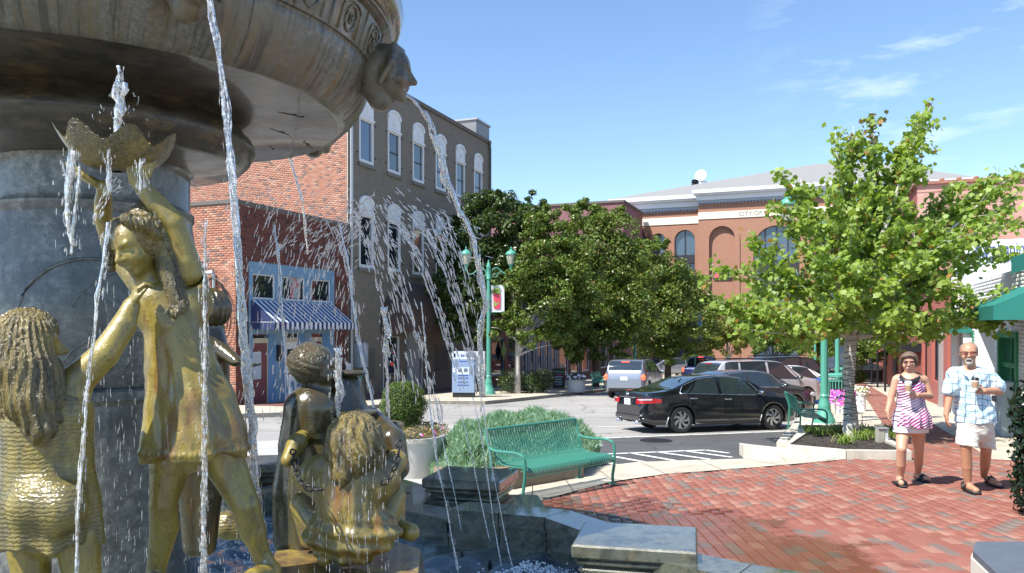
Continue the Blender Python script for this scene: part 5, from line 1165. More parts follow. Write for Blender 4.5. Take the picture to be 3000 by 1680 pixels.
S.build('dress', m_brzd, gB, foldB)
# girl with a bun bending over the well
YC = 3.75; JC = lambda px, py, dy=0.: W(px, py, YC+dy)
gC = thing('bun_girl_statue', 'shade-darkened girl statue with hair in a bun leaning over the urn', 'statue', tuple(JC(900, 1560)))
S = Sdf(.006, .03); hcC = JC(928, 1078); head(S, hcC, (1, .12, -.10), (.05, 0, 1), .22); S.cap(JC(918, 1120), JC(915, 1175, .02), .045, .06)
S.chain([JC(880, 1190, .02), JC(955, 1195, .05)], [.07, .07]); S.chain([JC(915, 1200), JC(900, 1320), JC(895, 1440), JC(900, 1560)], [.12, .125, .15, .16]); S.chain([JC(950, 1200, .02), JC(975, 1290, -.02), JC(1010, 1330, -.02)], [.055, .045, .035]); hand(S, JC(1010, 1330, -.02), (1, 0, -.2), (0, .3, -1), .15, (15, 20)); S.chain([JC(870, 1200), JC(850, 1300, -.02), JC(880, 1380, -.04)], [.055, .045, .035])
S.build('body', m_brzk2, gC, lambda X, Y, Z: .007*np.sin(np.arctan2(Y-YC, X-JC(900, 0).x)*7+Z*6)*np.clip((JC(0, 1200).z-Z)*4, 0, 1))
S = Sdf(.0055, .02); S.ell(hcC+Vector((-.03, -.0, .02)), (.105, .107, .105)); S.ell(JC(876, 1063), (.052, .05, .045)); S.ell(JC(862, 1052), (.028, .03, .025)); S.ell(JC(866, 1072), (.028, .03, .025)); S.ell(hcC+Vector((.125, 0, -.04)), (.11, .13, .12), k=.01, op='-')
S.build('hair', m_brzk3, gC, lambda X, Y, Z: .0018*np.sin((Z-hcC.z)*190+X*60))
# third child behind the tall girl
YD = 3.5; JD = lambda px, py, dy=0.: W(px, py, YD+dy)
gD = thing('small_child_statue', 'partly hidden dark child statue stretching an arm out behind the tall girl', 'statue', tuple(JD(600, 1300)))
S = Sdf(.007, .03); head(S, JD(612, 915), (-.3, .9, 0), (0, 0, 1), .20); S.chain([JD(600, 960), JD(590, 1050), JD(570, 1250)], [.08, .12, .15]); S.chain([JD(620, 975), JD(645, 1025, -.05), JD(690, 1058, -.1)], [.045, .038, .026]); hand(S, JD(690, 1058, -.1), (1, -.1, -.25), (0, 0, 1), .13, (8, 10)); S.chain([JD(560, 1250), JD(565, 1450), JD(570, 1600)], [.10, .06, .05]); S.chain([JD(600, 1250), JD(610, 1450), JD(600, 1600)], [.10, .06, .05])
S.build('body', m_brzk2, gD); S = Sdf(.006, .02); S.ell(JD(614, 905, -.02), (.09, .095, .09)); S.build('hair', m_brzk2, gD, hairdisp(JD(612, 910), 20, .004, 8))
# ------------------------------------------------------------------ fountain: column, bowl, masks, basin
def stone(name, c1, c2, c3, wet=.3, streak=True, rough=.6, patch=.5, ax=(1,1,.12), polar=False):
    q = N(name); v = q.coord('World')
    if polar:      # streaks run down the turned stone: angle round the axis, height
        sp = q.n('ShaderNodeSeparateXYZ'); q.l(v, sp.inputs[0]); an = q.math('ARCTAN2', q.math('SUBTRACT', sp.outputs[1], 5.0), q.math('ADD', sp.outputs[0], 2.65)); cb_ = q.n('ShaderNodeCombineXYZ'); q.l(q.math('MULTIPLY', an, 1.7), cb_.inputs[0]); q.l(sp.outputs[2], cb_.inputs[2]); v = cb_.outputs[0]
    g = q.noise(q.mapv(v, (1, 1, 1.6)), 24, 10, .82)
    c = q.mix(q.ramp(g, .40, .62), tuple(x*.38 for x in c1), tuple(x*1.15 for x in c1))
    c = q.mix(q.ramp(q.noise(v, 1.9, 10, .75), .44, .56), c, c2)
    if streak: c = q.mix(q.math('MULTIPLY', q.ramp(q.noise(q.mapv(v, (9*ax[0], 9*ax[1], 9*ax[2])), 1.0, 8, .7), .50, .62), patch), c, c3)
    if streak: c = q.mix(q.math('MULTIPLY', q.ramp(q.noise(q.mapv(v, (16*ax[0], 16*ax[1], 14*ax[2]), loc=(2,5,1)), 1.0, 8, .7), .50, .58), .75), c, tuple(x*.22 for x in c1))
    q.set(Base_Color=c, Roughness=q.ramp(q.noise(v, 2.2, 5), .4, .6, (rough*.55,)*3, (rough,)*3), Coat_Weight=wet, Specular_IOR_Level=.6); q.b.inputs['Coat Roughness'].default_value = .05
    q.bump(q.math('ADD', g, q.noise(q.mapv(v, (6, 6, 1)), 2, 5)), .4, .012); return q.m
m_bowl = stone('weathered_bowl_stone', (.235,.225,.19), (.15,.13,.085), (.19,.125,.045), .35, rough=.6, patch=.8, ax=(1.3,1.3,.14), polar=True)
m_mask = stone('mask_stone', (.21,.19,.15), (.15,.125,.08), (.18,.11,.035), .3, rough=.55, patch=.5, ax=(.5,.5,.3))
m_under = stone('bowl_underside_shaded', (.085,.07,.048), (.055,.045,.028), (.19,.12,.05), .3, rough=.5, patch=.45, ax=(.35,.35,1))  # base darkened so the stone colour carries the shade under the bowl
m_col = stone('column_stone', (.33,.325,.29), (.12,.125,.11), (.055,.06,.052), .45, rough=.5, patch=.65, ax=(.55,.55,.45), polar=False)
m_wets = stone('wet_green_stone', (.17,.17,.115), (.11,.115,.085), (.15,.11,.04), 1.0, rough=.28, patch=.35, ax=(.5,.5,.5))
CF = Vector((-2.65, 5.0, 0))
ft = thing('fountain', 'great tiered stone fountain bowl on a thick column, filling the upper left', 'fountain', (CF.x, CF.y, .2))
mb = MB(); n = 72
mb.lathe([(.65,.0),(.65,.28),(.60,.34),(.60,1.50),(.63,1.53),(.63,1.58),(.57,1.60)], n, tuple(CF), caps=False); mb.build('pedestal', m_col, ft, 35)
mb = MB(); mb.lathe([(.585,1.60),(.62,1.72),(.648,1.88),(.655,2.02),(.645,2.16),(.62,2.32),(.592,2.46),(.575,2.56),(.57,2.62),(.582,2.64),(.582,2.68),(.562,2.70),(.558,2.72),(.558,2.93),(.58,2.95)], n, tuple(CF), caps=False); mb.build('column', m_col, ft, 35)
# carved lines on the column: arcs of low relief
for az, zc, rr, a0, a1 in ((-64, 2.0, .34, 25, 200), (-40, 1.95, .34, -20, 160), (-64, 1.98, .17, 250, 420), (-30, 1.75, .25, 60, 190), (-50, 1.62, .3, 20, 160), (-22, 2.1, .28, 10, 170), (-75, 1.85, .3, -40, 80)):
    mb = MB(); P = []
    for k in range(18):
        t = R(a0+(a1-a0)*k/17); du = rr*math.cos(t); zz = zc+rr*math.sin(t); a = R(az)+du/.567
        zz = min(2.6, max(1.62, zz)); rc_ = float(np.interp(zz, [1.6,1.72,1.88,2.02,2.16,2.32,2.46,2.62], [.585,.62,.648,.655,.645,.62,.592,.57])); P.append(CF+Vector((rc_*math.cos(a), rc_*math.sin(a), zz)))
    mb.tube(P, [.004+.008*math.sin(math.pi*k/17) for k in range(18)], 6); mb.build('carved_moulding', m_col, ft, True)
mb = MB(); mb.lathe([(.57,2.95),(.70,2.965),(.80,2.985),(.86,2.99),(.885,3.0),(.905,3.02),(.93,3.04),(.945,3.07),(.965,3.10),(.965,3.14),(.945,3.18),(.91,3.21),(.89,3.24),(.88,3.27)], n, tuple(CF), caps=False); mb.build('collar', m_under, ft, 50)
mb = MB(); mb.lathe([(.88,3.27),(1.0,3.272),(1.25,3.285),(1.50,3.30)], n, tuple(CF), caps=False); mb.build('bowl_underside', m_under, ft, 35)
mb = MB(); mod = lambda a, z: 1+.0045*math.sin(a*64)*(1 if 3.32 < z < 3.62 else 0)
mb.lathe([(1.50,3.30),(1.535,3.302),(1.56,3.32),(1.60,3.36),(1.645,3.42),(1.685,3.49),(1.712,3.56),(1.724,3.61),(1.722,3.622)], 256, tuple(CF), caps=False, mod=mod); mb.build('bowl_wall', m_bowl, ft, 50)
mb = MB(); mb.lathe([(1.722,3.622),(1.728,3.634),(1.745,3.638),(1.775,3.72),(1.80,3.80),(1.812,3.845),(1.83,3.85),(1.845,3.858),(1.845,3.868),(1.862,3.874),(1.866,3.886),(1.85,3.892)], 144, tuple(CF), caps=False); mb.build('frieze', m_bowl, ft, 40)
mb = MB(); mb.lathe([(1.84,3.892),(1.88,3.90),(1.925,3.95),(1.945,4.02),(1.935,4.10),(1.88,4.17),(1.80,4.18),(1.72,4.12),(1.5,3.9),(.6,3.7),(0,3.65)], 144, tuple(CF)); mb.build('rim', stone('wet_rim_stone', (.17,.145,.10), (.14,.10,.05), (.20,.11,.03), 1.0, rough=.3), ft, 50)
NP = 30
rib = MB(); rib.tube([(1.742,0,3.642),(1.775,0,3.72),(1.812,0,3.845)], .010, 6); ribm = rib.mesh('panel_rib', m_bowl, True)
ro = MB(); 
def pr(u, w, d=0.): a = w/1.78; r_ = 1.78+.33*(u)*1.0+d; return (r_*math.cos(a), r_*math.sin(a), 3.735+u)
ro.tube([pr(.068*math.sin(t), .058*math.cos(t), .002) for t in np.linspace(0, 2*math.pi, 17)[:-1]], .009, 6, closed=True)
ro.tube([pr(.026*math.sin(t), .022*math.cos(t), .002) for t in np.linspace(0, 2*math.pi, 11)[:-1]], .007, 5, closed=True); ro.ell(pr(0, 0, .004), (.016,.012,.012), nu=8, nv=5); rom = ro.mesh('rosette', m_bowl, True)
ar = MB(); ar.tube([pr(-.085, -.105, 0)]+[pr(.045+.045*math.sin(t), -.105*math.cos(t), .001) for t in np.linspace(0, math.pi, 11)]+[pr(-.085, .105, 0)], .008, 6); arm = ar.mesh('panel_arch', m_bowl, True)
for k in range(NP):
    a = 2*math.pi*k/NP+.05
    if math.cos(a-R(-25)) < -.2: continue
    for nm, me, da in (('panel_rib', ribm, 0), ('rosette', rom, math.pi/NP), ('panel_arch', arm, math.pi/NP)):
        o = link(nm, me, ft); o.location = CF; o.rotation_euler = (0, 0, a+da)
for k in range(40):
    a = 2*math.pi*k/40
    if math.cos(a-R(-25)) < -.2: continue
    mb = MB() if k == 0 or 'cjm' not in globals() else None
    if mb is not None: mb.tube([(1.546,0,3.312),(1.605,0,3.362),(1.65,0,3.42),(1.69,0,3.49),(1.717,0,3.56),(1.727,0,3.615)], .0045, 5); cjm = mb.mesh('wall_joint', m_under, True)
    if k % 5 == 0: o = link('wall_joint', cjm, ft); o.location = CF; o.rotation_euler = (0, 0, a+.12)
# cracked, peeling patches on the underside
for ang, r0_, ln in ((12, 1.05, .35), (-8, 1.2, .25), (28, 1.3, .3), (40, 1.15, .22)):
    mb = MB(); P = []; a = R(ang)
    for k in range(9): P.append(CF+Vector(((r0_+.02*random.uniform(-1,1)+ln*k/8*.5)*math.cos(a+ln*k/8*.6), (r0_+ln*k/8*.5)*math.sin(a+ln*k/8*.6), 3.272+(r0_+ln*k/16-1)*.05)))
    mb.tube(P, [.001+.006*math.sin(math.pi*k/8)*random.uniform(.4, 1.3) for k in range(9)], 5); mb.build('crack', m_under, ft)
# masks that spit water
def mask(ang, nm_label):
    a = R(ang); d = Vector((math.cos(a), math.sin(a), 0)); c = CF+d*1.85+Vector((0, 0, 3.60)); t = link_mask = None
    S = Sdf(.0065, .02); head(S, c, (d.x, d.y, -.08), (0, 0, 1), .37, mouth=.035, fat=1.2, ears=False); S.ell(c-d*.10+Vector((0,0,.01)), (.13, .13, .18), k=.03)
    S.cap(c+Vector((0,0,-.17))-d*.05, c-d*.12+Vector((0,0,-.02)), .08, .10)
    r_, f_, u_ = frame3((d.x, d.y, -.08))
    for s_ in (-1, 1):
        for q_ in range(6): S.chain([c+r_*s_*(.012+.02*q_)+u_*(.150-.012*q_)+f_*(.085-.012*q_), c+r_*s_*(.05+.02*q_)+u_*(.165-.028*q_)+f_*.03, c+r_*s_*(.085+.012*q_)+u_*(.12-.045*q_)-f_*.03], [.012, .022, .018], k=.012)
    return S.build('mask', m_mask, ft)
mask(3, ''); mask(-50, ''); mask(56, '')

# basin rim, water, corner blocks
ZR, ZW = .58, .30
rimc = [(.62, 5.33), (.33, 5.78), (-.05, 5.93), (-.42, 6.05), (-.88, 6.42), (-.74, 6.92), (-1.10, 7.36), (-1.60, 7.50), (-2.02, 7.28), (-2.25, 6.95), (-2.7, 7.15), (-3.6, 7.5), (-5.0, 7.1), (-6.0, 5.6), (-6.1, 4.0), (-5.2, 2.2), (-3.2, 1.2), (-1.2, 1.3), (.3, 2.0), (1.5, 2.7), (2.0, 3.5), (1.80, 4.12), (1.30, 4.42), (.95, 4.72)]
bas = thing('fountain_basin', 'low wet greenish stone basin wall curving round the fountain pool', 'basin wall', (-1, 4.5, .1))
nr_ = len(rimc)
def nrm2(i):
    a, b, c = Vector(rimc[i-1]), Vector(rimc[i]), Vector(rimc[(i+1) % nr_]); t = ((b-a).normalized()+(c-b).normalized()).normalized(); return Vector((-t.y, t.x))
for i in range(nr_):
    j = (i+1) % nr_
    if i == nr_-1: continue
    A, B = Vector(rimc[i]), Vector(rimc[j]); nA, nB = nrm2(i)*.15, nrm2(j)*.15; e = (B-A).normalized()*.004
    lowr = .50 if 3 <= i <= 10 else ZR
    for nm, w, z0, z1 in (('rim_stone', 1.0, lowr-.10, lowr), ('wall_stone', .86, -.1, lowr-.103)):
        P = [A+nA*w+e, B+nB*w-e, B-nB*w-e, A-nA*w+e]; mb = MB(); mb.prism([(p.x, p.y) for p in P], z0, z1, bottom=True)
        mb.build(nm, m_wets, bas)
q = N('pool_water'); v = q.coord('World')
foam = q.ramp(q.noise(v, 9, 8, .7), .62, .74)
q.set(Base_Color=q.mix(q.math('MULTIPLY', foam, .35), q.mix(q.ramp(q.noise(v, .8, 5), .4, .6), (.05,.085,.10), (.11,.13,.10)), (.45,.5,.52)), Roughness=.05, Specular_IOR_Level=.6, Coat_Weight=.5); q.b.inputs['Coat Roughness'].default_value = .02
q.bump(q.noise(v, 26, 4, .55), .5, .02); m_water = q.m
gx, gy_ = np.meshgrid(np.arange(-6.3, 2.1, .035), np.arange(1.0, 7.7, .035), indexing='ij')
zz = np.zeros_like(gx)
for k in range(26):
    a = rng.uniform(0, 6.28); wl = rng.uniform(.07, .5); zz += .0045*(wl/.3)**.8*np.sin((gx*math.cos(a)+gy_*math.sin(a))*2*math.pi/wl+rng.uniform(0, 6))
for cx, cy, am in ((.15, 5.1, .03), (-2.0, 5.9, .02), (-.6, 6.2, .01), (-1.3, 6.3, .015)): rr = np.hypot(gx-cx, gy_-cy); zz += am*np.sin(rr*42)*np.exp(-rr*2.4)
zz += rng.normal(0, .0018, zz.shape)
ni, nj = gx.shape; ok_ = inpoly(gx.ravel(), gy_.ravel(), rimc).reshape(gx.shape)
idx = np.arange(ni*nj).reshape(ni, nj); Qw = np.stack([idx[:-1, :-1], idx[1:, :-1], idx[1:, 1:], idx[:-1, 1:]], -1)[(ok_[:-1, :-1] | ok_[1:, 1:] | ok_[1:, :-1] | ok_[:-1, 1:])].reshape(-1, 4)
o = link('water', raw_mesh('water', np.stack([gx, gy_, ZW+zz], -1).reshape(-1, 3), Qw, m_water, True)); o['kind'] = 'structure'
def block(label, cx, cy, rz, w, d, zt=.65):
    t = thing('corner_block', label, 'stone block', (cx, cy, .1), group='moulded corner blocks of the basin'); rm = Matrix.Rotation(R(rz), 3, 'Z')
    for nm, f_, z0, z1, b in (('cap', 1., zt-.085, zt, .012), ('moulding', .94, zt-.125, zt-.087, .012), ('moulding', .90, zt-.20, zt-.127, .03), ('moulding', .80, zt-.245, zt-.202, .012), ('plinth', .74, -.1, zt-.247, .006)):
        mb = MB(); mb.box((cx, cy, (z0+z1)/2), (w*f_, d*f_, z1-z0), rm, bev=b); mb.build(nm, m_wets, t)
block('wet moulded stone block at the bottom centre beside the brick paving', .78, 4.91, -13, .74, .60)
block('dark wet moulded stone block behind the pool, left of the green bench', -.36, 6.98, -15, .70, .64)
block('shaded moulded stone block between the tall girl statue and the well', -2.42, 7.72, 14, .72, .6)
mb = MB(); mb.prism([(-.98, 6.42), (-.72, 6.98), (.22, 6.95), (.30, 6.30), (-.42, 6.22)], .1, .47); mb.build('plinth_step', m_wets, bas)
# ledge the well stands on, and rocks under the standing girls
wl_ = thing('well_ledge', 'ochre stained stone ledge under the seated statue at the bottom edge', 'stone ledge', (-.75, 3.3, .6))
mb = MB(); tp = [(-.98, 2.9), (-.36, 2.9), (-.42, 3.62), (-.98, 4.1), (-1.12, 3.9)]; bt = [(-1.15, 2.7), (-.25, 2.7), (-.3, 3.8), (-.95, 4.3), (-1.3, 4.0)]
V = [(x, y, .93) for x, y in tp]+[(x, y, .1) for x, y in bt]; mb.add(V, [(0,1,2,3,4)]+[(i, 5+i, 5+(i+1) % 5, (i+1) % 5) for i in range(5)]); mb.build('ledge', bronze('ochre_stained_stone', (.30,.22,.06), (.16,.09,.045), (.10,.06,.04), .7, .2), wl_)
for lab, x, y, z, r_ in (('rounded wet rock under the tall girl statue', *tuple(J(610, 1600))[:2], .995, .42), ('rounded wet rock under the girl statue at the left edge', *tuple(JL(150, 1700))[:2], .93, .3)):
    S = Sdf(.02, .06); 
    for k in range(5): S.ell((x+random.uniform(-.12, .12), y+random.uniform(-.08, .08), z-.18-.14*k), (r_*random.uniform(.6, .8), r_*.6, .18))
    S.clip((x, y, z), (0, 0, 1)); tag(S.build('statue_rock', m_wets), lab, 'rock')
# the old well: urn, ringed ledge, pillar and big pot with chain
we = thing('well_urn', 'dark bell shaped urn on a ringed pillar above a wide pot', 'urn', tuple(JC(1005, 1400)))
sC = YC/F; cU = JC(1012, 1240, .12)
def zU(py): return JC(0, py, .12).z
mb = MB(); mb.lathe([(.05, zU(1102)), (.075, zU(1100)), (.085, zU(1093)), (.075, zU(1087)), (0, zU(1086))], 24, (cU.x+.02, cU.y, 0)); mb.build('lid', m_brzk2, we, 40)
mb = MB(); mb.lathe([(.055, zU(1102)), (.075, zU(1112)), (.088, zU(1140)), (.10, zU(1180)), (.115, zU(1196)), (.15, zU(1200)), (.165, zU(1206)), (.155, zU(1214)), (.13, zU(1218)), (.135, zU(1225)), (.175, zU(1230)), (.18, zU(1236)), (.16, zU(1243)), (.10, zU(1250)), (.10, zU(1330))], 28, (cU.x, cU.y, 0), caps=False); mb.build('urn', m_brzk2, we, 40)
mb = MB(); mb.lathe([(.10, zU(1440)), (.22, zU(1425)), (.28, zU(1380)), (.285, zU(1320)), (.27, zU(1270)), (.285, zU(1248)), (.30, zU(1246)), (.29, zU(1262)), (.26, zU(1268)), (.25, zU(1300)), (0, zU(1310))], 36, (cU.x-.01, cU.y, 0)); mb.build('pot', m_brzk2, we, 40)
chn = thing('chain', 'dark iron chain sagging round both sides of the well', 'chain', tuple(JC(905, 1430)))
lk = MB(); lk.tube([(.011*math.cos(t), 0, .019*math.sin(t)) for t in np.linspace(0, 2*math.pi, 11)[:-1]], .0042, 5, closed=True); lkm = lk.mesh('chain_link', m_black, True)
def chain_line(P):
    P = [Vector(p) for p in P]; L = [0]
    for a, b in zip(P, P[1:]): L.append(L[-1]+(b-a).length)
    n_ = int(L[-1]/.031)
    for k in range(n_):
        s_ = (k+.5)*L[-1]/n_; i = max(j for j in range(len(L)) if L[j] <= s_); i = min(i, len(P)-2); t = (s_-L[i])/(L[i+1]-L[i]); p = P[i].lerp(P[i+1], t); d = (P[i+1]-P[i]).normalized()
        o = link('chain_link', lkm, chn); q_ = d.to_track_quat('Z', 'Y').to_matrix() @ Matrix.Rotation(math.pi/2*(k % 2), 3, 'Z'); mm = q_.to_4x4(); mm.translation = p; o.matrix_basis = mm
chain_line([J(858, 1318, .3), J(862, 1360, .22), J(876, 1402, .15), J(900, 1430, .12), J(945, 1436, .12)]); chain_line([J(1170, 1290, .3), J(1167, 1330, .26), J(1157, 1368, .22), J(1142, 1398, .2), J(1118, 1420, .2)])
tip = Sdf(.006, .02); tip.chain([J(900, 1270, .8), J(870, 1300, .65), J(842, 1350, .6)], [.03, .045, .03]); tip.build('pot_spout', m_brz, we)
tip = Sdf(.006, .02); tip.chain([J(1100, 1235, .75), J(1150, 1290, .62), J(1160, 1370, .6), J(1130, 1440, .6)], [.05, .06, .06, .03]); tip.build('draped_cloth', m_brzk2, we)
fsh = Sdf(.006, .02); fc_ = J(668, 1540, .9); fsh.chain([fc_+Vector((-.12, 0, .02)), fc_, fc_+Vector((.10, 0, -.03))], [.03, .07, .045]); fsh.cap(fc_+Vector((-.12, 0, .02)), fc_+Vector((-.2, 0, .08)), .02, .035); o = fsh.build('fish_spout', m_brzk); tag(o, 'small gilded fish spout behind the legs of the tall girl statue', 'fish statue')

# ------------------------------------------------------------------ running water
wm_ = bpy.data.materials.new('falling_water'); t_ = nt(wm_); nn = t_.nodes; ll = t_.links
ou = nn.new('ShaderNodeOutputMaterial'); gl = nn.new('ShaderNodeBsdfGlass'); gl.inputs['IOR'].default_value = 1.33; gl.inputs['Roughness'].default_value = .02; gl.inputs[0].default_value = (1,.98,.94,1)
pb = nn.new('ShaderNodeBsdfPrincipled'); pb.inputs['Base Color'].default_value = (.90,.92,.95,1); pb.inputs['Roughness'].default_value = .12; pb.inputs['Coat Weight'].default_value = 1
tr = nn.new('ShaderNodeBsdfTranslucent'); tr.inputs[0].default_value = (.92,.94,1,1); m1 = nn.new('ShaderNodeMixShader'); m1.inputs[0].default_value = .35; m2 = nn.new('ShaderNodeMixShader'); m2.inputs[0].default_value = .42
ll.new(pb.outputs[0], m1.inputs[1]); ll.new(tr.outputs[0], m1.inputs[2]); ll.new(gl.outputs[0], m2.inputs[1]); ll.new(m1.outputs[0], m2.inputs[2]); ll.new(m2.outputs[0], ou.inputs[0])
ng = nn.new('ShaderNodeNewGeometry'); nz = nn.new('ShaderNodeTexNoise'); nz.inputs['Scale'].default_value = 60; ll.new(ng.outputs['Position'], nz.inputs['Vector']); rr_ = nn.new('ShaderNodeValToRGB'); rr_.color_ramp.elements[0].position = .42; rr_.color_ramp.elements[1].position = .66
rr_.color_ramp.elements[0].color = (.04,)*3+(1,); rr_.color_ramp.elements[1].color = (.7,)*3+(1,); ll.new(nz.outputs[0], rr_.inputs[0]); ll.new(rr_.outputs[0], m2.inputs[0])
K = 3000/2576
class Spray:
    def __init__(s): s.V = []; s.Q = []; s.n = 0; s.T = []; s.nt = 0; s.mb = MB()
    def drop(s, p, d, ln, r_):
        r_ *= .50; ln *= 1.2
        d = Vector(d).normalized(); u = d.cross(Vector((.3, 1, .2))).normalized(); w = d.cross(u); p = Vector(p); k = 5
        V = [p-d*ln*.5]+[p+d*ln*z+(u*math.cos(2*math.pi*i/k)+w*math.sin(2*math.pi*i/k))*r_*q_ for z, q_ in ((-.28, .75), (.12, 1.), (.38, .7)) for i in range(k)]+[p+d*ln*.5]
        f = [(0, 1+(i+1) % k, 1+i) for i in range(k)]+[(1+j*k+i, 1+j*k+(i+1) % k, 1+(j+1)*k+(i+1) % k, 1+(j+1)*k+i) for j in range(2) for i in range(k)]+[(1+3*k, 1+2*k+i, 1+2*k+(i+1) % k) for i in range(k)]
        s.mb.add(V, f)
    def rope(s, P, r_, wob=.3, step=.018):
        P = [Vector(p) for p in P]; L = sum((b-a).length for a, b in zip(P, P[1:])); n_ = max(6, int(L/step)); C = []
        cum = [0]; 
        for a, b in zip(P, P[1:]): cum.append(cum[-1]+(b-a).length)
        for i in range(n_+1):
            t = L*i/n_; j = min(max(k for k in range(len(cum)) if cum[k] <= t+1e-9), len(P)-2); f = (t-cum[j])/(cum[j+1]-cum[j]); C.append(P[j].lerp(P[j+1], f))
        C = [C[0]]+[(C[i-1]+C[i]*2+C[i+1])/4 for i in range(1, n_)]+[C[-1]]
        rs = [(r_[0]+(r_[1]-r_[0])*i/n_ if isinstance(r_, tuple) else r_)*.85 for i in range(n_+1)]
        m_ = n_+1; lo_ = lambda sc: np.interp(np.arange(m_), np.arange(0, m_+sc, sc), rng.normal(0, 1, len(np.arange(0, m_+sc, sc))))
        for q_ in range(3):
            ox, oy, wv = lo_(6)*.6+lo_(2)*.18, lo_(6)*.6+lo_(2)*.18, np.clip(.50+.22*lo_(4)+wob*.5*lo_(2), .12, 1.1)
            s.mb.tube([c+Vector((ox[i], oy[i], 0))*rs[i] for i, c in enumerate(C)], [rs[i]*wv[i] for i in range(m_)], 6)
        return C, rs
    def done(s, label, nm='water_jet'):
        o = s.mb.build(nm, wm_, None, True); return tag(o, label, 'water jet', kind='stuff')
def pts(L, Ys):
    n_ = len(L); return [W(px*K, py*K, Ys[0]+(Ys[1]-Ys[0])*i/(n_-1)) for i, (px, py) in enumerate(L)]
s = Spray()   # thick jet from the left mask
P = pts([(521,-10),(530,40),(541,90),(551,160),(562,230),(569,300),(575,360),(581,420),(587,500),(594,590),(600,680),(606,760),(612,850),(618,930),(626,1030),(634,1120),(642,1200),(650,1290),(658,1370),(668,1450)], (3.40, 2.95))
s.rope(P, (.0085, .013), .3); s.rope([p+Vector((.010, .004, 0)) for p in P], (.006, .011), .45); s.rope([p+Vector((-.008, -.004, 0)) for p in P[4:]], (.004, .010), .5)
for i in range(260):
    a = random.random(); j = int(a*(len(P)-1)); p = P[j].lerp(P[min(j+1, len(P)-1)], random.random()); s.drop(p+Vector((random.gauss(0, .006+.014*a), random.gauss(0, .01), 0)), (.03, 0, -1), random.uniform(.01, .045), random.uniform(.0015, .004))
s.done('thick glittering water jet falling past the tall girl statue from the upper mask')
s = Spray()   # twisting ribbon from the profile mask
P = pts([(1016,236),(1040,252),(1062,280),(1078,310),(1092,345),(1103,390),(1118,445),(1140,500),(1168,545),(1190,590),(1199,640),(1205,690),(1216,735),(1222,775),(1210,800),(1204,850),(1210,930),(1212,1000)], (5.25, 5.3))
s.rope(P[:9], (.010, .030), .25); s.rope([p+Vector((.02, 0, .0)) for p in P[2:8]], (.012, .02), .4); s.rope(P[8:], (.018, .016), .45, .03); s.rope([p+Vector((.015, 0, 0)) for p in P[10:]], .010, .5, .03)
for i in range(120): j = random.randint(6, len(P)-2); p = P[j].lerp(P[j+1], random.random()); s.drop(p+Vector((random.gauss(0, .02), 0, 0)), P[j+1]-P[j], random.uniform(.02, .08), random.uniform(.003, .007))
s.done('twisting ribbon of water spat by the profile mask on the bowl rim')
s = Spray(); P = pts([(728,392),(745,450),(758,500),(768,560),(775,640)], (6.2, 6.4)); s.rope(P, .011, .4, .03); s.done('thin water thread seen behind the bowl against the sunlit brick')
s = Spray()   # jet rising from the shell
P = pts([(297,352),(296,330),(298,300),(302,270),(300,240),(304,210),(303,185),(302,168)], (2.9, 2.9))
s.rope(P, (.021, .014), .35, .012); s.rope([p+Vector((.009, -.01, 0)) for p in P[1:6]], .015, .5, .012); s.rope([p+Vector((-.008, .01, 0)) for p in P[2:6]], .013, .5, .012)
for i in range(60): s.drop(P[0]+Vector((random.gauss(0, .05), random.gauss(0, .03), random.uniform(-.05, .18))), (random.gauss(0, .4), 0, -1), random.uniform(.006, .022), random.uniform(.002, .005))
s.done('bright foaming jet rising from the scalloped shell basin')
s = Spray()
for L, w in (([(178,378),(176,420),(168,480),(165,540),(172,580),(182,620)], .010), ([(186,380),(180,440),(170,500)], .008), ([(200,420),(198,470),(186,530),(182,600),(180,640)], .006), ([(271,378),(270,420),(272,460),(276,490)], .006), ([(355,400),(350,450),(352,480)], .006)):
    P = pts(L, (2.75, 2.75)); s.rope(P, w, .45, .012)
    for i in range(40): j = random.randint(0, len(P)-2); s.drop(P[j].lerp(P[j+1], random.random())+Vector((random.gauss(0, .012), random.gauss(0, .02), 0)), (0, 0, -1), random.uniform(.01, .03), random.uniform(.002, .0045))
for sg in (-1, 1):   # little arching sprays above the girl's hair
    for k in range(5):
        for i in range(16): t = i/15; x = 318*K+sg*(10+70*t+8*k)*.9; y_ = (470-26*math.sin(min(1, t*2.2)*math.pi/2)+150*max(0, t-.25)**1.5+5*k)*K; s.drop(W(x+random.gauss(0, 4), y_+random.gauss(0, 5), 2.86), (sg*.5, 0, -.2-2*t), random.uniform(.01, .024), random.uniform(.0025, .005))
s.done('splashing water strings spilling from the scalloped shell basin')
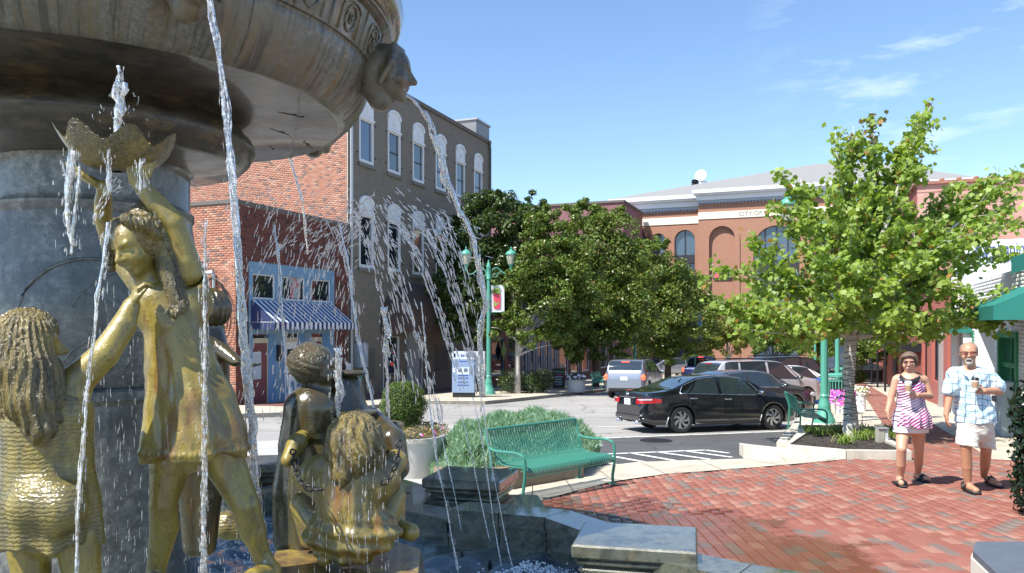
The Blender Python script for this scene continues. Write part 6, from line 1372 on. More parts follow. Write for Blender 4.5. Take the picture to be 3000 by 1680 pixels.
for L, Ys, r_, lab, nd in (([(270,560),(262,640),(248,745),(232,870),(222,960),(212,1080),(202,1200),(196,1300),(190,1450)], (2.5, 2.3), .0055, 'thin bent water thread in front of the left girl statue', 60),
        ([(516,560),(514,700),(515,860),(514,1000),(514,1130),(513,1250),(512,1350),(512,1450)], (2.75, 2.7), .008, 'straight water thread falling in front of the tall girl statue', 240),
        ([(688,560),(700,640),(714,842),(726,979),(745,1091),(759,1216),(782,1441)], (4.6, 3.9), .0075, 'slanting water thread left of the well', 90),
        ([(850,560),(880,690),(899,842),(934,995),(955,1125),(978,1258),(1003,1437)], (4.6, 3.9), .0075, 'slanting water thread crossing the seated statue', 120),
        ([(970,800),(972,842),(976,960),(978,1066)], (5.0, 5.0), .009, 'straight water thread in front of the round box bush', 30),
        ([(1060,760),(1082,1030),(1101,1179),(1121,1258),(1153,1441)], (5.2, 4.6), .0065, 'slanting water thread over the pool left of centre', 60)):
    s = Spray(); P = pts(L, Ys)
    if nd > 200: s.rope(P, (.004, .010), .6, .014); s.rope([p+Vector((.006, 0, 0)) for p in P[3:]], .005, .6, .014)
    else: s.rope(P, r_, .4, .02)
    for i in range(nd): j = random.randint(0, len(P)-2); s.drop(P[j].lerp(P[j+1], random.random())+Vector((random.gauss(0, .007), random.gauss(0, .01), 0)), P[j+1]-P[j], random.uniform(.012, .05), random.uniform(.002, .005))
    s.done(lab)
for L, Ys, lab in (([(1095,1000),(1110,1090),(1132,1188),(1161,1337)], (6.2, 5.6), 'fine nozzle jet in the pool nearest the box bush'), ([(1150,1000),(1183,1133),(1208,1250),(1232,1362)], (5.8, 5.4), 'fine nozzle jet in the pool, middle one by the dark block'),
        ([(1190,1000),(1218,1133),(1243,1321),(1262,1425)], (5.4, 5.0), 'fine nozzle jet that lands in the white foam'), ([(1215,1020),(1237,1176),(1276,1370),(1290,1430)], (5.5, 5.1), 'fine nozzle jet in the pool nearest the brick paving')):
    s = Spray(); s.rope(pts(L, Ys), .0045, .3, .03); s.done(lab); P = pts(L, Ys)
    nz_ = MB(); nz_.lathe([(.014, ZW-.15), (.014, ZW+.03), (.008, ZW+.05), (0, ZW+.05)], 8, (P[-1].x, P[-1].y, 0)); tag(nz_.build('nozzle', m_black), 'small nozzle below the '+lab.split(' that')[0].replace('in the pool ', ''), 'nozzle')
s = Spray()   # the wide fan of broken droplets
def arc(x0, y0, x1, y1, n_, w=7, ln=(.03, .09), r_=(.004, .009), sag=60, Y=5.2):
    n_ = int(n_*.75)
    for i in range(n_):
        t = random.random(); x = x0+(x1-x0)*t**.8; y_ = y0+(y1-y0)*t-sag*math.sin(t*math.pi)*.4; t2 = min(1, t+.05); dx = (x1-x0)*(t2**.8-t**.8); dy = (y1-y0)*.05-sag*.4*(math.sin(t2*math.pi)-math.sin(t*math.pi))
        s.drop(W((x+random.gauss(0, w))*K, (y_+random.gauss(0, w))*K, Y+random.gauss(0, .2)), (dx, 0, -dy), random.uniform(*ln), random.uniform(*r_))
for a in ((900,500,1050,1000,80),(960,640,1110,1060,100),(880,520,1010,960,110),(1000,560,1170,1000,120),(1040,540,1200,940,130),(1080,540,1215,1040,130),(1100,540,1200,820,70),(930,520,1090,1000,90),(830,560,920,900,60),(960,520,1140,900,60)): arc(*a)
for a in ((760,560,640,760,50),(820,560,700,800,55),(880,530,760,760,55),(850,590,790,900,45),(700,520,640,640,25),(930,520,830,700,60),(780,640,735,1000,50),(860,700,845,1000,40),(720,700,700,1000,35)): arc(*a, w=14, ln=(.03, .09), r_=(.003, .008))
for i in range(250):   # cloud at the top of the fan
    x = random.gauss(960, 105); y_ = 555+abs(x-960)*.16+random.gauss(0, 38); s.drop(W(x*K, y_*K, random.gauss(5.2, .3)), ((x-940)*.012, 0, -1 if abs(x-940) > 60 else -.5), random.uniform(.02, .055), random.uniform(.004, .010))
for i in range(300): x = random.uniform(600, 880); y_ = random.uniform(470, 1050); s.drop(W(x*K, y_*K, random.uniform(4.2, 5.6)), (random.gauss(-.25, .15), 0, -1), random.uniform(.02, .07), random.uniform(.002, .006))
for i in range(70): x = random.gauss(625, 60); y_ = random.gauss(490, 22); s.drop(W(x*K, y_*K, 4.6), (random.gauss(0, .5), 0, 1), random.uniform(.008, .02), random.uniform(.004, .008))
s.done('wide fan of flying water droplets in front of the gray building', 'water_spray')
s = Spray()   # drips and drops in front of the dark column and between statues
for i in range(150): x = random.uniform(230, 380); y_ = random.uniform(700, 1443); s.drop(W(x*K, y_*K, random.uniform(2.9, 3.8)), (random.gauss(0, .05), 0, -1), random.uniform(.012, .05), random.uniform(.0012, .0032))
for i in range(140): x = random.uniform(460, 640); y_ = random.uniform(1150, 1443); s.drop(W(x*K, y_*K, random.uniform(3.4, 4.4)), (random.gauss(0, .05), 0, -1), random.uniform(.012, .05), random.uniform(.0015, .0035))
for i in range(120): x = random.gauss(890, 60); y_ = random.uniform(1100, 1443); s.drop(W(x*K, y_*K, random.uniform(2.8, 3.1)), (0, 0, -1), random.uniform(.012, .05), random.uniform(.0012, .003))
s.done('scattered falling drops between the statues', 'water_drops')
for L, lab in (([(965,773),(963,800),(972,830),(968,860),(975,900),(972,990),(974,1040)], 'short upright jet left of the domed awning'), ([(853,876),(850,900),(846,940),(853,990),(848,1020),(852,1060)], 'short upright jet in front of the urn')):
    s = Spray(); P = pts(L, (4.6, 4.6) if L[0][0] > 900 else (3.5, 3.5)); s.rope(P, (.020, .006), .45, .014); s.rope([p+Vector((.014, .0, 0)) for p in P[1:5]], .009, .6, .014)
    for i in range(40): j = random.randint(0, len(P)-2); s.drop(P[j].lerp(P[j+1], random.random())+Vector((random.gauss(0, .03), 0, 0)), (0, 0, 1), random.uniform(.01, .03), random.uniform(.003, .007))
    s.done(lab)
fo = MB()    # foam where jets hit the pool
m_foam = N('foam').set(Base_Color=(.80,.86,.90), Roughness=.25, Coat_Weight=.5, Subsurface_Weight=.0).m
for cx, cy, n_, sp_, hh in ((.14, 5.05, 1100, .20, .09), (-2.15, 6.1, 380, .35, .02), (-1.75, 5.6, 200, .3, .02), (-.25, 4.9, 120, .3, .012), (-2.3, 4.6, 160, .3, .02)):
    for i in range(n_):
        a, b = random.gauss(0, sp_), random.gauss(0, sp_*.8); r_ = random.uniform(.003, .010); h = hh*math.exp(-(a*a+b*b)/(sp_*sp_))*random.random()*1.6
        fo.box((cx+a, cy+b, ZW+.008+h), (r_*1.7, r_*1.7, r_*1.3), rotm('Z', random.uniform(0, 90)), bev=r_*.4)
o = fo.build('foam', m_foam, None, True); tag(o, 'white foam splashing up in the pool by the stone block', 'foam', kind='stuff')
# ------------------------------------------------------------------ right-hand buildings
FRt = Fr(FRo, FRd, FRn); gr_ = lambda u: gz(FRt.p(u, 0, 0).y)
m_teal = M('teal_canvas', (.012,.17,.14), .7, var=.1, world=True); m_grn = M('green_window_paint', (.015,.20,.085), .4, var=.1, world=True)
m_whb = brickmat('white_painted_brick', (.78,.77,.74), (.82,.81,.79), (.72,.70,.67), .1, .6, grime=.08)
m_pink = brick_tex('weathered_red_brick', (.43,.20,.155), (.50,.29,.24), (.50,.38,.33), SIDEd); m_pinkf = brick_tex('red_painted_brick', (.42,.11,.08), (.36,.10,.08), (.38,.14,.11), FRd)
uC, uD, uW0, uW1, uN = FRt.u(2810), FRt.u(2760), FRt.u(2984), FRt.u(2929), FRt.u(2998)
tall = thing('tall_brick_building', 'tall weathered red brick building whose blank side rises behind the white shop', 'building', tuple(FRt.p(uC+10, 0, gr_(uC+10))))
uT = FRt.u(2686); FQ = Fr(FRt.p(uT+.02, 0, 0), SIDEd, SIDEn); z_t = CZ+(HZ-543)/F*FRt.p(uT, 0, 0).y
lowr_ = thing('red_shop', 'low red painted brick shop between the white shop and the tall brick building', 'shop', tuple(FRt.p(uC+6, 0, gr_(uC+6)))); z_l = 3.3
mb = MB(); FQ.wall(mb, 0, 30, -2, z_t); mb.quad(FRt.p(uT, 0, z_t-.3), FRt.p(uC+40, 0, z_t-.3), FRt.p(uC+40, -12, z_t-.3), FRt.p(uT, -12, z_t-.3)); mb.build('side_wall', m_pink, tall)
g0 = gr_(uC+8)
ops = []; bays = []
for px0, px1 in ((2730, 2750), (2775, 2793), (2702, 2716), (2668, 2690), (2640, 2660), (2615, 2632)):
    a, b = sorted((FRt.u(px0), FRt.u(px1))); zb = gz(FRt.p(a, 0, 0).y); bays.append((a, b, zb+.75, zb+2.7)); 
for k in range(6): u = uT+2+k*4.2; zb = gr_(u); ops.append((u, u+1.1, zb+4.6, zb+6.2))
mb = MB(); FRt.wall(mb, uT, uC+40, -4, z_t, [o_ for o_ in bays+ops if o_[0] > uT], 0, .2); mb.build('wall', m_pinkf, tall)
mb = MB(); FRt.wall(mb, uC, uT, -3, z_l, [o_ for o_ in bays if o_[0] < uT], 0, .2); mb.quad(FRt.p(uC, 0, z_l-.1), FRt.p(uT, 0, z_l-.1), FRt.p(uT, -10, z_l-.1), FRt.p(uC, -10, z_l-.1)); mb.build('wall', m_pinkf, lowr_)
mb = MB(); FRt.bx(mb, uC, uT, -.3, .08, z_l, z_l+.12); mb.build('coping', m_cap, lowr_)
for a, b, c, d in bays+ops:
    f = MB(); FRt.bx(f, a, a+.1, -.2, -.1, c, d); FRt.bx(f, b-.1, b, -.2, -.1, c, d); FRt.bx(f, a, b, -.2, -.1, d-.1, d); FRt.bx(f, a, b, -.2, -.09, c, c+.1); fo = f.build('window', m_black, tall if a > uT else lowr_); g_ = MB(); FRt.bx(g_, a+.1, b-.1, -.2, -.15, c+.1, d-.1); g_.build('pane', m_glass, fo)
mb = MB(); FQ.bx(mb, -.1, 30, -.35, .12, z_t, z_t+.12); FRt.bx(mb, uT-.1, uC+40, -.35, .12, z_t+.003, z_t+.11); mb.build('coping', M('clay_coping', (.30,.14,.10), .8, var=.3, sc=6, world=True), tall)
cp = MB(); cp.lathe([(.06, -.3), (.06, .0)], 8)
tt_ = MB()
for k in range(44): c = FQ.p(.3+k*.6, .0, z_t+.16); tt_.ell(c, (.10, .10, .08), nu=8, nv=5)
o = tt_.build('coping_tiles', bpy.data.materials['clay_coping'], tall, True); o['kind'] = 'stuff'
for px, c_ in ((2696, m_dkbrick), (2762, m_galv)):
    u = FRt.u(px); p_ = MB(); zb = gr_(u); FRt.bx(p_, u-.12, u+.12, .0, .25 if c_ is m_dkbrick else .12, zb-.3, zb+3.0); p_.build('pier' if c_ is m_dkbrick else 'downspout', c_, lowr_)
def canopy(label, u0, u1, zt, zb, pj, cat='awning', mat=None):
    t = thing('green_awning', label, cat, tuple(FRt.p((u0+u1)/2, 0, zb))); mb = MB(); mat = mat or m_teal
    mb.quad(FRt.p(u0, .02, zt), FRt.p(u1, .02, zt), FRt.p(u1, pj, zb+.25), FRt.p(u0, pj, zb+.25)); mb.poly([FRt.p(u0, .02, zt), FRt.p(u0, pj, zb+.25), FRt.p(u0, .02, zb+.25)]); mb.poly([FRt.p(u1, .02, zt), FRt.p(u1, pj, zb+.25), FRt.p(u1, .02, zb+.25)]); mb.build('canopy', mat, t)
    mb = MB(); mb.quad(FRt.p(u0, pj, zb), FRt.p(u1, pj, zb), FRt.p(u1, pj, zb+.25), FRt.p(u0, pj, zb+.25)); mb.quad(FRt.p(u0, .02, zb), FRt.p(u0, pj, zb), FRt.p(u0, pj, zb+.25), FRt.p(u0, .02, zb+.25)); mb.build('valance', mat, t)
    mb = MB(); mb.tube([FRt.p(u0+.02, .03, zb+.02), FRt.p(u0+.02, pj-.02, zb+.02), FRt.p(u1-.02, pj-.02, zb+.02), FRt.p(u1-.02, .03, zb+.02)], .014, 5); mb.build('frame', m_galv, t)
u0 = FRt.u(2790, .6); canopy('teal awning over the red brick shop, left of the man\'s head', u0+1.0, FRt.u(2705, .9), FRt.z(2775, 925), FRt.z(2775, 973), 1.0)
white = thing('white_shop', 'white painted brick shop with green windows and blue lettering at the right edge', 'shop', tuple(FRt.p(-1, 0, gr_(-1))))
zn = 3.12; gw = gr_(-1)
wop = (uW0, uW1, FRt.z(2960, 1172), FRt.z(2960, 972)); w2 = (FRt.u(2853), FRt.u(2828), FRt.z(2840, 1110), FRt.z(2840, 972)); dor = (FRt.u(2914), FRt.u(2857), gr_(1.5)-.2, FRt.z(2885, 944))
mb = MB(); FRt.wall(mb, -8, uC, -.8, zn, [wop, w2, dor], 0, .16); a, b, c, d = dor
mb.quad(FRt.p(a, -1.4, c), FRt.p(b, -1.4, c), FRt.p(b, -1.4, d), FRt.p(a, -1.4, d)); mb.quad(FRt.p(b, -.16, c), FRt.p(b, -1.4, c), FRt.p(b, -1.4, d), FRt.p(b, -.16, d)); mb.quad(FRt.p(a, -.16, d), FRt.p(b, -.16, d), FRt.p(b, -1.4, d), FRt.p(a, -1.4, d))
mb.quad(FRt.p(-8, 0, zn-.02), FRt.p(uC, 0, zn-.02), FRt.p(uC, -9, zn-.02), FRt.p(-8, -9, zn-.02)); mb.build('wall', m_white, white)
bricks(FRt, 'brick', white, m_whb, -7, uC, -.5, zn-.03, [wop, w2, dor], nparts=100, key=lambda c: np.hypot(c[:, 0]-10.5, c[:, 1]-16.5))
FX = Fr(FRt.p(3.0, 0, 0), SIDEd, SIDEn); zw2 = CZ+(HZ-705)/F*FRt.p(3., 0, 0).y
mb = MB(); FX.wall(mb, -.2, 11, -1, zw2); FRt.wall(mb, 3., uC-.02, zn, zw2, [], .001); FXb = Fr(FRt.p(uC-.02, 0, 0), SIDEd, (-SIDEn[0], -SIDEn[1])); FXb.wall(mb, -.2, 11, -1, zw2); mb.quad(FX.p(-.2, 0, zw2), FX.p(11, 0, zw2), FX.p(11, -6, zw2), FX.p(-.2, -6, zw2)); mb.build('upper_wall', m_white, white)
m_sgn = M('sign_blue', (.03,.05,.20), .5); YX = FRt.p(3., 0, 0).y
def XU(px): return FX.u(px)
for tx, px, py, sz in (('Awakening', 2935, 728, .36), ('Coffee Shop', 2922, 757, .36)): text_on(FX, tx, XU(px), .012, CZ+(HZ-py)/F*FX.p(XU(px), 0, 0).y, sz, m_sgn, white, sx=.78)
a, b, c, d = wop; f = MB(); w_ = .13
FRt.bx(f, a-.02, a+w_, -.15, .05, c, d); FRt.bx(f, b-w_, b+.02, -.15, .05, c, d); FRt.bx(f, a+w_, b-w_, -.15, .05, d-w_, d); FRt.bx(f, a+w_, b-w_, -.15, -.02, (c+d)/2-.05, (c+d)/2+.05); FRt.bx(f, (a+b)/2-.03, (a+b)/2+.03, -.13, -.04, c, d); FRt.bx(f, a+w_, b-w_, -.15, .02, c, c+.08)
fo = f.build('window', m_grn, white); g_ = MB(); FRt.bx(g_, a+w_, b-w_, -.15, -.08, c+.05, d-w_); g_.build('pane', glassy('green_tinted_glass', (.03,.12,.08), .1), fo); s_ = MB(); FRt.bx(s_, a-.1, b+.1, 0, .14, c-.12, c-.002); s_.build('sill', m_sill, fo)
a, b, c, d = w2; f = MB(); FRt.bx(f, a, a+.1, -.15, .03, c, d); FRt.bx(f, b-.1, b, -.15, .03, c, d); FRt.bx(f, a+.1, b-.1, -.15, .03, d-.1, d); FRt.bx(f, a+.1, b-.1, -.15, -.02, (c+d)/2-.04, (c+d)/2+.04); fo = f.build('window', m_grn, white); g_ = MB(); FRt.bx(g_, a+.1, b-.1, -.15, -.08, c, d-.1); g_.build('pane', m_glass, fo)
a, b, c, d = dor; f = MB(); FRt.bx(f, a+.35, b-.5, -1.39, -1.33, c, d-.35); fo = f.build('door', M('oxblood_door', (.16,.03,.02), .5), white); g_ = MB(); FRt.bx(g_, a+.5, b-.65, -1.33, -1.31, c+1.0, d-.5); g_.build('pane', m_glass, fo)
canopy('teal awning over the white shop doorway, right of the man\'s head', FRt.u(2914, .9)+.1, FRt.u(2826, .9), FRt.z(2890, 862), FRt.z(2890, 944), .9)
canopy('teal awning at the far right edge above the green window', FRt.u(2997, .9)-2.2, FRt.u(2962, .9), CZ+(HZ-768)/F*15, CZ+(HZ-832)/F*15, .9)
dpw = MB(); u = FRt.u(2817); dpw.tube([FRt.p(u, .08, gr_(u)), FRt.p(u, .08, z_l)], .06, 8); tag(dpw.build('downspout', M('pale_downspout', (.62,.50,.50), .5)), 'pale pink downspout between the red brick and white shops', 'downspout')
ac = MB(); u = FRt.u(2975); ac.box(FRt.p(u, .17, gr_(u)+.56), (.42, .24, 1.12), Matrix.Rotation(math.atan2(FRd[1], FRd[0]), 3, 'Z'), bev=.02); tag(ac.build('utility_cabinet', M('cabinet_grey', (.33,.40,.42), .5, var=.08)), 'pale grey green cabinet standing under the green window', 'cabinet')
bb = MB(); 
for px0, px1, py in ((2590, 2700, 1008),):
    u0, u1 = FRt.u(px0), FRt.u(px1); FRt.bx(bb, min(u0, u1), max(u0, u1), .0, .9, FRt.z(2690, 1030), FRt.z(2690, 1006))
tag(bb.build('flat_canopy', m_black), 'flat black metal canopy over the shops behind the woman', 'canopy')
for k in range(5):
    u = FRt.u(2700)+1.0+k*5.0; po = MB(); zb = gr_(u); p = FRt.p(u, .85, zb); po.tube([p, p+Vector((0, 0, 2.9))], .05, 8); tag(po.build('canopy_post', m_black), ('nearest', 'second', 'third', 'fourth', 'farthest')[k]+' black post carrying the flat canopy behind the woman', 'post', group='posts of the flat canopy')

# ------------------------------------------------------------------ street furniture
m_sea = M('seafoam_paint', (.045,.215,.155), .4, var=.12, sc=8, coat=.25, col2=(.05,.16,.11), f2=(.55,.75), s2=9); m_sead = M('lamp_green_paint', (.085,.32,.24), .4, var=.08, sc=6, coat=.25)
def make_bench(label, L=1.53, ns_=36):
    t = thing('bench', label, 'bench', group=None)
    prof = [(-.615,.865),(-.60,.80),(-.575,.70),(-.54,.60),(-.505,.52),(-.465,.465),(-.41,.437),(-.32,.425),(-.18,.425),(-.07,.432),(-.01,.43),(.035,.405),(.05,.365),(.035,.325),(.005,.31)]
    def strap(w, th_=.006):
        mb = MB(); V = []; n_ = len(prof)
        for i, (y, z) in enumerate(prof):
            y0, z0 = prof[max(0, i-1)]; y1, z1 = prof[min(n_-1, i+1)]; tv = Vector((0, y1-y0, z1-z0)).normalized(); nv = Vector((0, -tv.z, tv.y))*th_/2
            for sx in (-1, 1):
                for sn in (-1, 1): V.append(Vector((sx*w/2, y, z))+nv*sn)
        fs = []
        for i in range(n_-1):
            a = i*4; b = a+4; fs += [(a, b, b+1, a+1), (a+1, b+1, b+3, a+3), (a+3, b+3, b+2, a+2), (a+2, b+2, b, a)]
        return mb.add(V, fs)
    me = strap(.021).mesh('slat', m_sea, 50)
    for k in range(ns_): o = link('slat', me, t, True); o.location = (.03+(L-.06)*k/(ns_-1), 0, 0)
    for y, z, nm in ((-.615, .872, 'top_rail'), (-.44, .445, 'cross_rail'), (-.02, .405, 'front_rail'), (-.2, .41, 'seat_rail')):
        mb = MB(); mb.tube([(-.035, y, z), (L+.035, y, z)], .017 if nm == 'top_rail' else .012, 8); mb.build(nm, m_sea, t, 40, local=True)
    for x in (-.03, L+.03):
        mb = MB(); P = [(x, y, z) for y, z in ((-.63,.88),(-.60,.78),(-.55,.62),(-.52,.50),(-.53,.30),(-.55,0))]; mb.tube(P, .019, 8); mb.build('back_leg', m_sea, t, 40, local=True)
        mb = MB(); P = [(x, y, z) for y, z in ((-.565,.645),(-.50,.62),(-.40,.61),(-.15,.625),(-.06,.62),(.0,.595),(.03,.54),(.035,.45),(.03,.30),(.0,.12),(.01,0))]; mb.tube(P, .019, 8); mb.build('armrest', m_sea, t, 40, local=True)
        mb = MB(); mb.box((x, .01, .008), (.07, .09, .012)); mb.build('foot', m_sea, t, local=True); mb = MB(); mb.box((x, -.55, .008), (.07, .09, .012)); mb.build('foot', m_sea, t, local=True)
    return t
def place_ground(o, x, y, rz, dz=0, s=1): o.location = (x, y, gz(y)+dz); o.rotation_euler = (0, 0, rz); o.scale = (s,)*3
bench = make_bench('large seafoam green slatted metal bench beside the wet brick paving')
rzb = math.atan2(.697, .717); place_ground(bench, 1.24, 9.83, rzb+math.pi, .02)
b2 = dup(bench, label='small green slatted bench seen side-on beside the fluted lamp post'); place_ground(b2, 7.05, 17.2, math.atan2(1, .25)+math.pi-math.pi, .0, .92)
b2.rotation_euler = (0, 0, R(-101)); b2.location = (6.62, 17.3, gz(16.6)+.0)
b3 = dup(bench, label='green bench in the shade under the trees behind the silver SUV'); place_ground(b3, 4.1, 37.6, R(-120), .0, 1.0); b3.location = (4.9, 38.6, gz(38.6)); b3.rotation_euler = (0, 0, math.atan2(FLd[1], FLd[0])+math.pi)
bench.scale = (1, 1, .88)
bench['group'] = b2['group'] = b3['group'] = 'green slatted benches'
def lamp_post(label, x, y, s, rz, banner=False, arms=True):
    t = thing('lamp_post', label, 'lamp post', (x, y, gz(y)), rz, group='green lamp posts'); B = lambda mb, nm, mt=m_sead, sm=40, p=t: mb.build(nm, mt, p, sm, local=True)
    mb = MB(); mb.lathe([(.27,0),(.27,.05),(.25,.07),(.25,.12),(.22,.16),(.21,.22),(.16,.30),(.14,.42),(.145,.45),(.135,.48),(.11,.60),(.10,.66),(.115,.69),(.10,.72),(.085,.74)], 28); B(mb, 'base')
    flute = lambda a, z: 1+.05*abs(math.sin(a*7))
    mb = MB(); mb.lathe([(.088,.70),(.08,2.0),(.07,3.6),(.065,4.42)], 56, mod=flute); B(mb, 'shaft', sm=30)
    mb = MB(); mb.lathe([(.10,4.40),(.10,4.46),(.085,4.48),(.085,4.82),(.095,4.84),(.095,4.88),(.05,5.02),(.03,5.06),(.035,5.09),(.03,5.12),(0,5.14)], 16); B(mb, 'cap')
    if arms:
        for sg in (-1, 1):
            mb = MB(); mb.tube([(sg*x_, 0, z_) for x_, z_ in ((.09,4.60),(.14,4.75),(.22,4.83),(.34,4.83),(.46,4.74),(.58,4.62),(.70,4.58),(.80,4.62),(.85,4.70),(.86,4.78))], .022, 8); mb.tube([(sg*x_, 0, z_) for x_, z_ in ((.09,4.62),(.16,4.50),(.26,4.47),(.33,4.52),(.35,4.60),(.31,4.65),(.27,4.62),(.28,4.58))], .012, 6); mb.tube([(sg*x_, 0, z_) for x_, z_ in ((.33,4.54),(.40,4.66),(.50,4.70))], .01, 6); B(mb, 'arm')
            mb = MB(); c = (sg*.86, 0, 0); mb.lathe([(.045,4.72),(.05,4.80),(.085,4.92),(.10,4.94),(.11,4.97)], 16, c); B(mb, 'lantern_socket')
            g_ = MB(); g_.lathe([(.105,4.97),(.14,5.10),(.175,5.24),(.185,5.33)], 18, c); go = B(g_, 'lamp_globe', m_globe)
            mb = MB(); mb.lathe([(.215,5.33),(.22,5.37),(.195,5.42),(.14,5.47),(.07,5.51),(.05,5.53),(.02,5.56),(.03,5.59),(.015,5.62),(0,5.68)], 20, c); B(mb, 'lantern_roof')
            for k in range(5):
                a = 2*math.pi*k/5+.3; mb = MB(); mb.tube([(c[0]+r_*math.cos(a), r_*math.sin(a), z_) for r_, z_ in ((.112,4.96),(.150,5.10),(.188,5.24),(.205,5.34))], .006, 4); mb.build('cage_bar', m_sead, go, local=True)
    if banner:
        mb = MB(); mb.tube([(.06,0,4.18),(.66,0,4.18)], .012, 6); mb.tube([(.06,0,3.14),(.66,0,3.14)], .012, 6); B(mb, 'banner_rod')
        mb = MB(); NZ = 10; V = [(x_, .012*math.sin(z_*4), 3.15+(1.02)*z_/1.) for z_ in np.linspace(0, 1, NZ+1) for x_ in (.10, .60)]; mb.add(V, [(2*i, 2*i+1, 2*i+3, 2*i+2) for i in range(NZ)])
        bo = mb.build('banner', m_white, t, True, local=True)
        def shp_(P, mt, nm, y_=-.02): m2 = MB(); m2.poly([(a, y_, b) for a, b in P]); m2.build(nm, mt, bo, local=True)
        shp_([(.18,3.35),(.22,3.26),(.36,3.25),(.45,3.27),(.45,3.86),(.18,3.88)], M('banner_red', (.62,.06,.10), .6, var=.3, sc=9), 'painted_fruit'); shp_([(.18,3.86),(.45,3.84),(.43,4.03),(.30,4.08),(.19,4.02)], M('banner_green', (.25,.36,.08), .6, var=.4, sc=12), 'painted_leaf', -.022); shp_([(.19,3.34),(.33,3.42),(.44,3.56),(.30,3.48),(.21,3.60)], bpy.data.materials['banner_green'], 'painted_leaf', -.024); 
    t.scale = (s,)*3; return t
m_globe = N('frosted_globe').set(Base_Color=(.62,.58,.46), Roughness=.35, Transmission_Weight=.25, Coat_Weight=.4).m
lamp_post('green twin lantern lamp post with a banner, in front of the dark trees', -1.0, 33.6, 1.12, R(2), banner=True)
lamp_post('green fluted lamp post beside the young maple, its lanterns hidden in leaves', (2415-1500)/F*18.8, 18.8, .985, R(-3))
lamp_post('thinner green lamp post right of the trash can, behind the maple trunk', (2453-1500)/F*31, 31, .98, R(10))
lamp_post('far green lamp post beyond the black SUV', (2388-1500)/F*60, 60, .95, R(10)); lamp_post('green lamp post in deep shade left of the silver SUV', (1860-1500)/F*44, 44, .92, R(20))
cp_ = MB(); c = G(2417, 1247); cp_.lathe([(.42,0),(.42,.04),(.38,.05)], 24, (c.x, 18.8, gz(18.8)-.01)); tag(cp_.build('lamp_footing', m_curb), 'round concrete footing under the fluted lamp post', 'footing')
# parking sign, blue sandwich boards, trash cans
def sign_post(label, px, Y, h, plates):
    t = thing('street_sign', label, 'sign', tuple(W(px, 1045, Y)[:2])+(gz(Y),)); x = t.location.x; mb = MB(); mb.tube([(x, Y, gz(Y)-.1), (x, Y, gz(Y)+h)], .05, 6); mb.build('post', m_sead, t)
    for dx, z, w, hh, mt in plates: m2 = MB(); m2.box((x+dx, Y-.06, gz(Y)+z), (w, .03, hh), bev=.008); m2.build('sign_plate', mt, t)
sign_post('green sign post with blue and grey plates above the blue pickup', 2036, 50, 3.9, ((.02, 3.9, .8, 1.0, m_blued), (.0, 2.75, .85, .75, M('sign_back', (.30,.33,.40), .4, .6))))
def trash(label, x, y, s=1.0):
    t = thing('trash_can', label, 'trash can', (x, y, gz(y)), group='green slatted trash cans')
    mb = MB(); mb.lathe([(.24,.05),(.25,.08),(.27,.75),(.255,.75),(.24,.1)], 24, (x, y, gz(y))); mb.build('liner', m_trim, t, 40)
    for k in range(18):
        a = 2*math.pi*k/18; c_, s_ = math.cos(a), math.sin(a); m2 = MB(); m2.tube([(x+r_*c_, y+r_*s_, gz(y)+z) for r_, z in ((.27,.04),(.285,.4),(.30,.76))], .020, 4); m2.build('slat', m_sead, t)
    for z, r_ in ((.06,.285),(.76,.31),(.92,.32)): m2 = MB(); m2.lathe([(r_-.02,z),(r_+.01,z),(r_+.01,z+.04),(r_-.02,z+.04)], 26, (x, y, gz(y)), caps=False); m2.build('band', m_sead, t)
    for k in range(14): a = 2*math.pi*k/14; c_ = Vector((x+.315*math.cos(a), y+.315*math.sin(a), gz(y)+.86)); u_ = Vector((-math.sin(a), math.cos(a), 0)); m2 = MB(); m2.tube([c_+u_*.05*math.cos(q_)+Vector((0,0,.05*math.sin(q_))) for q_ in np.linspace(0, 6.28, 9)[:-1]], .009, 4, closed=True); m2.build('ring', m_sead, t)
    m2 = MB(); m2.lathe([(.33,.95),(.335,.99),(.27,1.03),(.16,1.04),(.15,1.0)], 26, (x, y, gz(y)), caps=False); m2.build('lid', m_sead, t, 40)
trash('green slatted trash can right of the fluted lamp post', (2452-1500)/F*27.5, 27.5); trash('far green trash can behind the maple trunk, upper one', (2462-1500)/F*42, 42); trash('dark green trash can beside the white pipe at the gray building', (1035-1500)/F*29.5, 29.5)
for i, (px, lab) in enumerate(((2391, 'front blue rounded sandwich board leaning by the lamp post'), (2408, 'rear blue rounded sandwich board half hidden behind the lamp post'))):
    t = thing('sandwich_board', lab, 'sign board', tuple(W(px, 1045, 26.5+.5*i)[:2])+(gz(27),)); x, y = t.location.x, t.location.y; z = gz(y)
    P = [(-.16, 0), (.16, 0), (.17, .7)]+[(.17*math.cos(a), .78+.10*math.sin(a)) for a in np.linspace(0, math.pi, 8)]+[(-.17, .7)]
    mb = MB(); n_ = len(P); mb.add([(x+a, y+.1*b, z+b) for a, b in P]+[(x+a, y+.1*b+.03, z+b) for a, b in P], [tuple(range(n_)), tuple(range(2*n_-1, n_-1, -1))]+[(j, n_+j, n_+(j+1) % n_, (j+1) % n_) for j in range(n_)]); mb.build('board', M('board_blue', (.04,.14,.48), .4), t)
    for zz_, w in ((.72, .2), (.60, .22), (.5, .18), (.4, .22), (.3, .2)): m2 = MB(); m2.box((x, y+.1*zz_-.008, z+zz_), (w, .006, .035)); m2.build('print', m_white, t)
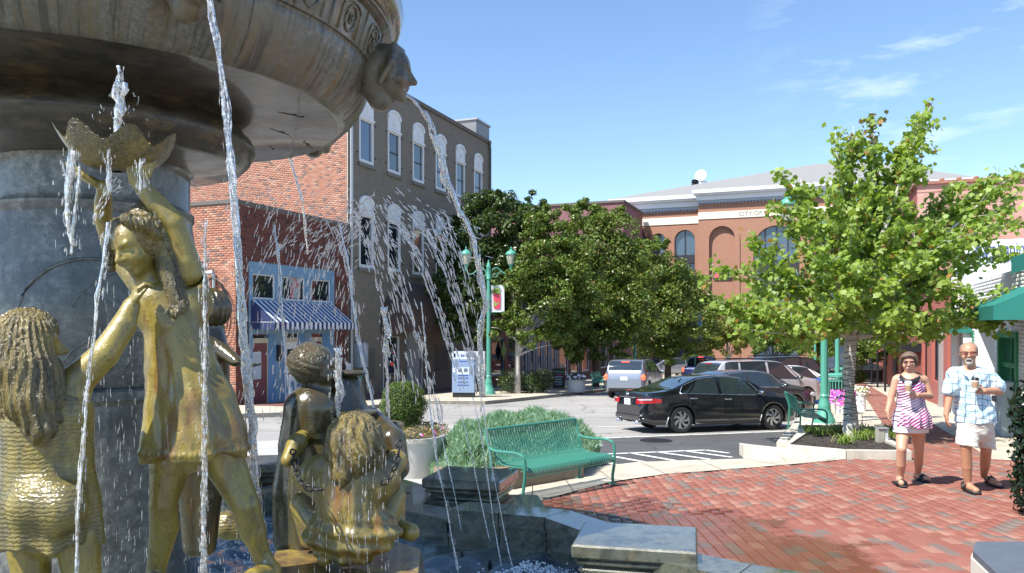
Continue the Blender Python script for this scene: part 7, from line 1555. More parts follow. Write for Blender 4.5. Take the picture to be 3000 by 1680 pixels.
# grey information kiosk with its side cabinet
kx, kY = (1359-1500)/F*31.3, 31.3; kz = gz(kY); ki = thing('kiosk', 'pale blue grey upright machine with a white header reading EATON', 'kiosk', (kx, kY, kz)); Fk = Fr((kx, kY), (.998, -.06), (-.06, -.998))
kb = M('kiosk_blue_grey', (.22,.30,.44), .45, var=.05); kw = M('kiosk_white', (.55,.62,.74), .45, var=.04)
for nm, a, b, o0, o1, c, d, mt in (('base', -.42, .42, -.35, .22, 0, .2, m_trim), ('cabinet', -.44, .44, -.38, .25, .2, 1.52, kb), ('header', -.445, .445, -.385, .255, 1.52, 1.82, kw), ('panel', -.25, .24, .25, .262, .92, 1.2, kw), ('panel', -.41, -.28, .25, .262, 1.0, 1.18, kw)):
    mb = MB(); Fk.bx(mb, a, b, o0, o1, kz+c, kz+d); mb.build(nm, mt, ki)
for x0 in (-.2, .03): mb = MB(); Fk.bx(mb, x0, x0+.15, .262, .27, kz+1.02, kz+1.16); mb.build('screen', M('screen_grey', (.12,.16,.2), .3), ki)
mb = MB(); Fk.bx(mb, -.38, -.30, .255, .262, kz+1.6, kz+1.75); mb.build('poster', m_trim, ki)
mbl = M('kiosk_ink', (.03,.07,.35), .5); text_on(Fk, 'EATON', .16, .26, kz+1.67, .13, mbl, ki, sx=1.2)
for z_, w in ((1.42, .3), (.86, .38), (.76, .42), (.6, .4), (.48, .46)): mb = MB(); Fk.bx(mb, -w/2, w/2, .25, .256, kz+z_, kz+z_+.03); mb.build('print', mbl, ki)
mb = MB(); Fk.bx(mb, .46, .84, -.3, .12, kz+.85, kz+1.82); tag(mb.build('side_cabinet', M('cabinet_pale', (.50,.53,.56), .5, var=.05, world=True)), 'pale grey cabinet fixed at the right side of the kiosk', 'cabinet'); mb = MB(); Fk.bx(mb, .6, .7, -.15, -.05, kz, kz+.85); o = mb.build('cabinet_post', m_galv); tag(o, 'short grey post below the cabinet beside the kiosk', 'post')
# chalkboard and red chair in the shade, white tubs
cb = thing('chalkboard', 'dark chalkboard with coloured chalk writing under the trees', 'sign board', tuple(G(1637, 1142))); x, y, z = cb.location; mb = MB(); mb.box((x, y, z+.55), (.62, .04, 1.0)); mb.build('frame', M('dark_wood', (.05,.025,.015), .6), cb)
mb = MB(); mb.box((x, y-.024, z+.58), (.52, .01, .84)); mb.build('board', m_trim, cb)
text = text_mesh('Welcome', .13, 'chalk_text', .002, M('chalk_green', (.15,.5,.3), .8)); o = link('chalk_text', text, cb); o.matrix_basis = Matrix.Translation((x, y-.032, z+.88)) @ Matrix.Rotation(math.pi/2, 4, 'X')
for k, (zz_, cl) in enumerate(((.74, (.5,.1,.3)), (.62, (.4,.45,.6)), (.5, (.5,.5,.5)), (.38, (.3,.5,.45)), (.27, (.2,.4,.6)))): mb = MB(); mb.box((x, y-.032, z+zz_), (.3+.08*(k % 2), .004, .035)); mb.build('chalk_line', M('chalk', cl, .8), cb)

# ------------------------------------------------------------------ planters, beds, shrubs
def planter(name, label, x, y, r0, r1, h, mat=m_conc):
    mb = MB(); mb.lathe([(r0,0),(r1-.02,h-.06),(r1,h-.05),(r1,h),(r1-.06,h),(r1-.08,h-.06),(0,h-.08)], 36, (x, y, gz(y))); return tag(mb.build(name, mat, None, 40), label, 'planter')
m_pl = M('planter_concrete', (.58,.56,.52), .8, var=.1, sc=9, bump=.4, bsc=120, world=True)
planter('planter', 'big pale concrete planter with the round box bush, behind the well', -1.42, 10.75, .42, .52, .55, m_pl)
planter('planter', 'white cylindrical planter with pale trailing flowers right of the maple trunk', (2521-1500)/F*23.3, 23.3, .15, .155, .52, m_white); planter('planter', 'white planter overflowing with pink petunias left of the maple trunk', (2470-1500)/F*22.3, 22.3, .2, .27, .42, m_white); planter('planter', 'wide pale planter with dark plants in the tree shade', (1688-1500)/F*36, 36, .40, .44, .55, m_pl)
bed = [tuple(G(2300,1328))[:2], tuple(G(2479,1345))[:2], tuple(G(2672,1348))[:2], (6.95, 14.6), (7.2, 17.2), (6.2, 17.0), (5.6, 15.4)]
kb_ = thing('planter_bed', 'raised concrete kerb bed of mulch round the young maple', 'planter bed', (6, 14, gz(14)))
for i in range(len(bed)):
    A, B = Vector(bed[i]), Vector(bed[(i+1) % len(bed)]); c_ = Vector((6.15, 14.9)); 
    def inn(p): return p+(c_-p).normalized()*.17
    mb = MB(); e = (B-A).normalized()*.006; mb.prism([tuple(A+e), tuple(B-e), tuple(inn(B)-e), tuple(inn(A)+e)], lambda x, y: gz(y)-.1, lambda x, y: gz(y)+.135); mb.build('kerb_stone', m_curb, kb_)
q = N('bark_mulch'); v = q.coord('World'); q.set(Base_Color=q.mix(q.noise(v, 35, 6, .8), (.012,.01,.009), (.10,.08,.065)), Roughness=.95); q.bump(q.noise(v, 40, 6, .8), 1., .03)
mb = MB(); mb.prism([tuple(Vector(p)+(Vector((6.15, 14.9))-Vector(p)).normalized()*.1) for p in bed], lambda x, y: gz(y)-.1, lambda x, y: gz(y)+.095); mb.build('mulch', q.m, kb_)
chips = MB()
for i in range(1400):
    a, b = rng.uniform(4.6, 7.1), rng.uniform(12.6, 17); 
    if inpoly(np.array([a]), np.array([b]), bed)[0]: chips.box((a, b, gz(b)+.10), (random.uniform(.015, .05), .012, .01), rotm('Z', random.uniform(0, 180)) @ rotm('Y', random.uniform(-30, 30)))
o = chips.build('mulch_chips', q.m, kb_); o['kind'] = 'stuff'
lb = thing('bollard_light', 'small grey wooden post with a boxed light in the maple bed', 'light box', tuple(G(2578, 1312))); x, y, z = lb.location; mb = MB(); mb.box((x, y, z+.17), (.12, .12, .34), bev=.006); mb.build('post', M('grey_timber', (.33,.32,.26), .8, var=.2), lb); mb = MB(); mb.box((x+.035, y, z+.35), (.19, .16, .02)); mb.build('cap', m_galv, lb); mb = MB(); mb.box((x+.10, y, z+.22), (.06, .1, .22), bev=.008); mb.build('socket_box', M('socket_grey', (.5,.52,.54), .5), lb)
mb = MB(); A = [(-.75, 8.9), (1.45, 11.2), (1.25, 11.4), (-.95, 9.1)]; mb.prism([(-.62, 9.35), (1.0, 10.92), (.92, 11.6), (-1.0, 10.0)], lambda x, y: gz(y)-.1, lambda x, y: gz(y)+.22); tag(mb.build('hedge_kerb', M('stained_concrete', (.22,.17,.12), .85, var=.3, sc=3, world=True, grime=.5)), 'low stained concrete kerb under the grey green hedge behind the bench', 'kerb')
# stone ledge in the bottom right corner
sl_ = thing('stone_ledge', 'rounded dark topped stone ledge in the bottom right corner', 'stone ledge', (3.6, 4.8, .1)); P = [(3.13, 5.32), (2.98, 5.1), (2.84, 4.6), (2.6, 3.8), (5.2, 3.6), (5.4, 5.3)]
mb = MB(); mb.prism(P, -.1, .455); mb.build('side', M('pale_ledge_stone', (.62,.58,.50), .7, var=.1, world=True, bump=.2), sl_); mb = MB(); mb.prism([(a+(.012 if a < 4 else 0), b-(.0)) for a, b in P], .458, .50); mb.build('top_slab', M('blue_grey_top', (.10,.115,.14), .55, var=.2, sc=8, world=True, bump=.3), sl_)  # top slab coloured darker and bluer than the pale side

# two short figures far off, sitting behind the distant black sedan
for px, cl, lab in ((2592, (.45,.60,.80), 'distant person in a pale blue shirt beyond the black sedan'), (2616, (.65,.68,.75), 'distant person in a white shirt beyond the black sedan')):
    Yp = 55; t = thing('person', lab, 'person', tuple(W(px, 1045, Yp)[:2])+(gz(Yp),)); S = Sdf(.035, .08); b = Vector((t.location.x, Yp, gz(Yp)))
    S.ell(b+Vector((0,0,1.02)), (.10,.11,.13)); S.chain([b+Vector((0,0,.88)), b+Vector((0,0,.45))], [.15,.17]); S.chain([b+Vector((-.09,0,.42)), b+Vector((-.1,-.42,.42)), b+Vector((-.1,-.45,.05))], [.09,.08,.06]); S.chain([b+Vector((.09,0,.42)), b+Vector((.1,-.42,.42)), b+Vector((.1,-.45,.05))], [.09,.08,.06]); S.chain([b+Vector((-.17,0,.82)), b+Vector((-.22,-.12,.6)), b+Vector((-.1,-.25,.62))], [.055,.045,.04]); S.chain([b+Vector((.17,0,.82)), b+Vector((.22,-.12,.6)), b+Vector((.1,-.25,.62))], [.055,.045,.04])
    S.build('body', M('distant_skin', (.35,.2,.14), .7), t); S = Sdf(.035, .06); S.chain([b+Vector((0,0,.84)), b+Vector((0,0,.45))], [.185,.20]); S.build('shirt', M('distant_shirt', cl, .8), t)
    S = Sdf(.03, .03); S.ell(b+Vector((0,.02,1.07)), (.115,.12,.11)); S.build('hair', m_trim, t); mb = MB(); mb.box(b+Vector((0, 0, .18)), (.5, .45, .36)); tag(mb.build('stone_block', m_curb), 'low stone block the '+lab.replace('distant person', 'person').split(' beyond')[0]+' sits on', 'stone block')
# ------------------------------------------------------------------ trees and plants
def leafmat(name, c1, c2, c3=None, tr=.35, rough=.45, sc=.9):
    q = N(name); v = q.coord('World'); rn = q.n('ShaderNodeNewGeometry').outputs['Random Per Island']
    c = q.mix(rn, c1, c2); c = q.mix(q.ramp(q.noise(v, sc, 3), .35, .65), c, q.mix(.5, c, c2))
    if c3: c = q.mix(q.math('GREATER_THAN', q.math('FRACT', q.math('MULTIPLY', rn, 17.3)), .95), c, c3)
    q.set(Base_Color=c, Roughness=rough, Specular_IOR_Level=.45)
    t = q.n('ShaderNodeBsdfTranslucent'); q.l(q.mix(1., c, (.95, 1., .45), 'MULTIPLY'), t.inputs[0]); m = q.n('ShaderNodeMixShader'); m.inputs[0].default_value = tr
    q.l(q.b.outputs[0], m.inputs[1]); q.l(t.outputs[0], m.inputs[2]); q.l(m.outputs[0], q.out.inputs[0]); return q.m
def leaves(name, C, size, mat, parent, shape='oval', droop=.3, Nrm=None, jit=.9, stuff=True, seed=3):
    """one small folded leaf polygon per point of C"""
    rg = np.random.default_rng(seed); C = np.asarray(C, np.float64); n = len(C)
    if shape == 'maple': B = np.array([(0,-.52),(.20,-.34),(.46,-.26),(.40,.00),(.44,.26),(.22,.30),(0,.60),(-.22,.30),(-.44,.26),(-.40,.00),(-.46,-.26),(-.20,-.34)])*.92
    elif shape == 'needle': B = np.array([(-.06,-.5),(.06,-.5),(0,.6)])
    elif shape == 'petal': B = np.array([(-.5,-.3),(0,-.5),(.5,-.3),(.45,.35),(0,.5),(-.45,.35)])
    else: B = np.array([(0,-.5),(.27,-.05),(0,.55),(-.27,-.05)])
    k = len(B); s = size*rg.uniform(.65, 1.25, n)
    nz = rg.normal(0, 1, (n, 3)); 
    if Nrm is not None: nz = nz*jit+np.asarray(Nrm)
    else: nz[:, 2] = np.abs(nz[:, 2])*.8+.3
    nz /= np.linalg.norm(nz, axis=1)[:, None]; a = rg.normal(0, 1, (n, 3)); a[:, 2] -= droop*2; t = a-(a*nz).sum(1)[:, None]*nz; t /= np.linalg.norm(t, axis=1)[:, None]; u = np.cross(t, nz)
    V = C[:, None]+(B[None, :, 0, None]*u[:, None]+B[None, :, 1, None]*t[:, None])*s[:, None, None]+nz[:, None]*(np.abs(B[None, :, 0, None])*.35*s[:, None, None])
    V = V.reshape(-1, 3)
    if k > 4:
        me = bpy.data.meshes.new(name); F_ = np.arange(n*k).reshape(n, k); me = raw_mesh(name, V, F_, mat)
    else: me = raw_mesh(name, V, np.arange(n*k).reshape(n, k), mat)
    o = link(name, me, parent)
    if stuff: o['kind'] = 'stuff'
    return o
m_bark = M('grey_bark', (.50,.47,.42), .9, var=.35, sc=9, bump=.6, bsc=30, world=True, grime=.3); m_barkd = M('dark_bark', (.10,.08,.06), .9, var=.3, sc=9, world=True)
m_maple = leafmat('maple_leaves', (.19,.31,.045), (.37,.48,.11), (.42,.24,.08), .5); m_mapler = leafmat('reddish_maple_leaves', (.24,.14,.06), (.26,.26,.08), None, .4)
def bez(a, b, c, n=10): return [a*(1-t)**2+b*2*t*(1-t)+c*t*t for t in np.linspace(0, 1, n)]
# young maple
YM = 15.6; mp = thing('maple_tree', 'young bright green maple with a pale trunk wound with lights, right of the cars', 'tree', tuple(G(2493, 1282, .1)))
base = Vector(mp.location); WM = lambda px, py, dy=0.: W(px, py, YM+dy)
fork = WM(2497, 985); tr = MB(); tp_ = [base+Vector((0,0,-.1)), WM(2492, 1200), WM(2486, 1100), WM(2492, 1010), WM(2500, 930), WM(2508, 850)]
tr.tube([base-Vector((0,0,.1)), base+Vector((0,0,.12))]+tp_[1:], [.165,.145,.125,.12,.115,.085,.06], 12); tr.build('trunk', m_bark, mp, True)
wr = MB(); hp_ = []
for i in range(260):
    t = i/259; z = base.z+.15+t*(fork.z-base.z-.1); f = (z-base.z)/(fork.z-base.z); c = base.lerp(fork, f)+Vector((-.035*math.sin(f*3.1), 0, 0)); a = t*2*math.pi*17; hp_.append(Vector((c.x+.143*math.cos(a)*(1-.15*f), c.y+.143*math.sin(a)*(1-.15*f), z)))
wr.tube(hp_, .0055, 4); wr.build('light_string', m_black, mp)
T = [(2737,292,0,1),(2680,370,.2,1),(2700,330,-.2,0),(2553,330,.3,2),(2500,372,.2,2),(2446,385,-.1,1),(2480,450,.2,1),(2283,500,-.2,1),(2345,525,.4,1),(2190,700,.2,1),(2085,775,-.4,1),(2100,880,-.9,1),(2165,960,-1.2,1),(2240,900,-1.5,1),(2330,960,-1.6,1),(2440,905,-1.9,1),(2250,600,.3,1),(2330,640,-.9,1),(2420,560,-.6,1),(2380,760,-1.7,1),(2560,430,0,1),
     (2620,520,.5,1),(2780,560,.5,1),(2760,640,-.7,1),(2870,560,.6,1),(2911,530,.3,1),(2981,500,.2,1),(2990,560,.5,1),(2990,640,.2,1),(2990,740,-.3,1),(2980,860,-.5,1),(2955,930,-.3,1),(2880,930,-.9,1),(2790,950,-1.3,1),(2700,930,-1.6,1),(2600,930,-1.9,1),(2640,820,-1.9,1),(2720,760,-1.7,1),(2520,780,-2.0,1),(2500,640,-1.2,1),(2620,660,-1.2,1),
     (2300,800,1.2,1),(2450,700,1.5,1),(2600,740,1.7,1),(2740,820,1.5,1),(2860,760,1.2,1),(2840,840,-1.1,1),(2200,830,.9,1),(2680,600,1.2,1),(2540,560,1.2,1),(2900,660,-.5,1),(2160,880,.4,1),(2820,690,-1.2,1),(2480,860,-2.1,1),(2130,930,-.2,1),(2570,880,1.2,1),(2690,880,1.1,1),(2400,880,1.2,1),(2500,520,-.4,1),(2660,460,.1,1)]
lim = []; LC = []; LR = []; bm = MB()
for px, py, dy, kd in T:
    e = WM(px, py, dy); s0 = fork.lerp(WM(2508, 850), random.random()*.9) if py < 800 else fork.lerp(WM(2500, 930), random.uniform(-.2, 1)); m = s0.lerp(e, .55)+Vector((0, 0, .10 if py < 850 else -.12))+Vector((random.gauss(0, .12), random.gauss(0, .12), 0)); P = bez(s0, m, e, 12)
    L = (e-s0).length; r0 = .016+.014*L; bm.tube(P, [max(.006, r0*(1-i/11.5)) for i in range(12)], 6)
    st_ = .30 if L > 1.5 else .12; nl = int(150*L)
    for _ in range(max(3, int(L*4.0))):   # side twigs
        t = random.uniform(st_, .95); p = P[int(t*11)]; dr = (P[min(11, int(t*11)+1)]-p).normalized(); tw = p+(dr*.6+Vector((random.gauss(0, .6), random.gauss(0, .6), random.gauss(.12, .4)))).normalized()*random.uniform(.28, .75)*(1.1-t*.4)
        bm.tube([p, p.lerp(tw, .6)+Vector((0,0,.02)), tw], [.009, .006, .003], 4)
        for _ in range(int(30*(tw-p).length/.45)): f = random.random()**.7; LC.append(p.lerp(tw, f)+Vector((random.gauss(0, .075), random.gauss(0, .075), random.gauss(-.03, .06)))); 
    for _ in range(nl//4): t = st_+(1-st_)*random.random()**.8; i = min(10, int(t*11)); p = P[i].lerp(P[i+1], t*11-i); (LR if kd == 2 and t > .8 else LC).append(p+Vector((random.gauss(0, .065+.06*(1-t)), random.gauss(0, .08), random.gauss(-.03, .07))))
o = bm.build('limbs', m_bark, mp, True); o['kind'] = 'stuff'
leaves('crown', [tuple(p) for p in LC], .115, m_maple, mp, 'maple', .7, seed=5); leaves('reddish_twigs', [tuple(p) for p in LR], .11, m_mapler, mp, 'maple', .7, seed=6)
print('maple leaves', len(LC))
# dense trees
def clumps(spec, per, sg=.55):
    per = per*1.55
    """spec: (px, py, Y, r_px) leaf clumps; returns points and outward normals"""
    P, Nn = [], []
    for px, py, Y, rp in spec:
        c = np.array(tuple(W(px, py, Y))); r_ = rp/F*Y; n_ = int(per*r_*r_*4)
        sub = rng.normal(0, 1, (max(6, int(r_*r_*10)), 3)); sub /= np.linalg.norm(sub, axis=1)[:, None]; sub = c+sub*r_*rng.uniform(.35, 1.0, (len(sub), 1))
        k = rng.integers(0, len(sub), n_); d = rng.normal(0, 1, (n_, 3)); d /= np.linalg.norm(d, axis=1)[:, None]; rr = r_*.33*rng.uniform(.5, 1.15, (n_, 1)); p = sub[k]+d*rr*np.array((1, 1, .75)); P.append(p); Nn.append(d*.8+np.array((0, 0, .45)))
    return np.concatenate(P), np.concatenate(Nn)
def bushy(name, label, spec, trunk, mat, leaf, per, group=None, bark=None, seed=1, limbs=5, shape='oval'):
    px, pyb, Y, r0 = trunk; b = W(px, 1045, Y); b.z = gz(Y); t = thing(name, label, 'tree', tuple(b), group=group); top = W(spec[0][0], spec[0][1], spec[0][2]); mid = b.lerp(top, .45); mid.x = b.x
    mb = MB(); mb.tube([b-Vector((0,0,.2)), b+Vector((0,0,.8)), mid, mid.lerp(top, .6)], [r0*1.3, r0, r0*.75, r0*.3], 9); mb.build('trunk', bark or m_barkd, t, True)
    mb = MB()
    for sp in spec[:14]: e = W(*sp[:3]); s0 = b.lerp(mid, random.uniform(.6, 1)); mb.tube(bez(s0, s0.lerp(e, .5)+Vector((0,0,.3)), e, 6), [r0*.45, r0*.35, r0*.28, r0*.2, r0*.12, .02], 5)
    o = mb.build('limbs', bark or m_barkd, t, True); o['kind'] = 'stuff'
    P, Nn = clumps(spec, per); leaves('crown', P, leaf, mat, t, shape, .2, Nn, .7, seed=seed); return t
m_zel = leafmat('glossy_dark_shaded_leaves', (.03,.065,.016), (.075,.115,.025), None, .22, .35); m_zel2 = leafmat('olive_leaves', (.06,.12,.018), (.17,.235,.04), (.22,.15,.04), .28, .4); m_yel = leafmat('yellow_green_leaves', (.16,.20,.03), (.28,.30,.06), (.28,.18,.04), .35); m_mid = leafmat('mid_green_leaves', (.06,.13,.02), (.14,.22,.04), (.3,.22,.08), .35)  # first green darkened to stand for foliage in the building's shade
tg = 'trees along the left-hand pavement'
bushy('street_tree', 'darkest street tree, nearest the gray building, behind the banner lamp post', [(1420,700,37,90),(1360,740,37,80),(1460,620,37.5,70),(1480,590,37,50),(1400,620,37.5,60),(1500,660,37,80),(1340,800,36.5,75),(1420,810,36.5,90),(1500,780,36.5,80),(1380,880,36,70),(1460,900,36,75),(1330,880,36.5,50),(1330,700,37.5,60),(1300,780,37,60),(1310,860,36.5,60),(1290,920,36.5,45),(1350,960,36.3,60),(1420,970,36.3,50),(1480,950,36.5,55),(1370,650,37.5,55),(1545,600,38,50),(1560,640,38,55),(1478,578,37,34),(1572,592,38.5,34),(1395,596,37.5,36),(1520,720,38,90),(1520,860,37,80),(1350,940,36,40)], (1415,0,37,.16), m_zel, .17, 230, tg, seed=11)
bushy('street_tree', 'sunlit street tree with yellow green shoots and a low branch, right of the banner', [(1600,790,34.5,95),(1540,800,34,80),(1660,760,35,85),(1590,700,35,80),(1640,690,35,60),(1660,840,34.5,80),(1540,900,34,70),(1600,985,34.5,55),(1650,1010,35,45),(1440,960,34,45),(1610,880,34,80),(1700,820,35,70),(1500,830,34,50),(1555,690,35,50),(1610,620,35,40),(1660,640,35,40),(1470,840,33.5,40),(1530,960,33.6,42),(1560,1000,33.4,34),(1500,930,33.6,34),(1690,740,35,60),(1650,950,35,60),(1690,900,35,60),(1600,650,35,35),(1560,740,33.6,50)], (1516,0,34.5,.13), m_zel2, .15, 240, tg, bark=m_bark, seed=12)
bushy('street_tree', 'broad street tree in front of the maroon wall, sunlit on top and dark below', [(1740,760,42,100),(1700,680,42.5,70),(1760,670,42,70),(1820,720,42,80),(1680,760,42,80),(1860,790,42,80),(1760,850,41.5,100),(1680,850,41.5,80),(1850,880,41.5,80),(1720,632,43,44),(1770,622,43,44),(1810,640,43,40),(1740,940,41,90),(1820,950,41,80),(1660,930,41,70),(1640,1000,41,40),(1880,950,42,60),(1715,600,43,32),(1790,1000,41.5,60),(1740,1020,41.5,60),(1840,1020,41.5,50),(1640,960,42,60),(1700,1010,41.5,60)], (1745,0,42,.18), m_zel2, .17, 210, tg, seed=13)
bushy('street_tree', 'street tree directly left of the city hall arches, over the silver SUV', [(1930,830,50,85),(1880,800,50,60),(1960,780,50,60),(1900,740,50,50),(1990,840,50,60),(1930,900,49.5,90),(1870,900,49.5,70),(1990,920,49.5,70),(1950,980,49,80),(1880,980,49,70),(2010,990,49,60),(1880,700,50.5,34),(1930,700,50.5,30),(1840,840,50,50),(1830,940,49.5,60),(1960,1030,49,40)], (1957,0,50,.2), m_zel2, .19, 190, tg, seed=14)
bushy('street_tree', 'last street tree of the left row, touching the city hall wall', [(2040,870,60,60),(2010,820,60,50),(2070,900,60,50),(2040,940,59,70),(2010,960,59,60),(2060,1000,59,50),(1990,880,60,50),(2030,1030,59,40)], (2035,0,60,.2), m_zel2, .21, 180, tg, seed=15)
tg2 = 'small trees in front of the city hall'
bushy('small_tree', 'small yellow green tree with pale forked stems in front of the city hall', [(2130,970,72,50),(2090,980,72,40),(2170,960,72,45),(2120,930,72,40),(2080,1010,72,34),(2180,1000,72,40),(2140,1000,71,40),(2210,985,72,40),(2060,960,72,34),(2160,920,72,34)], (2133,0,72,.16), m_yel, .24, 130, tg2, bark=m_bark, seed=16)
bushy('small_tree', 'small olive tree with a dark leaning stem, right of the pale forked tree', [(2260,990,68,50),(2230,1010,68,40),(2300,980,68,45),(2270,950,68,45),(2320,1010,68,40),(2230,960,68,40),(2340,960,68,45),(2300,1020,68,34)], (2265,0,68,.15), m_mid, .22, 140, tg2, seed=17)
bushy('small_tree', 'round green tree right of centre behind the trash can', [(2380,990,62,50),(2420,960,62,50),(2350,1000,62,40),(2400,1030,61,40),(2440,1010,62,44),(2360,940,62,50),(2440,900,63,50)], (2400,0,62,.15), m_mid, .2, 150, tg2, seed=18)
bushy('small_tree', 'green tree over the distant black sedan, left of the woman', [(2560,1010,46,45),(2520,1000,46,45),(2590,1030,45.5,40),(2530,1050,45.5,36),(2600,990,46,40),(2570,960,46.5,50),(2490,980,47,50),(2500,1040,46,40),(2625,1050,45.5,30)], (2500,0,46.5,.14), m_mid, .18, 170, tg2, seed=19)
bushy('shade_tree', 'deep green tree filling the gap behind the maple, above the woman', [(2620,930,40,55),(2560,920,40.5,60),(2660,950,39.5,45),(2500,900,41,60),(2600,870,40.5,60),(2540,860,41,60),(2680,900,40,50),(2450,930,42,50),(2640,860,40,50)], (2640,0,40.5,.15), m_zel, .17, 170, None, seed=20)
# plants near the right edge: dark leafy shrub
dk = thing('leafy_shrub', 'dark glossy shrub cut by the right edge of the frame', 'shrub', (5.6, 7.9, gz(8)))
P, Nn = [], []
cs_ = [W(3030, y_, 8.0) for y_ in range(1160, 1500, 34)]
for c in cs_: d = rng.normal(0, 1, (330, 3)); d /= np.linalg.norm(d, axis=1)[:, None]; P.append(np.array(tuple(c))+d*np.array((.20, .24, .16))*rng.uniform(.4, 1.1, (330, 1))); Nn.append(d)
leaves('foliage', np.concatenate(P), .075, leafmat('ivy_leaves', (.008,.02,.008), (.018,.04,.018), None, .1, .3), dk, 'oval', .3, np.concatenate(Nn), .6); mb = MB(); mb.tube([(5.42, 8, gz(8)-.05), (5.4, 8, .9)], .05, 6); mb.build('stem', m_barkd, dk)
# box ball and flowers
bx = thing('box_bush', 'round clipped box bush rising from the big pale planter', 'shrub', (-1.42, 10.75, .5)); c = np.array(tuple(W(1182, 1188, 10.75))); rb_ = .315
d = rng.normal(0, 1, (9000, 3)); d /= np.linalg.norm(d, axis=1)[:, None]; nzz = 1+.05*np.sin(d[:, 0]*7+1)*np.sin(d[:, 1]*6)*1.0+.04*np.sin(d[:, 2]*9+2)
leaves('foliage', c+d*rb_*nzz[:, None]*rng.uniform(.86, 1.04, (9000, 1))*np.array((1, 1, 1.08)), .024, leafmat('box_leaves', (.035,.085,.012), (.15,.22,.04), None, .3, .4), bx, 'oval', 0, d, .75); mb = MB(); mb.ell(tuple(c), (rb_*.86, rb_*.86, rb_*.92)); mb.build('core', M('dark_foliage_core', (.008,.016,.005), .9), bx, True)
def flowers(label, x, y, z, r_, cols, n_fol, folcol, trail=.2, fs=.03, seed=1, nf=60, cat='flowers'):
    t = thing('flowers', label, cat, (x, y, z)); a = rng.uniform(0, 6.28, n_fol); rr = r_*rng.uniform(.5, 1.12, n_fol); zz = z+.02+rng.uniform(-.0, .14, n_fol)-trail*np.clip((rr/r_-.95)*8, 0, 1)*rng.uniform(0, 1, n_fol)
    leaves('foliage', np.stack([x+rr*np.cos(a), y+rr*np.sin(a), zz], 1), .035, folcol, t, 'oval', .3, seed=seed)
    for i, (cn, cl) in enumerate(cols):
        m_ = max(4, nf//len(cols)); a = rng.uniform(0, 6.28, m_); rr = r_*rng.uniform(.6, 1.15, m_); zz = z+.06+rng.uniform(0, .12, m_)-trail*np.clip((rr/r_-.95)*7, 0, 1)*rng.uniform(0, .9, m_); P = np.stack([x+rr*np.cos(a), y+rr*np.sin(a), zz], 1)
        nn_ = np.stack([np.cos(a), np.sin(a), np.full(m_, .7)], 1)-np.array((0, .5, 0)); leaves('blossoms', P, fs, M(cn, cl, .6, var=.1), t, 'petal', 0, nn_, .35, seed=seed+i)
    return t
m_strawfol = leafmat('faded_bedding_leaves', (.26,.22,.09), (.34,.26,.12), (.12,.16,.04), .35)
flowers('faded bedding flowers with pink and white blossoms round the box bush', -1.42, 10.75, .47, .50, [('pink_petal', (.75,.10,.35)), ('white_petal', (.8,.78,.72)), ('violet_petal', (.2,.08,.35))], 2600, m_strawfol, .10, .032, 31, 66)
xx, yy = (2470-1500)/F*22.3, 22.3; flowers('mass of hot pink petunias spilling from the white planter', xx, yy, gz(yy)+.46, .30, [('hot_pink_petal', (.80,.06,.36)), ('hot_pink_petal_pale', (.8,.2,.5)), ('purple_petal', (.12,.05,.35))], 900, m_mid, .42, .085, 32, 300)
xx, yy = (2521-1500)/F*23.3, 23.3; flowers('pale yellow trailing flowers in the white cylindrical planter', xx, yy, gz(yy)+.55, .22, [('cream_petal', (.7,.68,.45)), ('white_petal2', (.75,.75,.7))], 900, leafmat('lime_leaves', (.30,.34,.10), (.42,.44,.18), None, .35), .5, .06, 33, 90)
xx, yy = (1690-1500)/F*36, 36; flowers('white blossoms over dark foliage in the shaded planter', xx, yy, gz(yy)+.6, .42, [('shade_white_petal', (.7,.72,.8))], 1400, m_zel, .2, .10, 34, 40)
# strap-leaved plants in the maple bed
gs = thing('daylily_clump', 'arching strap leaved plants round the foot of the maple', 'plants', tuple(G(2480, 1290, .1))); V = []; Q_ = []
for cx, cy, n_, R_ in [(*tuple(G(px, py, .1))[:2], n_, r_) for px, py, n_, r_ in ((2400,1275,60,.28),(2430,1268,50,.25),(2475,1300,60,.28),(2520,1288,70,.3),(2560,1282,70,.3),(2600,1280,60,.3),(2635,1285,50,.26),(2540,1270,60,.3),(2590,1268,60,.3),(2380,1265,40,.22),(2455,1262,50,.25),(2620,1270,50,.28))]:
    for i in range(n_):
        a = random.uniform(0, 6.28); L = R_*random.uniform(.7, 1.3); h = L*random.uniform(.6, 1.1); w = .010; b0 = len(V); bx0, by0 = cx+random.gauss(0, .05), cy+random.gauss(0, .05)
        for j in range(6):
            t = j/5; rr = L*t; z = gz(cy)+.1+h*(1.9*t-1.75*t*t); ww = w*(1-t*.8); px_, py_ = bx0+rr*math.cos(a), by0+rr*math.sin(a); V += [(px_-ww*math.sin(a), py_+ww*math.cos(a), z), (px_+ww*math.sin(a), py_-ww*math.cos(a), z)]
        Q_ += [(b0+2*j, b0+2*j+1, b0+2*j+3, b0+2*j+2) for j in range(5)]
o = link('blades', raw_mesh('blades', V, Q_, leafmat('lily_leaves', (.12,.20,.03), (.26,.36,.08), (.4,.36,.16), .4)), gs); o['kind'] = 'stuff'
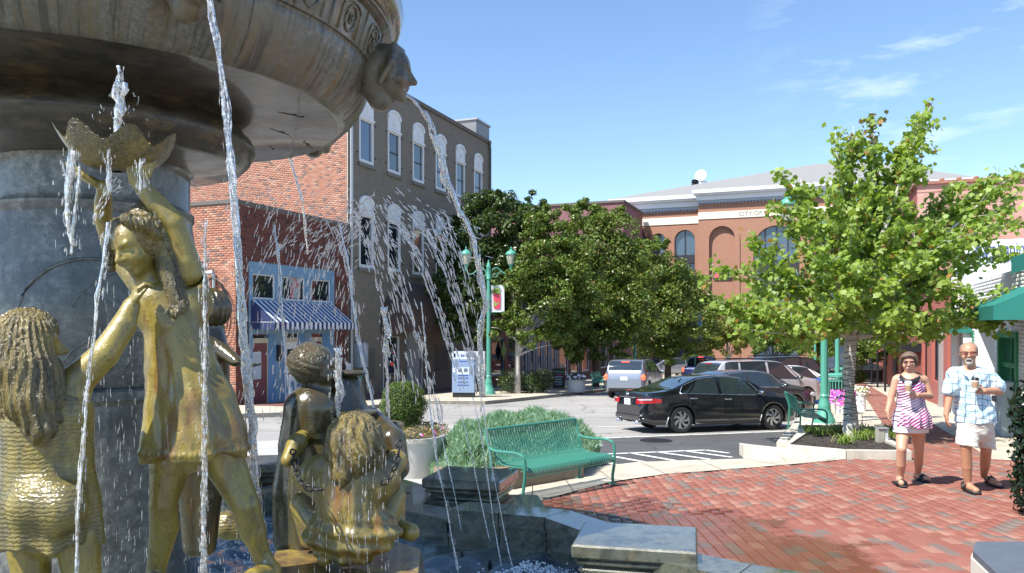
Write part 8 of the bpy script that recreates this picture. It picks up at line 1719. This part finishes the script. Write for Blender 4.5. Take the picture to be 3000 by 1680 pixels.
# juniper mass behind the bench
jp = [(-1.05, 10.1), (-.62, 9.5), (.2, 10.3), (1.0, 11.0), (1.5, 13.2), (.6, 14.6), (-1.0, 14.2), (-1.2, 12.0)]
m_ = 90000; X, Y_ = rng.uniform(-1.3, 1.7, m_), rng.uniform(9.4, 14.7, m_); ok2 = inpoly(X, Y_, jp); X, Y_ = X[ok2], Y_[ok2]
edge = np.min([np.abs((b[1]-a[1])*X-(b[0]-a[0])*Y_+b[0]*a[1]-b[1]*a[0])/math.hypot(b[1]-a[1], b[0]-a[0]) for a, b in zip(jp, jp[1:]+jp[:1])], 0)
top = .30+.22*np.sin(X*2.1+1)*.3+.06*np.sin(X*7+Y_*3)+.05*np.sin(Y_*8+X*2); H_ = top*np.clip(edge/.22, .25, 1)**.5+.08; low_ = edge < .25; zf = np.where(low_, rng.uniform(.15, 1, len(X)), rng.uniform(.85, 1.0, len(X))); Z = .33-.037*Y_+H_*zf*1.25
nn_ = rng.normal(0, .4, (len(X), 3)); nn_[:, 2] += .2; t_dir = rng.normal(0, .5, (len(X), 3)); t_dir[:, 2] = np.abs(t_dir[:, 2])+.45; t_dir[:, 1] -= .3; t_dir /= np.linalg.norm(t_dir, axis=1)[:, None]; u_ = np.cross(t_dir, rng.normal(0, 1, t_dir.shape)); u_ /= np.linalg.norm(u_, axis=1)[:, None]
C_ = np.stack([X, Y_, Z], 1); L_ = rng.uniform(.05, .12, (len(X), 1)); w_ = L_*.11; Vv = np.stack([C_-u_*w_, C_+u_*w_, C_+t_dir*L_], 1).reshape(-1, 3)
jo = link('juniper', raw_mesh('juniper', Vv, np.arange(len(Vv)).reshape(-1, 3), leafmat('juniper_needles', (.15,.30,.19), (.34,.50,.36), (.42,.52,.28), .35, .5, 2.0))); tag(jo, 'low spreading grey green juniper hedge behind the bench', 'hedge', kind='stuff')
mb = MB(); mb.prism([(x*.93+.0, (y-12)*.93+12) for x, y in jp], lambda x, y: gz(y)-.05, lambda x, y: gz(y)+.20); o = mb.build('juniper_inner_shade', M('juniper_shadow', (.02,.035,.02), .95, var=.4, sc=20, world=True)); tag(o, 'dark filler inside the juniper hedge standing for its inner shade', 'hedge', kind='stuff')  # solid dark mass added to stand for shade between the needles
# low shrubs in the shade, far box bush
for i, (px, py, Y, rp, lab) in enumerate(((1500,1120,35,44,'dark rounded shrub below the green diamond sign'), (1560,1125,35,40,'dark low shrub left of the chalkboard'), (1590,1115,36,34,'dark shrub immediately beside the chalkboard'), (2518,1103,47,20,'small round clipped bush left of the distant black sedan'))):
    c = np.array(tuple(W(px, py, Y))); r_ = rp/F*Y; d = rng.normal(0, 1, (1500, 3)); d /= np.linalg.norm(d, axis=1)[:, None]; t = thing('shrub', lab, 'shrub', (c[0], c[1], gz(Y))); leaves('foliage', c+d*r_*rng.uniform(.6, 1.08, (1500, 1))*np.array((1, 1, .95)), .10 if Y > 40 else .09, m_mid if Y > 40 else m_zel, t, 'oval', 0, d, .6, seed=40+i); mb = MB(); mb.tube([(c[0], c[1], gz(Y)-.05), tuple(c)], .05, 6); mb.build('stem', m_barkd, t)
# ------------------------------------------------------------------ the two people walking towards us
def skinm(name, c):
    q = N(name); v = q.coord('World'); q.set(Base_Color=q.mix(q.noise(v, 14, 4), tuple(x*.86 for x in c), tuple(x*1.1 for x in c)), Roughness=.5, Subsurface_Weight=.08); q.b.inputs['Subsurface Radius'].default_value = (.01, .004, .002); return q.m
m_skm = skinm('tanned_skin', (.48,.24,.14)); m_skw = skinm('warm_skin', (.56,.31,.20))
q = N('plaid_cotton'); v = q.coord('World'); sx = q.n('ShaderNodeSeparateXYZ'); q.l(v, sx.inputs[0])
def lines(ax, per, w, off=0.):
    f = q.math('FRACT', q.math('DIVIDE', q.math('ADD', ax, off), per)); return q.math('LESS_THAN', f, w)
wob = q.math('MULTIPLY', q.math('SUBTRACT', q.noise(v, 6, 3), .5), .05); zx = q.math('ADD', sx.outputs[2], q.math('MULTIPLY', sx.outputs[0], .10)); zx = q.math('ADD', zx, wob); xx_ = q.math('ADD', sx.outputs[0], wob)
c = q.mix(q.math('MULTIPLY', q.math('MAXIMUM', lines(zx, .15, .45, .03), lines(xx_, .15, .45, .02)), .6), (.70,.80,.84), (.36,.66,.82)); c = q.mix(q.math('MULTIPLY', q.math('MAXIMUM', lines(zx, .075, .10), lines(xx_, .075, .10)), .85), c, (.05,.08,.12))
q.set(Base_Color=c, Roughness=.85); q.bump(q.noise(v, 16, 4, .6), .5, .02); m_plaid = q.m
q = N('cream_shorts'); v = q.coord('World'); q.set(Base_Color=q.mix(q.noise(v, 6, 4), (.62,.58,.50), (.70,.66,.59)), Roughness=.9); q.bump(q.noise(q.mapv(v, (14, 14, 26)), 1.0, 5, .65), .9, .03); m_shorts = q.m
q = N('striped_top'); v = q.coord('World'); w1 = q.n('ShaderNodeTexWave', wave_type='RINGS', rings_direction='Y'); q.l(q.mapv(v, (1, .2, 1), loc=(-4.62, 0, -1.62)), w1.inputs[0]); w1.inputs['Scale'].default_value = 11.5; w1.inputs['Distortion'].default_value = 1.2; w1.inputs['Detail Scale'].default_value = .8
w2 = q.n('ShaderNodeTexWave', wave_type='RINGS', rings_direction='Y'); q.l(q.mapv(v, (1, .2, 1), loc=(-5.35, 0, -.35)), w2.inputs[0]); w2.inputs['Scale'].default_value = 10; w2.inputs['Distortion'].default_value = .8
c = q.mix(q.ramp(q.noise(v, 5.5, 3), .42, .58), (.66,.55,.66), (.55,.06,.28)); s_1 = q.math('GREATER_THAN', w1.outputs['Fac'], .52); c = q.mix(q.math('MULTIPLY', s_1, .93), c, (.03,.015,.05)); s_2 = q.math('GREATER_THAN', w2.outputs['Fac'], .72); c = q.mix(s_2, c, (.70,.62,.72))
q.set(Base_Color=c, Roughness=.75); m_top = q.m
m_blk = M('black_leather', (.02,.02,.022), .5, var=.3); m_cupp = M('paper_cup', (.75,.70,.62), .6, var=.05); m_slv = M('cup_sleeve', (.42,.27,.15), .8); m_lid = M('black_lid', (.015,.015,.018), .3)
def person_tools(YP):
    return lambda px, py, dy=0.: W(px, py, YP+dy)
def sandal(S, foot, toe, w, straps, mb, sole):
    f, t = Vector(foot), Vector(toe); d = (t-f); 
    P = [f-d.normalized()*.05, f, f.lerp(t, .5), t]; sole.tube([Vector((p.x, p.y, gz(p.y)+.018)) for p in P], [w*.75, w*.9, w*.95, w*.8], 10)
RO = lambda v: Matrix.Rotation(R(-28), 3, 'Z') @ v
# --- man
YP = 9.45; JM = person_tools(YP); man = thing('person', 'man with a grey goatee in a pale blue plaid shirt, holding a cup', 'man', tuple(G(2838, 1437)))
S = Sdf(.0075, .03); hm = JM(2838, 1036); P_ = head(S, hm, (-.47, -.88, -.02), (0, 0, 1), .255, k=.02, fat=1.06); S.cap(JM(2840, 1058, .01), JM(2842, 1090, .02), .062, .07)
S.chain([JM(2800, 1100, .02), JM(2884, 1100, .02)], [.08, .08]); S.chain([JM(2842, 1110, .02), JM(2848, 1180, .02), JM(2856, 1240, .02)], [.15, .16, .15])
S.chain([JM(2792, 1098, .02), JM(2782, 1160, .0), JM(2772, 1214, -.05)], [.058, .045, .031]); hand(S, JM(2772, 1214, -.05), (.04, -.12, -1), (1, -.2, 0), .185, (14, 22), side=-1)
S.chain([JM(2902, 1098, .02), JM(2927, 1146, -.02), JM(2884, 1146, -.20)], [.062, .052, .034]); hand(S, JM(2884, 1146, -.20), (-1, -.12, .02), (-.15, -.35, .1), .18, (38, 55), side=1, thumb=50)
gy1, gy2 = G(2834, 1440), G(2884, 1418)
S.chain([JM(2832, 1262, .0), W(2830, 1312, 9.33), W(2833, 1368, 9.37), W(2836, 1416, 9.40)], [.090, .060, .058, .036]); S.chain([Vector((gy1.x, 9.42, gz(9.3)+.06)), Vector((gy1.x-.02, 9.22, gz(9.2)+.045))], [.045, .036])
S.chain([JM(2878, 1262, .03), W(2889, 1318, 9.50), W(2886, 1362, 9.70), W(2882, 1394, 9.86)], [.090, .060, .056, .036]); S.chain([Vector((gy2.x, 9.87, gz(9.8)+.06)), Vector((gy2.x-.01, 9.68, gz(9.8)+.045))], [.045, .036])
S.build('body', m_skm, man)
S = Sdf(.009, .04); S.chain([JM(2798, 1099, .03), JM(2886, 1100, .03)], [.100, .098]); S.chain([JM(2843, 1120, .02), JM(2850, 1180, .02), JM(2857, 1232, .03)], [.185, .195, .205]); S.chain([JM(2858, 1215, .02), JM(2858, 1260, .03)], [.213, .22])
S.chain([JM(2798, 1104, .02), JM(2788, 1128, .01), JM(2784, 1142, .0)], [.085, .085, .088], k=.03); S.chain([JM(2896, 1102, .02), JM(2914, 1122, .0), JM(2926, 1132, -.02)], [.085, .085, .082], k=.03)
S.cap(JM(2840, 1078, -.02), JM(2840, 1066, -.14), .055, .07, k=.01, op='-'); S.clip(JM(2857, 1238), (-.03, 0, 1))
S.build('shirt', m_plaid, man, lambda X, Y, Z: .004*np.sin(X*45+Z*22)+.0035*np.sin(Z*60-X*30))
cl = Sdf(.006, .01)
for s_ in (-1, 1): cl.chain([JM(2840+s_*16, 1082, .04), JM(2840+s_*19, 1092, -.06), JM(2840+s_*7, 1102, -.15)], [.022, .024, .012])
cl.build('collar', m_plaid, man)
S = Sdf(.0085, .035); S.chain([JM(2855, 1238, .02), JM(2856, 1252, .02)], [.20, .19]); S.chain([JM(2836, 1250, .0), JM(2832, 1312, -.10)], [.118, .125], k=.02); S.chain([JM(2880, 1250, .03), JM(2886, 1320, .10)], [.115, .118], k=.02); S.clip(JM(2835, 1306), (.16, 0, 1)); S.build('shorts', m_shorts, man, lambda X, Y, Z: .003*np.sin(Z*70+X*30))
S = Sdf(.006, .02); S.ell(hm+RO(Vector((0, .035, .035))), (.098, .105, .110)); S.ell(hm+RO(Vector((0, -.14, .0))), (.10, .12, .16), k=.015, op='-'); S.ell(hm+RO(Vector((0, -.02, .11))), (.07, .10, .06), k=.02, op='-'); S.build('hair', M('close_cropped_grey_hair', (.20,.16,.13), .9, var=.3, sc=80, world=True), man)
S = Sdf(.0045, .01); b = hm+RO(Vector((0, -.098, -.072))); S.chain([b+RO(Vector((-.035, .005, -.012))), b+RO(Vector((-.012, -.012, .006))), b+RO(Vector((.012, -.012, .006))), b+RO(Vector((.035, .005, -.012)))], [.009, .012, .012, .009]); S.ell(b+RO(Vector((0, .01, -.048))), (.032, .028, .030)); S.chain([b+RO(Vector((-.035, .006, -.012))), b+RO(Vector((-.028, .004, -.04)))], [.009, .012]); S.chain([b+RO(Vector((.035, .006, -.012))), b+RO(Vector((.028, .004, -.04)))], [.009, .012]); S.build('goatee', M('grey_beard', (.30,.275,.25), .95, var=.4, sc=120, world=True), man)
def sunglasses(hc, s, parent, tint, w=.058):
    for s_ in (-1, 1):
        m2 = MB(); m2.ell(hc+RO(Vector((s_*.036*s, -.113*s, .006*s))), (.028*s, .008, .016*s)); m2.build('lens', tint, parent, True)
    m2 = MB(); P = [hc+RO(Vector((x*s, y*s, z*s))) for x, y, z in ((-.095, .01, .012), (-.082, -.07, .016), (-.064, -.105, .020), (-.036, -.120, .024), (0, -.124, .014), (.036, -.120, .024), (.064, -.105, .020), (.082, -.07, .016), (.095, .01, .012))]; m2.tube(P, .0045, 5); m2.build('frame', m_blk, parent, True)
sgm = thing('sunglasses', 'red tinted sunglasses worn by the man with the goatee', 'sunglasses', tuple(hm)); sunglasses(hm, 1.0, sgm, N('red_lens').set(Base_Color=(.28,.05,.04), Roughness=.08, Coat_Weight=1.).m)
def straps(parent, x, y0, y1, w, style):
    z0 = gz(y0); so_ = MB(); so_.tube([(x, y1+.07, z0+.014), (x, y1, z0+.015), (x-.01, (y0+y1)/2, z0+.015), (x-.015, y0-.05, z0+.018)], [w*.75, w*.85, w, w*.85], 12)
    for i, v_ in enumerate(so_.v): so_.v[i] = (v_[0], v_[1], z0+.002+min(.032, max(0, v_[2]-z0+.02)*.6))
    so_.build('sandal_sole', m_blk, parent, True); st_ = MB(); n_ = ((y0+.02, .047, .062), (y1-.03, .052, .105)) if style == 'two' else ((y0+.05, .052, .072),)
    for yy, ww, hh in n_: st_.tube([(x-ww, yy, z0+.02), (x-ww*.8, yy, z0+hh*.75), (x, yy+.01, z0+hh+.008), (x+ww*.8, yy, z0+hh*.75), (x+ww, yy, z0+.02)], .015 if style == 'two' else .026, 6)
    if style == 'two': st_.tube([(x-.045, y1, z0+.03), (x-.035, y1+.055, z0+.08), (x, y1+.075, z0+.09), (x+.035, y1+.055, z0+.08), (x+.045, y1, z0+.03)], .014, 6)
    st_.build('sandal_strap', m_blk, parent, True)
straps(man, gy1.x-.01, 9.22, 9.42, .052, 'two'); straps(man, gy2.x, 9.68, 9.87, .052, 'two')
def cup(label, c, lid):
    t = thing('coffee_cup', label, 'cup', tuple(c)); c = tuple(c); m2 = MB(); m2.lathe([(.028, -.06), (.040, .06)], 20, c); m2.build('cup', m_cupp, t, 40); m2 = MB(); m2.lathe([(.0325, -.03), (.0392, .035), (.040, .035), (.0335, -.03)], 20, c, caps=False); m2.build('sleeve', m_slv, t, 40); m2 = MB(); m2.lathe([(.043, .058), (.044, .066), (.040, .07), (.037, .085), (.033, .088), (0, .086)], 20, c); m2.build('lid', lid, t, 40)
cup('tall paper coffee cup with a black lid, held by the man', JM(2857, 1128, -.27), m_lid)
# --- woman
YQ = 9.85; JW = person_tools(YQ); wom = thing('person', 'woman in a striped pink halter top, holding a pale cup', 'woman', tuple(G(2665, 1420)))
S = Sdf(.0075, .03); hw = JW(2663, 1062); head(S, hw, (-.48, -.88, -.04), (0, 0, 1), .235, k=.02, mouth=.012, fat=1.05); S.cap(JW(2664, 1080, .0), JW(2665, 1100, .02), .055, .065)
S.chain([JW(2634, 1112, .02), JW(2698, 1112, .02)], [.065, .065]); S.chain([JW(2666, 1120, .02), JW(2668, 1180, .0), JW(2670, 1240, .02)], [.135, .145, .16]); 
S.chain([JW(2625, 1114, .02), JW(2610, 1168, .02), JW(2600, 1206, -.02)], [.048, .040, .028]); hand(S, JW(2600, 1206, -.02), (.08, -.1, -1), (1, -.2, 0), .165, (14, 22), side=-1)
S.chain([JW(2708, 1114, .02), JW(2724, 1160, .0), JW(2686, 1158, -.20)], [.050, .044, .028]); hand(S, JW(2686, 1158, -.20), (-1, -.1, .05), (-.15, -.35, .1), .165, (38, 55), side=1, thumb=50)
f1, f2 = G(2634, 1424), G(2692, 1408)
S.chain([JW(2645, 1262, .0), W(2641, 1316, 9.72), W(2640, 1362, 9.78), W(2638, 1402, 9.86)], [.088, .057, .055, .034]); S.chain([Vector((f1.x+.02, 9.87, gz(9.7)+.07)), Vector((f1.x-.04, 9.69, gz(9.7)+.055))], [.040, .032])
S.chain([JW(2690, 1262, .03), W(2692, 1318, 9.95), W(2691, 1356, 10.12), W(2689, 1388, 10.26)], [.088, .057, .053, .033]); S.chain([Vector((f2.x-.02, 10.28, gz(10.2)+.06)), Vector((f2.x+.03, 10.10, gz(10.1)+.045))], [.040, .032])
S.build('body', m_skw, wom)
S = Sdf(.008, .04); S.chain([JW(2645, 1138, -.0), JW(2690, 1138, -.0)], [.088, .088]); S.chain([JW(2667, 1122, -.02), JW(2667, 1150, -.02), JW(2669, 1190, .0), JW(2671, 1228, .01)], [.095, .150, .168, .200]); S.chain([JW(2671, 1230, .01), JW(2671, 1270, .02)], [.21, .225])
S.chain([JW(2640, 1112, -.04), JW(2650, 1132, -.08)], [.03, .06]); S.chain([JW(2690, 1112, -.04), JW(2682, 1132, -.08)], [.03, .06]); S.clip(JW(2670, 1250), (.04, 0, 1)); cw_ = JW(2670, 1200)
def flare(X, Y, Z): a = np.arctan2(Y-cw_.y, X-cw_.x); w = np.clip((JW(0, 1190).z-Z)/.22, 0, 1); return w*(.014*np.sin(a*11+1)+.006*np.sin(a*19))
S.build('halter_top', m_top, wom, flare)
m2 = MB(); m2.tube([JW(2636, 1098, .05), JW(2641, 1108, -.06), JW(2652, 1117, -.125), JW(2665, 1121, -.15), JW(2679, 1117, -.125), JW(2690, 1108, -.06), JW(2695, 1098, .05), JW(2680, 1092, .10), JW(2650, 1092, .10)], [.016,.026,.032,.034,.032,.026,.016,.014,.014], 8, closed=True); m2.build('collar', m_blk, wom, True)
S = Sdf(.008, .03); S.chain([JW(2668, 1240, .02), JW(2669, 1252, .02)], [.17, .16]); S.cap(JW(2646, 1250, .0), JW(2642, 1280, -.03), .112, .112, k=.02); S.cap(JW(2692, 1250, .03), JW(2693, 1280, .06), .110, .110, k=.02); S.clip(JW(2660, 1267), (.03, 0, 1)); S.build('shorts', m_white, wom)
S = Sdf(.006, .02); S.ell(hw+RO(Vector((.0, .03, .028))), (.102, .105, .108)); S.ell(hw+RO(Vector((.004, .10, -.03))), (.085, .06, .08)); S.ell(hw+RO(Vector((.0, -.135, -.035))), (.086, .125, .128), k=.012, op='-'); S.chain([hw+RO(Vector((-.065, -.07, .075))), hw+RO(Vector((-.088, -.045, .02))), hw+RO(Vector((-.093, -.02, -.045)))], [.022, .018, .008]); S.chain([hw+RO(Vector((.055, -.08, .08))), hw+RO(Vector((.088, -.045, .02))), hw+RO(Vector((.093, -.02, -.05)))], [.022, .018, .008]); S.chain([hw+RO(Vector((-.06, -.085, .07))), hw+RO(Vector((.0, -.10, .088))), hw+RO(Vector((.05, -.085, .08)))], [.018, .014, .018])
S.build('hair', M('brown_grey_hair', (.13,.085,.055), .6, var=.5, sc=60, world=True), wom, lambda X, Y, Z: .0022*np.sin(X*260+Z*60))
sgw = thing('sunglasses', 'dark red tinted sunglasses worn by the woman', 'sunglasses', tuple(hw)); sunglasses(hw, .93, sgw, N('dark_red_lens').set(Base_Color=(.16,.03,.035), Roughness=.08, Coat_Weight=1.).m)
m2 = MB(); m2.ell(hw+RO(Vector((-.008, -.083, -.071))), (.026, .012, .011)); m2.build('lips', M('pink_lips', (.50,.16,.14), .4), wom, True); m2 = MB(); m2.ell(hw+RO(Vector((-.008, -.090, -.069))), (.018, .007, .0045)); m2.build('teeth', m_white, wom, True)
straps(wom, f1.x-.01, 9.69, 9.87, .047, 'one'); straps(wom, f2.x+.0, 10.10, 10.28, .047, 'one')
cup('pale coffee cup with a white lid, held by the woman', JW(2661, 1138, -.26), m_white)
